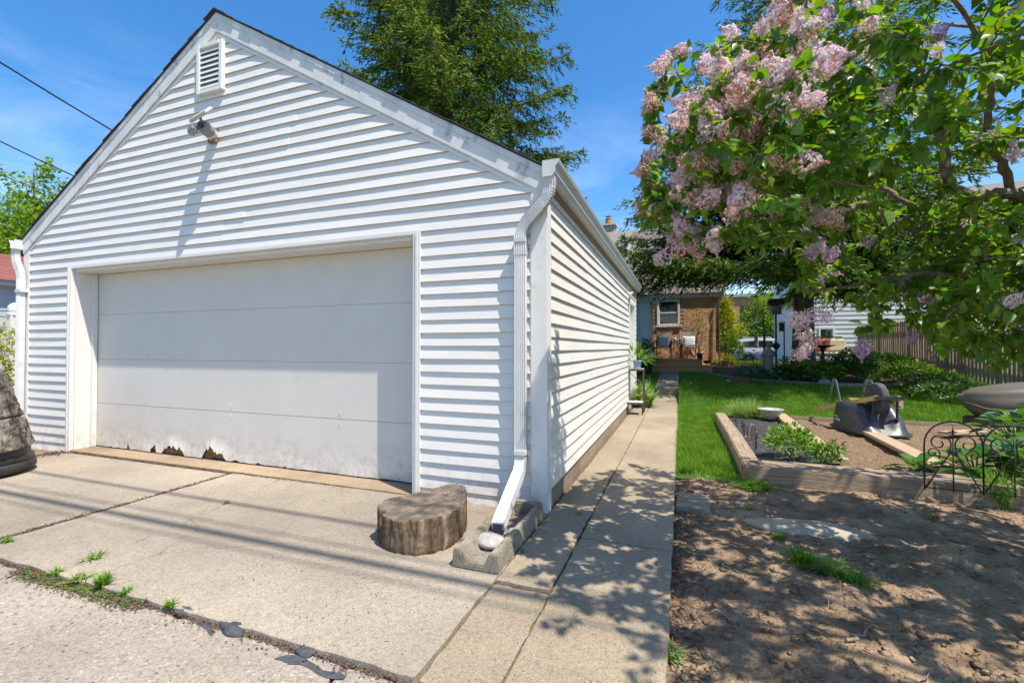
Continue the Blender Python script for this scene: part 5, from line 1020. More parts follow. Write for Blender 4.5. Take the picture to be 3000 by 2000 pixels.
def pot(name, label, c, r, h, m_, plant=None, cat='pot'):
    t = thing(name, label, cat, c); MB().lathe([(r*.62, 0), (r*.72, h*.05), (r*.92, h*.82), (r*1.04, h*.84), (r*1.06, h), (r*.93, h), (r*.9, h*.88), (r*.1, h*.86)], 22, c).build('pot_shell', m_, t, smooth=True)
    if plant:
        n, rr, hh, leaf, lm, T, TF = plant; c2 = Vector(c)+Vector((0, 0, h*.9)); d = rdir(n); d[:, 2] = np.abs(d[:, 2]); P = np.array(c2)+d*np.array([rr, rr, hh])*(.25+.75*rng.random(n)[:, None]**.5); ax = d+rdir(n)*.4; ax[:, 2] -= .2
        scatter('foliage', T, TF, P, frames(ax, np.tile([0, 0, 1.], (n, 1))+rdir(n)*.5), leaf*rng.uniform(.6, 1.2, n), lm, t)
    return t
STRAP = [(0, 0, 0), (-.05, .35, .08), (-.035, .75, .05), (0, 1, -.12), (.035, .75, .05), (.05, .35, .08)]; STRAP_F = [(0, 5, 1), (1, 5, 2), (5, 4, 2), (2, 4, 3)]
p = PY(2050, 1050, 15.75); pot('flower_pot', 'black plastic pot with bare vine stems at the deck edge', (p.x, 15.75, DZ), .10, .19, 'black_plastic', (40, .1, .15, .05, 'debris', OVAL, OVAL_F))
# climbing vine with bare stems
vn = thing('climbing_vine', 'bare tangled climbing vine against the brick wall', 'vine', (.55, 17.3, DZ)); mb = MB()
for i in range(16):
    x = .55+random.uniform(-.25, .2); pts = [(x*.3+.4, 17.2, DZ)]
    for k in range(1, 7): x += random.gauss(0, .06); pts.append((x, 17.36+random.uniform(-.1, .06), DZ+k*.27+random.uniform(-.05, .05)))
    mb.tube(pts, [.011*(1-.1*k) for k in range(7)], 5)
mb.build('stems', 'tag_wood', vn); n = 220; P = np.column_stack([rng.normal(.55, .2, n), rng.uniform(17.15, 17.4, n), DZ+rng.uniform(.9, 1.75, n)]); scatter('foliage', OVAL, OVAL_F, P, frames(rdir(n), rdir(n)), rng.uniform(.04, .08, n), 'bush_leaf', vn)
# metal goose
gz = .632; p = PY(2071, 1050, 15.42); t = thing('goose_figure', 'small dark metal goose figure on the lower deck step', 'figurine', (p.x, 15.42, gz))
m = MB(); m.tube([(p.x-.11, 15.42, gz+.13), (p.x-.07, 15.42, gz+.125), (p.x, 15.42, gz+.12), (p.x+.06, 15.42, gz+.14), (p.x+.085, 15.42, gz+.2), (p.x+.075, 15.42, gz+.255), (p.x+.04, 15.42, gz+.275), (p.x-.0, 15.42, gz+.255)], [.008, .045, .062, .05, .022, .017, .022, .006], 10); m.build('body', 'iron', t, smooth='all')
for s in (-.03, .02): MB().tube([(p.x+s, 15.42, gz+.08), (p.x+s, 15.42, gz)], .005, 5).build('leg', 'iron', t)
# planters by the garage corner and house
# two-tier plant stand by the garage side
ps = thing('plant_stand', 'two tier dark metal plant stand with scrolls at the garage side', 'plant stand', (-.78, 8.5, .01)); x0, x1, ya, yb, yc = -.93, -.645, 8.36, 8.60, 8.86
for (x, y, h) in ((x0, ya, .22), (x1, ya, .22), (x0, yb, .80), (x1, yb, .80), (x0, yc, .80), (x1, yc, .80)): MB().box(x-.011, x+.011, y-.011, y+.011, .008, h).build('leg', 'iron_brown', ps)
def tray(z, y0, y1):
    MB().box(x0-.014, x1+.014, y0-.014, y1+.014, z-.03, z).build('tier_frame', 'iron_brown', ps); MB().box(x0, x1, y0, y1, z+.001, z+.012).build('tier_top', 'tray_white', ps)
tray(.80, yb, yc); tray(.22, ya, yb)
for pts in (spiral(x1-.09, .55, .07, .02, 0, 7), spiral(x1-.06, .42, .05, .015, 3, -4), [(x0+.02, 0, .76), (x1-.08, 0, .60), (x1-.02, 0, .56)], [(x0+.02, 0, .25), (x0+.05, 0, .33), (x1-.1, 0, .42), (x1-.02, 0, .50)], spiral(x0+.1, .26, .06, .02, 1, 6)):
    MB().tube([(a, yb-.004, c) for a, b, c in pts], .006, 5).build('scroll', 'iron_brown', ps)
pot('potted_plant', 'blue glazed pot with narrow leaved plant on the plant stand', (-.76, 8.74, .8125), .085, .15, 'blue_glaze', (150, .24, .26, .20, 'bush_leaf', STRAP, STRAP_F), 'potted plant')
weed('daylily_clump', 'strappy leaved daylily clump behind the plant stand', (-.70, 9.6, .01), 340, .68, .42, 'grass_pale', .019, 'plant', None, .7)
pot('planter_pot', 'black pot with dark leafy plant at the left end of the deck', (-1.05, 14.85, .40), .26, .34, 'black_plastic', (700, .5, .75, .10, 'dark_leaf', OVAL, OVAL_F), 'planter')
shrub('foundation_shrub', 'dark shrub in front of the blue entry wing', (-1.75, 14.3, .36), (.65, .5, 1.1), 1500, .10, 'dark_leaf')
# right of the house
shrub('corner_shrub', 'tall yellow-green shrub at the right corner of the brick house', (1.48, 18.1, .5), (.34, .4, 2.5), 2600, .10, 'yellow_leaf', shell=.5)
shrub('corner_bush', 'rounded bright green bush in front of the corner shrub', (1.66, 17.6, .5), (.36, .4, 1.15), 1600, .09, 'bush_leaf', shell=.5)
p = PY(2128, 1065, 16.6); pot('terracotta_pot', 'terracotta pot with trailing yellow plant at the house corner', (p.x, 16.6, .53), .17, .24, 'terracotta', (260, .3, .25, .09, 'yellow_leaf', OVAL, OVAL_F), 'planter')
tag(MB().tube([(1.24, 17.35, .5), (1.22, 17.38, 2.9)], .03, 8).build('drain_pipe', 'iron_brown'), 'brown drain pipe at the brick house corner', 'pipe')
# ---------------------------------------------------------------- island bed under the spruce
th = np.linspace(0, 2*math.pi, 48, endpoint=False); V = [(3.9, 16.0, Hs(4, 16.0)+.12)]; 
for f in (.5, .85, 1.0): V += [(3.9+3.35*f*math.cos(a), 16.0+2.6*f*math.sin(a), Hs(0, 16.0+2.6*f*math.sin(a))+(.10 if f < .6 else .05 if f < .9 else .012)) for a in th]
F = [(0, 1+i, 1+(i+1) % 48) for i in range(48)]+[(1+k*48+i, 1+(k+1)*48+i, 1+(k+1)*48+(i+1) % 48) for k in (0, 1) for i in range(48)]+[(1+k*48+i, 1+(k+1)*48+(i+1) % 48, 1+k*48+(i+1) % 48) for k in (0, 1) for i in range(48)]
npmesh('mulch_bed', V, F, 'mulch', None, True)['kind'] = 'structure'
eg = thing('bed_edging', 'low grey edging strip round the mulch bed', 'edging', (4, 13.9, .3))
pts = [(3.9+3.38*math.cos(a), 16.0+2.63*math.sin(a), Hs(0, 16.0+2.63*math.sin(a))+.03) for a in np.linspace(R(185), R(330), 40)]; MB().sweep(pts, [(-.012, -.04), (.012, -.04), (.012, .03), (-.012, .03)]).build('strip', 'stone_grey', eg)
def bz(x, y): return Hs(x, y)+.06
# hostas: every leaf a piece
def mk_leaf_mesh():
    me = bpy.data.meshes.new('leaf'); me.from_pydata([(a, b, c) for a, b, c in LEAF], [], LEAF_F); me.update(); me.polygons.foreach_set('use_smooth', [True]*len(me.polygons)); return me
LM = mk_leaf_mesh(); LM.materials.append(M['hosta_leaf']); BLM = mk_leaf_mesh(); BLM.materials.append(M['big_leaf'])
def leaf_plant(name, label, c, n, ll, r, me, cat='plant', group=None, hgt=.3, wide=1.0, up=.35):
    t = thing(name, label, cat, c, group); mb = MB(); c = Vector(c)
    for i in range(n):
        a = i*2.399+random.uniform(-.3, .3); q = ((i+.5)/n)**.6*r; b = c+Vector((q*.55*math.cos(a), q*.55*math.sin(a), hgt*(1.05-.55*(q/r))*random.uniform(.8, 1.1))); el = random.uniform(.1, .6)-.9*(q/r)+up
        o = bpy.data.objects.new('leaf', me); COL.objects.link(o); o.parent = t; o.matrix_parent_inverse = t.matrix_basis.inverted(); s = ll*random.uniform(.7, 1.15)
        o.matrix_basis = Matrix.Translation(b) @ Matrix.Rotation(a-math.pi/2, 4, 'Z') @ Matrix.Rotation(el, 4, 'X') @ Matrix.Rotation(random.uniform(-.3, .3), 4, 'Y') @ Matrix.Diagonal((s*wide, s, s, 1))
        mb.tube([tuple(c), tuple((c+b)/2+Vector((0, 0, .04))), tuple(b)], [.008, .006, .005], 4)
    mb.build('stalks', 'bush_leaf', t); return t
for i, (u, v, Yd, n, ll, r, lb) in enumerate(((2215, 1090, 13.9, 26, .20, .5, 'leftmost hosta at the front of the mulch bed'), (2262, 1098, 13.75, 24, .24, .5, 'hosta in front of the stone statue'), (2305, 1095, 13.9, 24, .22, .5, 'hosta right of the statue, below the blue pot'),
        (2185, 1080, 14.6, 20, .2, .4, 'small hosta behind the red stone edging'))):
    p = PY(u, v, Yd); leaf_plant('hosta', lb, (p.x, Yd, bz(p.x, Yd)-.04), n, ll, r, LM, 'hosta', 'hostas in the mulch bed')
for i, (u, Yd, rx, rz, n, mm, lb) in enumerate(((2345, 13.8, .45, .42, 900, 'dark_leaf', 'low dark leafy plant in front of the spruce trunk'), (2395, 13.7, .5, .5, 1100, 'bush_leaf', 'bright leafy plant in front of the bird bath'), (2455, 13.9, .5, .6, 1000, 'dark_leaf', 'dark fine leaved plant right of the bird bath'),
        (2505, 14.0, .5, .75, 1100, 'dark_leaf', 'taller dark plant before the grey pointed stone'), (2600, 14.9, .75, .6, 1500, 'bush_leaf', 'wide low green shrub by the picket fence'), (2680, 13.6, .7, .5, 1500, 'bush_leaf', 'bright spreading shrub nearest the picket fence'), (2755, 12.6, .6, .35, 900, 'dark_leaf', 'low ground cover along the fence foot'), (2790, 11.2, .6, .3, 900, 'dark_leaf', 'low dark ground cover left of the kayak'))):
    x = PY(u, 1080, Yd).x; shrub('garden_plant', lb, (x, Yd, bz(x, Yd)-.05), (rx, rx*.8, rz), n, .10, mm, 'plant', group='plants in the mulch bed', stems=5)
x = PY(2545, 1080, 13.8).x; weed('daylily_clump', 'arching strap leaved clump right of the dark plants', (x, 13.8, bz(x, 13.8)-.04), 140, .6, .6, 'grass_pale', .016, 'plant', None, .8)
# stones
p = PY(2165, 1090, 13.6); tag(MB().box(p.x-.28, p.x+.26, 13.5, 13.75, .2, .42).build('edging_stone', 'stone_red', bevel=.03), 'dark red block at the left end of the mulch bed', 'stone')
p = PY(2134, 1090, 13.6); tag(blob('stone', (p.x, 13.55, .30), .07, .06, .055, 'stone_pale', seed=71), 'small white stone beside the dark red block', 'stone')
p = PY(2420, 1120, 13.2); tag(blob('stone', (p.x, 13.35, .33), .15, .11, .10, 'stone_grey', seed=72), 'grey stone at the edge of the mulch bed', 'stone')
p = PY(2518, 1060, 15.0); tag(blob('standing_stone', (p.x, 15.0, .75), .12, .10, .45, 'stone_grey', seed=73, amp=.12), 'upright pointed grey stone among the dark plants', 'stone')
# statue: robed figure with folded arms, one carved piece
p = PY(2252, 1040, 15.4); sx_, sy_, sz_ = p.x, 15.4, bz(p.x, 15.4)-.02
m = MB(); m.lathe([(.15, 0), (.16, .05), (.13, .07)], 16, (sx_, sy_, sz_))
rob = [(.125, .05), (.13, .1), (.12, .25), (.115, .4), (.125, .5), (.135, .58), (.12, .64), (.07, .68), (.045, .70), (.048, .72), (.062, .76), (.066, .80), (.055, .845), (.03, .87), (.008, .875)]; n = 28; vs = []
for r, z in rob:
    for i in range(n):
        a = 2*math.pi*i/n; fold = 1+(.05*math.sin(a*9)*(1 if z < .45 else 0)); vs.append((sx_+r*fold*math.cos(a), sy_+r*fold*.8*math.sin(a)-(.02 if z > .7 else 0), sz_+z))
m.add(vs, [(l*n+i, l*n+(i+1) % n, (l+1)*n+(i+1) % n, (l+1)*n+i) for l in range(len(rob)-1) for i in range(n)])
for s in (-1, 1): m.tube([(sx_+s*.12, sy_, sz_+.60), (sx_+s*.165, sy_-.05, sz_+.47), (sx_+s*.06, sy_-.13, sz_+.50), (sx_, sy_-.135, sz_+.53)], [.045, .042, .032, .02], 8)
tag(m.build('garden_statue', 'statue', smooth='all'), 'grey stone statue of a robed figure with folded arms', 'statue')
# small wire scroll panel, posts, feeders
p = PY(2162, 1075, 15.6); iron_panel('wire_scroll_panel', 'small dark wire scroll panel left of the stone statue', p.x, 2, .215, .62, 15.6, bz(p.x, 15.6)-.06, .007)
def post(name, label, u, Yd, vtop, r, cat='post', extra=None, m_='iron'):
    q = PY(u, vtop, Yd); t = thing(name, label, cat, (q.x, Yd, bz(q.x, Yd))); MB().tube([(q.x, Yd, bz(q.x, Yd)-.1), (q.x, Yd, q.z)], r, 8).build('pole', m_, t); 
    if extra: extra(t, q, Yd)
    return t
def feeder(t, q, Y):
    MB().tube([(q.x, Y, q.z-.02), (q.x+.02, Y, q.z+.12), (q.x+.0, Y, q.z+.2), (q.x-.12, Y, q.z+.22), (q.x-.24, Y, q.z+.16), (q.x-.28, Y, q.z+.02)], .010, 6).build('hook', 'iron', t)
post('shepherd_hook', 'dark garden post with a curved hook left of the statue', 2239, 15.9, 975, .032, 'post', feeder)
q = PY(2215, 1000, 15.9); t = thing('bird_feeder', 'tube bird feeder hanging from the curved hook', 'bird feeder', (q.x, 15.9, q.z)); MB().lathe([(.055, 0), (.05, .02), (.05, .30), (.058, .31), (.045, .36), (.01, .38)], 14, (q.x, 15.9, q.z-.15)).build('tube_body', 'tag_wood', t, smooth=True); MB().lathe([(.07, 0), (.07, .015), (.04, .03)], 14, (q.x, 15.9, q.z-.19)).build('tray', 'iron', t); MB().tube([(q.x, 15.9, q.z+.22), (q.x, 15.9, q.z+.42)], .004, 4).build('hanger', 'iron', t)
def bhouse(t, q, Y):
    MB().lathe([(.165, 0), (.15, .02), (.14, .22), (.02, .3)], 18, (q.x, Y, q.z-.02)).build('baffle_dome', 'grey_metal', t, smooth=True); MB().box(q.x-.2, q.x+.2, Y-.15, Y+.15, q.z+.24, q.z+.42).build('feeder_box', 'iron', t, bevel=.03)
    MB().lathe([(.05, 0), (.11, .1), (.10, .14), (.04, .2)], 12, (q.x, Y, q.z-1.05)).build('squirrel_guard', 'iron', t, smooth=True)
post('feeder_pole', 'tall feeder pole with a grey dome behind the statue', 2273, 15.2, 918, .028, 'bird feeder', bhouse, 'iron_brown')
def lantern(t, q, Y):
    MB().tube([(q.x, Y, q.z), (q.x+.05, Y, q.z+.02), (q.x-.10, Y, q.z+.03), (q.x-.16, Y, q.z-.02)], .008, 5).build('arm', 'iron', t); MB().box(q.x-.13, q.x-.01, Y-.06, Y+.06, q.z-.26, q.z-.06).build('lantern_body', 'iron', t, bevel=.01); MB().lathe([(.1, 0), (.02, .07)], 4, (q.x-.07, Y, q.z-.06)).build('lantern_cap', 'iron', t)
post('lantern_pole', 'dark pole with a hanging lantern beside the spruce trunk', 2297, 15.8, 945, .018, 'lantern', lantern)
# bird bath
p = PY(2410, 1011, 14.4); zt = p.z; zg = bz(p.x, 14.4); t = thing('bird_bath', 'black pedestal bird bath in front of the white neighbour wall', 'bird bath', (p.x, 14.4, zg))
MB().lathe([(.13, 0), (.12, .04), (.05, .09), (.038, .2), (.035, zt-zg-.18), (.055, zt-zg-.1), (.08, zt-zg-.06)], 16, (p.x, 14.4, zg)).build('pedestal', 'iron', t, smooth=True); MB().lathe([(.06, 0), (.2, .03), (.30, .06), (.305, .07), (.28, .065), (.05, .03)], 24, (p.x, 14.4, zt-.065)).build('basin', 'iron', t, smooth=True)
p = PY(2297, 1072, 15.2); pot('glazed_pot', 'dark navy glazed pot at the foot of the spruce trunk', (p.x, 15.2, bz(p.x, 15.2)-.02), .2, .2, 'navy_glaze', (120, .18, .3, .09, 'dark_leaf', OVAL, OVAL_F), 'pot')
p = PY(2522, 1050, 15.8); pot('coleus_pot', 'brown pot with yellow and red foliage near the picket fence', (p.x+.1, 15.8, bz(p.x, 15.8)), .24, .28, 'terracotta', (420, .36, .42, .11, 'yellow_leaf', OVAL, OVAL_F), 'planter')
p = PY(2627, 1052, 16.2); t = thing('blue_bucket', 'blue bucket with a yellow rim before the picket fence', 'bucket', (p.x, 16.2, Hs(0, 16.2))); zz = Hs(0, 16.2); MB().lathe([(.14, 0), (.17, .42), (.15, .42), (.1, .3)], 18, (p.x, 16.2, zz)).build('bucket_wall', 'blue_paint', t, smooth=True); MB().lathe([(.175, 0), (.18, .05), (.16, .05)], 18, (p.x, 16.2, zz+.40)).build('rim', 'orange_paint', t, smooth=True)
# cushioned garden lounger
p = PY(2415, 1050, 18.2); zz = Hs(0, 18.2); gx = p.x; t = thing('garden_lounger', 'garden lounger with cream pad behind the bird bath', 'lounger', (gx, 18.2, zz))
for xx in (gx-.6, gx+.62):
    for yy in (17.9, 18.5): MB().tube([(xx, yy, zz), (xx, yy, zz+.34)], .02, 6).build('leg', 'tag_wood', t)
MB().box(gx-.7, gx+.7, 17.85, 18.55, zz+.34, zz+.38).build('seat_frame', 'tag_wood', t); MB().box(gx-.7, gx+.68, 17.85, 18.52, zz+.382, zz+.50).build('seat_pad', 'cushion_cream', t, bevel=.05, seg=3); MB().box(gx-.2, gx+.7, 18.40, 18.58, zz+.50, zz+.95).build('back_pad', 'cushion_cream', t, bevel=.07, seg=3); MB().tube([(gx-.6, 18.6, zz+.36), (gx-.6, 18.62, zz+1.0), (gx+.62, 18.62, zz+1.0), (gx+.62, 18.6, zz+.36)], .02, 6).build('back_frame', 'iron', t)
o = MB().box(gx-.55, gx+.15, 18.1, 18.36, zz+.51, zz+.96).build('cushion', 'cushion_red', bevel=.08, seg=3); tag(o, 'red cushion leaning on the garden lounger', 'cushion')
# parrot ornament on the trunk
q = PD(2363, 1030, 12.6); t = thing('tree_ornament', 'blue and orange bird ornament on the spruce trunk', 'ornament', (q.x, q.y, q.z))
MB().lathe([(.02, -.22), (.07, -.12), (.10, 0), (.08, .1), (.06, .13), (.065, .18), (.03, .23), (.005, .24)], 14, (q.x+.08, q.y, q.z)).build('body', 'blue_paint', t, smooth='all'); MB().lathe([(.01, -.14), (.05, -.06), (.055, .03), (.03, .1), (.005, .13)], 12, (q.x-.03, q.y-.02, q.z+.02)).build('wing', 'orange_paint', t, smooth='all')

# ---------------------------------------------------------------- picket fence
pf = thing('picket_fence', 'weathered grey wooden picket fence along the right side of the garden', 'fence', (6.7, 16, .3))
fa = Vector((6.95, 9.6)); fb = Vector((6.3, 21.0)); Lf = (fb-fa).length; fd = (fb-fa)/Lf; n = int(Lf/.135)
pk = MB().add([(-.045, -.011, 0), (.045, -.011, 0), (.045, -.011, 1.36), (0, -.011, 1.44), (-.045, -.011, 1.36), (-.045, .011, 0), (.045, .011, 0), (.045, .011, 1.36), (0, .011, 1.44), (-.045, .011, 1.36)], [(0, 1, 2, 3, 4), (9, 8, 7, 6, 5), (0, 5, 6, 1), (1, 6, 7, 2), (2, 7, 8, 3), (3, 8, 9, 4), (4, 9, 5, 0)]).build('picket', 'fence_wood', pf)
ang = math.atan2(fd.y, fd.x)
for i in range(n):
    o = pk if i == 0 else pk.copy()
    if i: COL.objects.link(o)
    c = fa+fd*(i*.135+.05); o.matrix_basis = Matrix.Translation((c.x, c.y, Hs(0, c.y)+.06+random.uniform(-.02, .02))) @ Matrix.Rotation(ang+random.uniform(-.03, .03), 4, 'Z') @ Matrix.Rotation(random.uniform(-.012, .012), 4, 'Y')
nrm = Vector((-fd.y, fd.x))
for hz in (.35, 1.12):
    for k in range(6):
        a = fa+fd*(Lf*k/6)-nrm*.04; b = fa+fd*(Lf*(k+1)/6)-nrm*.04; MB().bar((a.x, a.y, Hs(0, a.y)+hz), (b.x, b.y, Hs(0, b.y)+hz), .04, .085).build('rail', 'fence_wood', pf)
for k in range(7):
    a = fa+fd*(Lf*k/6)-nrm*.11; MB().box(a.x-.045, a.x+.045, a.y-.045, a.y+.045, Hs(0, a.y)-.1, Hs(0, a.y)+1.4).build('post', 'fence_wood', pf)

# ---------------------------------------------------------------- neighbour's white house on the right, far houses, street, car
nh = thing('white_house', 'white sided neighbour house beyond the picket fence', 'house', (10, 23, .3)); ny = 23.0; nx0, nx1 = 5.4, 19.5
MB().box(nx0, nx1, ny, ny+9, -.2, 5.6).build('wall', 'siding_white', nh)
for i in range(28): z0 = .3+i*.19; MB().add([(nx0-.01, ny, z0), (nx0-.01, ny-.022, z0), (nx0-.01, ny-.002, z0+.19), (nx1, ny, z0), (nx1, ny-.022, z0), (nx1, ny-.002, z0+.19)], [(0, 1, 4, 3), (1, 2, 5, 4), (0, 2, 1), (3, 4, 5)]).build('siding_board', 'siding_white', nh)
MB().prism([(ny-.1, 5.5), (ny+4.5, 8.8), (ny+9.1, 5.5)], 'x', nx0-.3, nx1+.3).build('roof', 'roof_grey', nh); MB().box(nx0-.3, nx1+.3, ny-.2, ny-.102, 5.38, 5.6).build('gutter', 'gutter_metal', nh)
for (a, b, c, d) in ((5.62, 6.05, 1.45, 2.0), (9.4, 10.4, 1.7, 2.8), (12, 13.2, 1.5, 2.8), (9, 10, 3.9, 5.0), (13, 14.2, 3.9, 5.0)):
    o = thing('window', None, None, (a, ny, c)); sub(o, nh); MB().box(a-.08, b+.08, ny-.05, ny-.0, c-.08, d+.08).build('window_frame', 'white_paint', o); MB().box(a, b, ny-.056, ny-.0505, c, d).build('pane', 'glass_dark', o)
t = thing('white_shed', 'white sided garage beyond the picket fence at the far right', 'garage', (12, 14, .2)); MB().box(9.2, 16, 12.5, 18.5, -.2, 2.5).build('wall', 'siding_white', t); MB().prism([(12.1, 2.45), (15.5, 4.6), (18.9, 2.45)], 'x', 9.0, 16.2).build('roof', 'roof_grey', t); MB().box(8.97, 9.0, 12.2, 18.8, 2.3, 2.5).build('fascia', 'white_paint', t)
for i in range(20): z0 = .1+i*.12; MB().add([(9.2, 12.5, z0), (9.185, 12.5, z0), (9.199, 12.5, z0+.12), (9.2, 18.5, z0), (9.185, 18.5, z0), (9.199, 18.5, z0+.12)], [(0, 1, 4, 3), (1, 2, 5, 4), (0, 2, 1), (3, 4, 5)]).build('siding_board', 'siding_white', t); MB().add([(9.2, 12.5, z0), (9.2, 12.485, z0), (9.2, 12.499, z0+.12), (16, 12.5, z0), (16, 12.485, z0), (16, 12.499, z0+.12)], [(0, 1, 4, 3), (1, 2, 5, 4), (0, 2, 1), (3, 4, 5)]).build('siding_board', 'siding_white', t)
p = PY(2300, 930, 42); t = thing('far_house', 'small white gabled house far across the street', 'house', (p.x, 42, 0)); MB().box(p.x-2.2, p.x+2.6, 42, 50, -.3, 3.0).build('wall', 'siding_white', t); MB().prism([(p.x-2.4, 3.0), (p.x+.2, 4.6), (p.x+2.8, 3.0)], 'y', 41.8, 50.2).build('roof', 'roof_grey', t)
MB().box(p.x-1.5, p.x-.3, 41.95, 42.0, .9, 2.2).build('window', 'glass_dark', t); MB().box(p.x+.7, p.x+1.7, 41.95, 42.0, .1, 2.2).build('door', 'white_paint', t)
t = thing('brick_building', 'orange brick building far behind the street trees', 'building', (4, 50, 0)); MB().box(-4, 8.4, 50, 60, -.3, 6.2).build('wall', 'brick_far', t); MB().box(-4.2, 8.6, 49.8, 60.2, 6.2, 6.5).build('parapet', 'stone_pale', t)
for a in (-2.5, 0, 2.5, 5.5):
    for c in (.9, 3.8): MB().box(a, a+1.3, 49.95, 50, c, c+1.5).build('window', 'glass_dark', t)
grid('street', np.linspace(-80, 80, 9), np.linspace(31.3, 39.5, 3), lambda x, y: H(x, y)-.045, 'asphalt')['kind'] = 'structure'
# white sport utility vehicle, side on, nose to the right
q = PY(2138, 1050, 34.0); cxr = q.x; cz = Hs(0, 34)-.04; ca = thing('parked_car', 'white sport utility vehicle parked on the street', 'car', (cxr+2.3, 34, cz))
out = [(0, .42), (.02, .95), (.10, 1.08), (.22, 1.15), (.42, 1.60), (.55, 1.68), (1.6, 1.74), (2.5, 1.70), (2.75, 1.62), (3.55, 1.12), (3.75, 1.06), (4.5, .96), (4.72, .85), (4.78, .6), (4.76, .38), (4.35, .33), (4.3, .55), (4.1, .72), (3.85, .76), (3.6, .70), (3.43, .52), (3.4, .3), (1.5, .3), (1.45, .55), (1.25, .73), (1.0, .77), (.75, .72), (.58, .55), (.55, .34)]
MB().prism([(cxr+a, cz+b) for a, b in out], 'y', 33.1, 34.9).build('body', 'car_white', ca, bevel=.05, seg=2)
for poly in ([(.62, 1.18), (.72, 1.52), (1.55, 1.58), (1.55, 1.18)], [(1.62, 1.18), (1.62, 1.58), (2.42, 1.56), (2.42, 1.17)], [(2.49, 1.17), (2.49, 1.55), (2.7, 1.51), (3.35, 1.14)]): MB().prism([(cxr+a, cz+b) for a, b in poly], 'y', 33.085, 33.099).build('window', 'glass_dark', ca)
for a in (1.0, 3.85):
    for yy in (33.05, 34.75):
        wv = thing('wheel', None, None, (cxr+a, yy, cz)); sub(wv, ca); MB().lathe([(.2, 0), (.33, 0), (.35, .04), (.35, .16), (.33, .2), (.2, .2)], 24).xf(Matrix.Translation((cxr+a, yy+.2, cz+.35)) @ Matrix.Rotation(R(90), 4, 'X')).build('tyre', 'tire', wv); MB().lathe([(.02, -.01), (.21, .0), (.22, .03), (.02, .04)], 20).xf(Matrix.Translation((cxr+a, yy+.03, cz+.35)) @ Matrix.Rotation(R(90), 4, 'X')).build('rim', 'steel', wv)
MB().box(cxr+4.55, cxr+4.72, 33.08, 33.3, cz+.72, cz+.86).build('headlight', 'panel_plastic', ca, bevel=.02); MB().box(cxr+.0, cxr+.12, 33.08, 33.25, cz+.95, cz+1.15).build('tail_light', 'cushion_red', ca, bevel=.02)
MB().box(cxr+2.62, cxr+2.82, 32.9, 33.09, cz+1.16, cz+1.28).build('wing_mirror', 'car_white', ca, bevel=.02); MB().tube([(cxr+.7, 33.3, cz+1.74), (cxr+.8, 33.3, cz+1.79), (cxr+2.3, 33.3, cz+1.79), (cxr+2.4, 33.3, cz+1.73)], .02, 6).build('roof_rail', 'steel', ca)
for a in (1.3, 2.2): MB().box(cxr+a, cxr+a+.16, 33.075, 33.092, cz+1.02, cz+1.05).build('door_handle', 'car_white', ca)
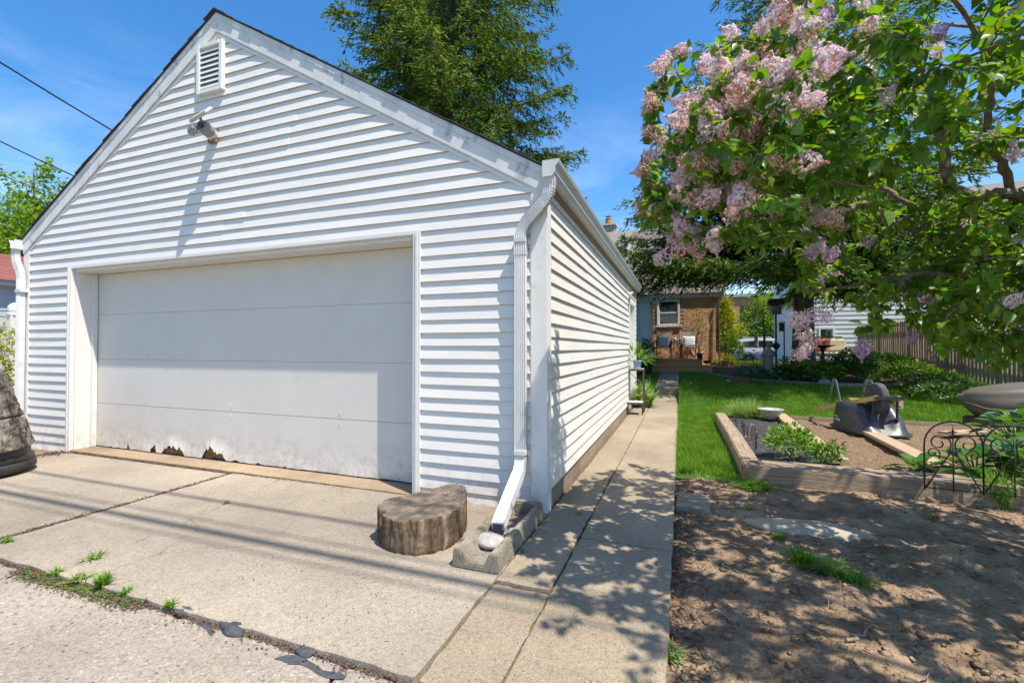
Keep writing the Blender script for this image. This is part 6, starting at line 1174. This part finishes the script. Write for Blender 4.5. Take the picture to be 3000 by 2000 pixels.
# ---------------------------------------------------------------- trees
def spruce(name, label, base, height, zlow, rfun, nlev, per, seed, m1, m2, tuft=.24, trunk_r=.3, dens=1.0, zmax=None, gapf=None, extra=(), weep=0.0):
    """trunk, whorled drooping limbs, hanging side twigs set with needle tufts"""
    r_ = random.Random(seed); g = np.random.default_rng(seed); bx, by, bz_ = base; t = thing(name, label, 'tree', base)
    zmax = zmax or height; mb = MB(); tp = [(bx+.02*math.sin(k*1.3), by+.02*math.cos(k), bz_+height*k/10) for k in range(11)]; rr = [trunk_r*(1-k/10.3)**.9 for k in range(11)]
    flare = [(bx, by, bz_-.1), (bx, by, bz_+.12), (bx, by, bz_+.5)]; mb.tube(flare+tp[1:], [trunk_r*1.5, trunk_r*1.25, trunk_r*1.05]+rr[1:], 14); lim = mb; P = []; D = []; Nn = []; S_ = []
    for l in range(nlev):
        f = l/(nlev-1); z0 = zlow+(zmax-zlow)*f**.95
        dirs = [k*2*math.pi/per+l*2.399+r_.uniform(-.35, .35) for k in range(per)]+[r_.uniform(*e[2:4]) for e in extra if e[0] < z0 < e[1] for _ in range(e[4])]
        for k, a in enumerate(dirs):
            L_ = rfun(z0)*r_.uniform(.72, 1.08)
            if k < per and gapf and not gapf(a, z0, r_): continue
            z1 = z0+r_.uniform(-.3, .3); dr = r_.uniform(.16, .34); n = 9; pts = []
            for i in range(n):
                s = i/(n-1); rad = L_*s; zz = z1+L_*(.16*s-dr*s*s*1.25+.16*s**4); aa = a+.12*math.sin(s*3+l); pts.append(Vector((bx+rad*math.cos(aa), by+rad*math.sin(aa), bz_+zz)))
            lim.tube(pts, [max(.008, .05*(L_/5)*(1-.9*i/(n-1))) for i in range(n)], 5, False)
            m_ = int(L_*11*dens)
            for q in range(m_):
                s = r_.uniform(.18, 1.0)**.8; i = min(int(s*(n-1)), n-2); u = s*(n-1)-i; c = pts[i].lerp(pts[i+1], u); dirn = (pts[i+1]-pts[i]).normalized(); side = Vector((-dirn.y, dirn.x, 0))*r_.choice((-1, 1))
                tl = r_.uniform(.25, .75)*(1.25-s*.7)*min(1.2, L_/3.5); d = (dirn*r_.uniform(.35, .9)+side*r_.uniform(.4, 1.0)+Vector((0, 0, r_.uniform(-.55, .05)-weep))).normalized()
                nt = max(3, int(tl/.036))
                for j in range(nt):
                    w_ = (j+r_.random())/nt; p = c+d*(tl*w_)+Vector((0, 0, -.35*tl*w_*w_))+Vector((r_.gauss(0, .03), r_.gauss(0, .03), r_.gauss(0, .03)))
                    P.append(p); dd = d+Vector((r_.gauss(0, .38), r_.gauss(0, .38), r_.gauss(-.12, .3))); D.append(dd); S_.append(tuft*r_.uniform(.55, 1.15))
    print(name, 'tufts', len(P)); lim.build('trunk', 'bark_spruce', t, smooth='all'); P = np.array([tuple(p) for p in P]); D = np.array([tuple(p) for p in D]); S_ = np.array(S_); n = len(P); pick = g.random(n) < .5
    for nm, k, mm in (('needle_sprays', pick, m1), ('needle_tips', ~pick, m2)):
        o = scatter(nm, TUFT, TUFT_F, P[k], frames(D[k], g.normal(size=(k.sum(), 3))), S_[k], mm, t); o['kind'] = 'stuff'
    return t
tz = Hs(0, 15.07)+.1
# big spruce in the island bed; back limbs left out so sun reaches the house wall
def r_big(z): return 5.8*max(.04, (1-(z-2.0)/16.0))**1.15*(1 if z > 3.2 else .95)
def gap_big(a, z, r_):
    x, y = math.cos(a), math.sin(a)
    if z < 3.7 and x < -.1 and y > -.75: return False
    if 3.6 < z < 13 and y > -.1: return False
    if z > 3.6 and y > -.05: return r_.random() < .15      # crown shaped thin here to let sun through to the brick
    if z > 8.5 and x > .2 and y > -.5: return r_.random() < .2
    return r_.random() < .95
spruce('spruce_tree', 'large dark spruce in the mulch bed with sweeping lower branches', (3.26, 15.07, tz), 18.2, 2.3, r_big, 34, 11, 5, 'spruce', 'spruce_bright', .17, .28, 1.45, 17.6, gap_big, ((4.0, 9.0, R(184), R(236), 5), (2.55, 4.0, R(185), R(222), 9), (2.2, 4.2, R(236), R(330), 6)))
def r_left(z): return 4.6*max(.05, (1-(z-4)/23.0))**.75
spruce('spruce_tree', 'tall sunlit spruce rising behind the garage roof', (-7.05, 12.95, 0), 26, 4.6, r_left, 34, 13, 9, 'spruce_bright', 'spruce', .17, .33, 1.65, 21, None, (), .12)
def leafy_tree(name, label, base, trunk_h, lobes, n, leaf, m_, seed=1, T=OVAL, TF=OVAL_F, trunk_r=.14):
    g = np.random.default_rng(seed); t = thing(name, label, 'tree', base); b = Vector(base); mb = MB(); mb.tube([b+Vector((0, 0, -.1)), b+Vector((.03, 0, trunk_h*.5)), b+Vector((0, .03, trunk_h))], [trunk_r*1.3, trunk_r, trunk_r*.8], 10)
    PP = []; AX = []; tot = sum(l[3]*l[4]*l[5] for l in lobes)
    for (x, y, z, rx, ry, rz) in lobes:
        c = b+Vector((x, y, z)); mb.tube([b+Vector((0, 0, trunk_h*.9)), (b+Vector((0, 0, trunk_h))).lerp(c, .5), c, c+Vector((0, 0, rz*.6))], [trunk_r*.7, trunk_r*.45, trunk_r*.25, .01], 6)
        k = max(40, int(n*rx*ry*rz/tot)); nc = max(8, k//26); cd = g.normal(size=(nc, 3)); cd /= np.linalg.norm(cd, axis=1, keepdims=True); cr_ = g.random(nc)**.45; cc = np.array(c)+cd*cr_[:, None]*np.array([rx, ry, rz])
        ci = g.integers(0, nc, k); P = cc[ci]+g.normal(size=(k, 3))*np.array([rx, ry, rz])*.13; PP.append(P); AX.append(cd[ci]+g.normal(size=(k, 3))*.7+np.array([0, 0, -.35]))
    mb.build('trunk', 'bark_lilac', t, smooth='all'); P = np.concatenate(PP); A = np.concatenate(AX); k = len(P)
    o = scatter('crown', T, TF, P, frames(A, np.tile([0, 0, 1.], (k, 1))+g.normal(size=(k, 3))*.6), leaf*g.uniform(.6, 1.25, k), m_, t); o['kind'] = 'stuff'; return t
leafy_tree('maple_tree', 'bright green leafy tree far left beyond the red roof', (-25.5, 11.2, 0), 2.6, [(0, 0, 4.8, 3.4, 3.2, 2.4), (1.4, .6, 6.2, 2.3, 2.0, 1.7), (-2.2, 0, 5.9, 2.4, 2.2, 2.0), (.6, -.5, 7.9, 1.0, .9, 1.1), (3.2, 1.4, 5.0, 1.9, 1.8, 1.8)], 27000, .21, 'maple_leaf', 3)
q = PY(2235, 960, 41); leafy_tree('street_tree', 'yellow-green young tree between the brick house and the street', (q.x, 41, 0), 1.4, [(0, 0, 3.2, 1.8, 1.5, 1.8), (-1.2, 0, 2.8, 1.0, 1.0, 1.1), (1.2, 0, 3.6, 1.1, 1.1, 1.2), (.1, 0, 4.9, 1.2, 1.1, 1.2)], 6200, .2, 'maple_leaf', 4, trunk_r=.09)
q = PY(2150, 1000, 40); leafy_tree('street_shrub_tree', 'small yellow-green tree right of the house corner bush', (q.x, 40, .1), .8, [(0, 0, 2.0, 1.1, 1.0, 1.2), (-.4, 0, 3.2, .9, .9, .9)], 2600, .18, 'yellow_leaf', 6, trunk_r=.06)
leafy_tree('backdrop_tree', 'green leafy tree behind the white neighbour house', (10.5, 47, 0), 3, [(0, 0, 5.5, 3, 3, 2.6), (2.5, 0, 5, 2.2, 2, 2), (-2.5, 0, 5, 2, 2, 2), (0, 0, 8, 2, 2, 1.8)], 9000, .25, 'maple_leaf', 7)
leafy_tree('backdrop_tree', 'green leafy tree at the right behind the white garage', (15.5, 20.5, 0), 3, [(0, 0, 5.5, 2.6, 2.6, 2.6), (2.2, 0, 5, 2.2, 2, 2), (-2.0, 0, 4.6, 1.8, 2, 2), (0, 0, 7.5, 1.6, 1.6, 1.5)], 9000, .2, 'maple_leaf', 8)

# ---------------------------------------------------------------- lilac
lt = thing('lilac_tree', 'old lilac with mauve flower clusters arching over the walk', 'lilac', (3.05, 3.15, 0)); g = np.random.default_rng(21); rl = random.Random(21)
nodes = []; limb = MB()
def limb_add(pts, r0, r1, n=5):
    P = [Vector(p) for p in pts]; out = []
    for i in range(len(P)-1):
        p0, p1, p2, p3 = P[max(i-1, 0)], P[i], P[i+1], P[min(i+2, len(P)-1)]
        for k in range(n):
            t = k/n; out.append(.5*((2*p1)+(-p0+p2)*t+(2*p0-5*p1+4*p2-p3)*t*t+(-p0+3*p1-3*p2+p3)*t**3)+Vector((rl.gauss(0, .006), rl.gauss(0, .006), rl.gauss(0, .006))))
    out.append(P[-1]); m_ = len(out); limb.tube(out, [(r0+(r1-r0)*(i/(m_-1))**.8)*.74*rl.uniform(.88, 1.15) for i in range(m_)], 8); nodes.extend(out); return out
def nearer(u, d): return d*(1-.24*min(1, max(0, (2560-u)/380)))
def W3(l): return [PD(u, v, nearer(u, d)) for u, v, d in l]
root = Vector((3.05, 3.15, 0)); fork = PD(3060, 770, 2.75)
limb_add([root, Vector((3.0, 3.1, .45)), Vector((2.85, 3.05, .95)), fork], .10, .075)
limb_add([fork]+W3([(2990, 735, 2.75), (2880, 722, 2.75), (2790, 690, 2.8), (2700, 668, 2.85), (2606, 648, 2.9), (2535, 600, 2.95), (2433, 638, 3.0), (2376, 622, 3.05), (2315, 561, 3.1), (2305, 485, 3.1), (2310, 408, 3.15), (2351, 320, 3.2)]), .065, .012)
limb_add([fork]+W3([(3010, 640, 2.7), (2974, 572, 2.6), (2880, 575, 2.55), (2795, 550, 2.5), (2770, 440, 2.5), (2740, 330, 2.45), (2712, 228, 2.45), (2640, 120, 2.4), (2560, 20, 2.4)]), .058, .012)
limb_add(W3([(2974, 575, 2.6), (2930, 470, 2.5), (2890, 400, 2.4), (2905, 280, 2.3), (2880, 160, 2.2), (2820, 40, 2.1), (2740, -80, 2.0)]), .034, .010)
limb_add([fork]+W3([(3020, 800, 2.7), (2930, 780, 2.65), (2860, 782, 2.6), (2780, 802, 2.6), (2700, 800, 2.65), (2600, 815, 2.75), (2480, 840, 2.9), (2360, 850, 3.0)]), .048, .008)
limb_add([Vector((2.95, 3.05, .7))]+W3([(3040, 960, 2.9), (2960, 915, 2.95), (2890, 880, 3.0), (2800, 840, 3.1), (2680, 850, 3.2), (2560, 900, 3.3)]), .04, .008)
limb_add(W3([(2790, 690, 2.8), (2700, 620, 2.9), (2600, 560, 3.05), (2500, 505, 3.2), (2390, 480, 3.35), (2260, 470, 3.5), (2120, 430, 3.6), (2000, 380, 3.7)]), .03, .007)
limb_add(W3([(2376, 622, 3.05), (2290, 660, 3.1), (2200, 690, 3.15), (2100, 680, 3.2), (2010, 640, 3.3), (1950, 590, 3.35)]), .022, .006)
limb_add(W3([(2712, 228, 2.45), (2600, 262, 2.55), (2500, 270, 2.7), (2380, 250, 2.85), (2260, 240, 3.0), (2140, 260, 3.2)]), .024, .006)
limb_add(W3([(2315, 561, 3.1), (2230, 520, 3.2), (2150, 430, 3.3), (2080, 330, 3.4), (2020, 260, 3.45)]), .02, .006)
limb_add([fork]+[Vector((2.9, 2.4, 2.2)), Vector((2.5, 1.9, 2.7)), Vector((1.9, 1.55, 3.0)), Vector((1.2, 1.45, 3.1))], .05, .01)
limb_add([fork]+[Vector((3.0, 3.4, 2.1)), Vector((2.8, 3.8, 2.8)), Vector((2.3, 4.1, 3.3)), Vector((1.6, 4.0, 3.5))], .05, .01)
limb_add([fork]+[Vector((3.4, 2.8, 2.2)), Vector((3.7, 2.5, 2.9)), Vector((3.6, 2.3, 3.5))], .05, .01)
limb_add([Vector((2.95, 3.05, .7)), Vector((3.1, 2.4, 1.4)), Vector((2.9, 1.7, 1.9)), Vector((2.4, 1.2, 2.3)), Vector((1.8, .95, 2.5))], .04, .008)
limb.build('branches', 'bark_lilac', lt, smooth='all')
ELL = [((.47, 2.52, 2.14), (.62, .72, .54), 190), ((1.5, 3.1, 2.55), (1.15, 1.4, 1.15), 225), ((2.6, 3.0, 2.5), (1.25, 1.6, 1.35), 235), ((1.75, 1.75, 2.75), (1.0, .85, .75), 75), ((1.6, 3.4, 1.62), (.95, .8, .42), 110), ((2.5, 2.9, 1.6), (.9, 1.0, .5), 100), ((2.0, 3.1, 1.32), (1.05, .8, .28), 110), ((3.3, 2.0, 2.5), (.9, 1.0, 1.0), 70), ((2.6, 1.2, 2.3), (.8, .6, .5), 40), ((1.5, 1.6, 3.2), (.75, .7, .42), 36), ((3.0, 2.6, 2.9), (.8, .9, .8), 90), ((1.75, 3.5, 1.62), (.6, .5, .26), 60)]
T_ = []
for c, r, n in ELL:
    d = g.normal(size=(n, 3)); d /= np.linalg.norm(d, axis=1, keepdims=True); T_.append(np.array(c)+d*(g.random(n)**.42)[:, None]*np.array(r))
BL_ = [(1930, 250), (1960, 200), (2010, 170), (2100, 130), (2150, 110), (2220, 100), (2280, 80), (2350, 60), (2390, 110), (2420, 50), (1915, 330), (1920, 390), (1960, 430), (2050, 280), (2120, 230), (2200, 200), (2260, 160), (1890, 480), (1905, 520), (1890, 610), (1930, 560), (2040, 430), (2130, 380), (2200, 330), (2290, 250), (1960, 650), (1990, 690), (2330, 160), (2450, 150), (2480, 60), (2160, 290)]
T_.append(np.array([tuple(PD(u+rl.uniform(-18, 18), v+rl.uniform(-18, 18), 2.4+rl.uniform(0, .4)+(2420-u)/3000)) for u, v in BL_ for _ in range(2)]))
T_ = np.concatenate(T_); T_ = T_[(T_[:, 2] > 1.04)]
NA = np.array([tuple(p) for p in nodes]); order = np.argsort([np.min(np.sum((NA-p)**2, 1)) for p in T_]); twigs = MB(); tips = []; along = []
for i in order:
    p = T_[i]; d2 = np.sum((NA-p)**2, 1); j = int(np.argmin(d2)); L_ = math.sqrt(d2[j])
    if L_ < .06: continue
    a = Vector(NA[j]); b = Vector(p); mid = a.lerp(b, .5)+Vector((rl.gauss(0, .10*L_), rl.gauss(0, .10*L_), rl.gauss(.03*L_, .10*L_))); pts = [a, a.lerp(mid, .55)+Vector((rl.gauss(0, .01), rl.gauss(0, .01), rl.gauss(0, .01))), mid, mid.lerp(b, .5)+Vector((rl.gauss(0, .015), rl.gauss(0, .015), rl.gauss(0, .015))), b]
    r0 = min(.011, .0035+.010*L_); twigs.tube(pts, [r0, r0*.85, r0*.7, r0*.5, .0018], 5, False); NA = np.concatenate([NA, np.array([tuple(q) for q in pts[1:]])]); tips.append((b, (b-mid).normalized())); along.append(pts)
o = twigs.build('twigs', 'bark_lilac', lt, smooth='all'); o['kind'] = 'stuff'
LP, LD, LN, LS = [], [], [], []
for pts in along:
    for k in range(1, 5):
        for rep in range((2, 2, 3, 3)[k-1]):
            c = pts[k-1].lerp(pts[k], rl.random()); d = (pts[k]-pts[k-1]).normalized()
            for s in (-1, 1):
                side = d.orthogonal().normalized(); side.rotate(Matrix.Rotation(rl.uniform(0, 6.28), 3, d)); ax = (side*s*.9+d*.5+Vector((rl.gauss(0, .25), rl.gauss(0, .25), -.45+rl.gauss(0, .25)))).normalized(); st = c+ax*rl.uniform(.01, .035)
                LP.append(tuple(st)); LD.append(tuple(ax)); LN.append((rl.gauss(0, .5)+.25, rl.gauss(0, .5)-.1, .9)); LS.append(rl.uniform(.036, .072))
LP = np.array(LP); LD = np.array(LD); LN = np.array(LN); LS = np.array(LS)
dist = np.linalg.norm(LP-np.array([0, 0, CAM_H]), axis=1); fwd = np.array([-math.sin(YAW), math.cos(YAW), 0]); dep = LP @ fwd; lat = (LP[:, 0]*math.cos(YAW)+LP[:, 1]*math.sin(YAW))/np.maximum(dep, .1); ver = (LP[:, 2]-CAM_H)/np.maximum(dep, .1)
view = (dep > .9) & (lat < 1.13) & (ver < .76); big = LS/dist; big[~view] = 0; top = set(np.argsort(-big)[:300].tolist())
FR = frames(LD, LN); LLM = mk_leaf_mesh(); LLM.materials.append(M['lilac_leaf_obj'])
for i in top:
    o = bpy.data.objects.new('leaf', LLM); COL.objects.link(o); o.parent = lt; o.matrix_parent_inverse = lt.matrix_basis.inverted(); m4 = Matrix([[*FR[i][0], LP[i][0]], [*FR[i][1], LP[i][1]], [*FR[i][2], LP[i][2]], [0, 0, 0, 1]]); s = LS[i]; o.matrix_basis = m4 @ Matrix.Diagonal((s, s, s, 1))
rest = np.array([i for i in range(len(LP)) if i not in top]); o = scatter('leaves', LEAF, LEAF_F, LP[rest], FR[rest], LS[rest], 'lilac_leaf', lt, True); o['kind'] = 'stuff'
# flower clusters: cones of four-petalled florets, fresh and fading
PET = [(0, 0, 0), (.5, .12, .12), (.62, .5, .18), (.12, .5, .12), (-.12, .5, .12), (-.62, .5, .18), (-.5, .12, .12), (-.5, -.12, .12), (-.62, -.5, .18), (-.12, -.5, .12), (.12, -.5, .12), (.62, -.5, .18), (.5, -.12, .12)]
PET_F = [(0, 1, 2), (0, 2, 3), (0, 4, 5), (0, 5, 6), (0, 7, 8), (0, 8, 9), (0, 10, 11), (0, 11, 12)]
def cluster_mesh(seed, mix_, L_=.16, R_=.056, n=520):
    q = np.random.default_rng(seed); h = q.random(n)**.8; a = q.uniform(0, 6.283, n); prof = R_*np.sin(np.clip(h*1.02+.13, 0, 1)*math.pi)**.7*(1.15-.55*h)*(1+.25*np.sin(a*3+h*9)); rr = prof*(.8+.25*q.random(n)); P = np.stack([rr*np.cos(a), rr*np.sin(a), h*L_], 1); Nn = np.stack([np.cos(a), np.sin(a), h*.8-.1], 1)+q.normal(size=(n, 3))*.35
    D = np.cross(Nn, q.normal(size=(n, 3))); Fr = frames(D, Nn); sc = q.uniform(.007, .0115, n); T = np.array(PET); V = np.einsum('nij,nkj->nki', Fr, T[None]*sc[:, None, None])+P[:, None, :]; F = np.array(PET_F)[None]+(np.arange(n)*len(T))[:, None, None]
    me = bpy.data.meshes.new('flower_cluster'); me.from_pydata(V.reshape(-1, 3).tolist(), [], F.reshape(-1, 3).tolist()); names = ['floret_mauve', 'floret_pink', 'floret_white', 'floret_brown', 'floret_purple']
    for x in names: me.materials.append(M[x])
    side = np.cos(a-q.uniform(0, 6.28))*.25+q.random(n); kind = np.digitize(np.clip(side/1.25, 0, .999), np.cumsum(mix_)[:-1]); me.polygons.foreach_set('material_index', np.repeat(kind, len(PET_F)).astype(np.int32)); me.update(); return me
CM = [cluster_mesh(i, m_) for i, m_ in enumerate(((.25, .25, .30, .15, .05), (.06, .24, .42, .26, .02), (.06, .12, .24, .56, .02), (.45, .25, .15, .05, .10), (.3, .35, .25, .08, .02), (.25, .08, .07, .05, .55)))]
cand = []
for b, d in tips:
    dp = b.x*fwd[0]+b.y*fwd[1]; u = 1500+FPX*(b.x*math.cos(YAW)+b.y*math.sin(YAW))/max(dp, .1); v = 1019-FPX*(b.z-CAM_H)/max(dp, .1)
    left = max(0, (2420-u)/380)+max(0, (420-v)/600)*max(0, min(1, (2750-u)/300)); cand.append((b, d, u, v, min(.95, .08+.8*left) if v < 760 else .10))
nf = 0
for b, d, u, v, pr in cand:
    if rl.random() > pr or b.z < 1.25: continue
    for rep in range(rl.choice((2, 3, 3)) if u < 2450 else 1):
        ax = (d*.6+Vector((rl.gauss(0, .4), rl.gauss(0, .4), .35+rl.gauss(0, .35)))).normalized(); me = CM[rl.choice((0, 1, 1, 2, 2, 2, 4)) if u < 2350 else rl.choice((0, 3, 4, 5, 1))]; s = rl.uniform(.5, .85)
        o = bpy.data.objects.new('flower_cluster', me); COL.objects.link(o); o.parent = lt; o.matrix_parent_inverse = lt.matrix_basis.inverted(); o.matrix_basis = Matrix.Translation(b) @ ax.to_track_quat('Z', 'Y').to_matrix().to_4x4() @ Matrix.Diagonal((s*rl.uniform(.9, 1.2), s*rl.uniform(.9, 1.2), s, 1)); nf += 1
# hanging clusters low on the left, seen against the spruce trunk
for u, v, d, k in ((2335, 915, 3.0, 1), (2360, 940, 3.0, 0), (2345, 965, 3.0, 2), (2375, 985, 3.0, 1), (2400, 920, 3.0, 3), (2415, 945, 3.0, 5), (2365, 1010, 3.0, 4), (2320, 1035, 3.05, 2), (1968, 745, 3.3, 2), (1955, 760, 3.3, 4), (2012, 690, 3.25, 2), (2040, 660, 3.25, 1), (2000, 705, 3.2, 0), (2050, 720, 3.2, 2), (2540, 690, 2.8, 5), (2470, 655, 2.9, 5), (2355, 700, 2.9, 5), (2370, 720, 2.9, 5), (2445, 730, 2.9, 5), (2700, 865, 2.6, 5), (2525, 1000, 2.9, 5), (2545, 1012, 2.9, 5), (2670, 975, 2.8, 5), (2950, 390, 2.3, 1), (2975, 420, 2.3, 3), (2935, 405, 2.3, 4)):
    b = PD(u, v, nearer(u, d)); ax = Vector((rl.gauss(0, .4), rl.gauss(0, .4), -.6+rl.gauss(0, .5))).normalized(); o = bpy.data.objects.new('flower_cluster', CM[k]); COL.objects.link(o); o.parent = lt; o.matrix_parent_inverse = lt.matrix_basis.inverted(); s = rl.uniform(.6, .85); o.matrix_basis = Matrix.Translation(b) @ ax.to_track_quat('Z', 'Y').to_matrix().to_4x4() @ Matrix.Diagonal((s, s, s, 1)); nf += 1
print('lilac leaves', len(LP), 'clusters', nf)
# big leaved plants behind the iron panel and at the right edge
for i, (x, y, z, n, ll, r, h_, lb) in enumerate(((2.33, 5.0, .06, 26, .16, .34, .24, 'broad leaved plant just behind the iron panel'), (2.72, 5.3, .06, 30, .17, .38, .34, 'taller broad leaved plant right of the iron panel hearts'), (2.02, 5.2, .06, 10, .14, .25, .12, 'small broad leaved plant behind the left iron heart'), (2.62, 4.85, .06, 30, .16, .36, .36, 'broad leaved plant at the right edge of the bed'), (3.30, 6.35, .06, 44, .16, .5, .46, 'broad leaved plant in front of the kayak'))):
    leaf_plant('broadleaf_plant', lb, (x, y, z), n, ll, r, BLM, 'plant', 'broad leaved plants behind the iron panel', h_, 1.25, .5)
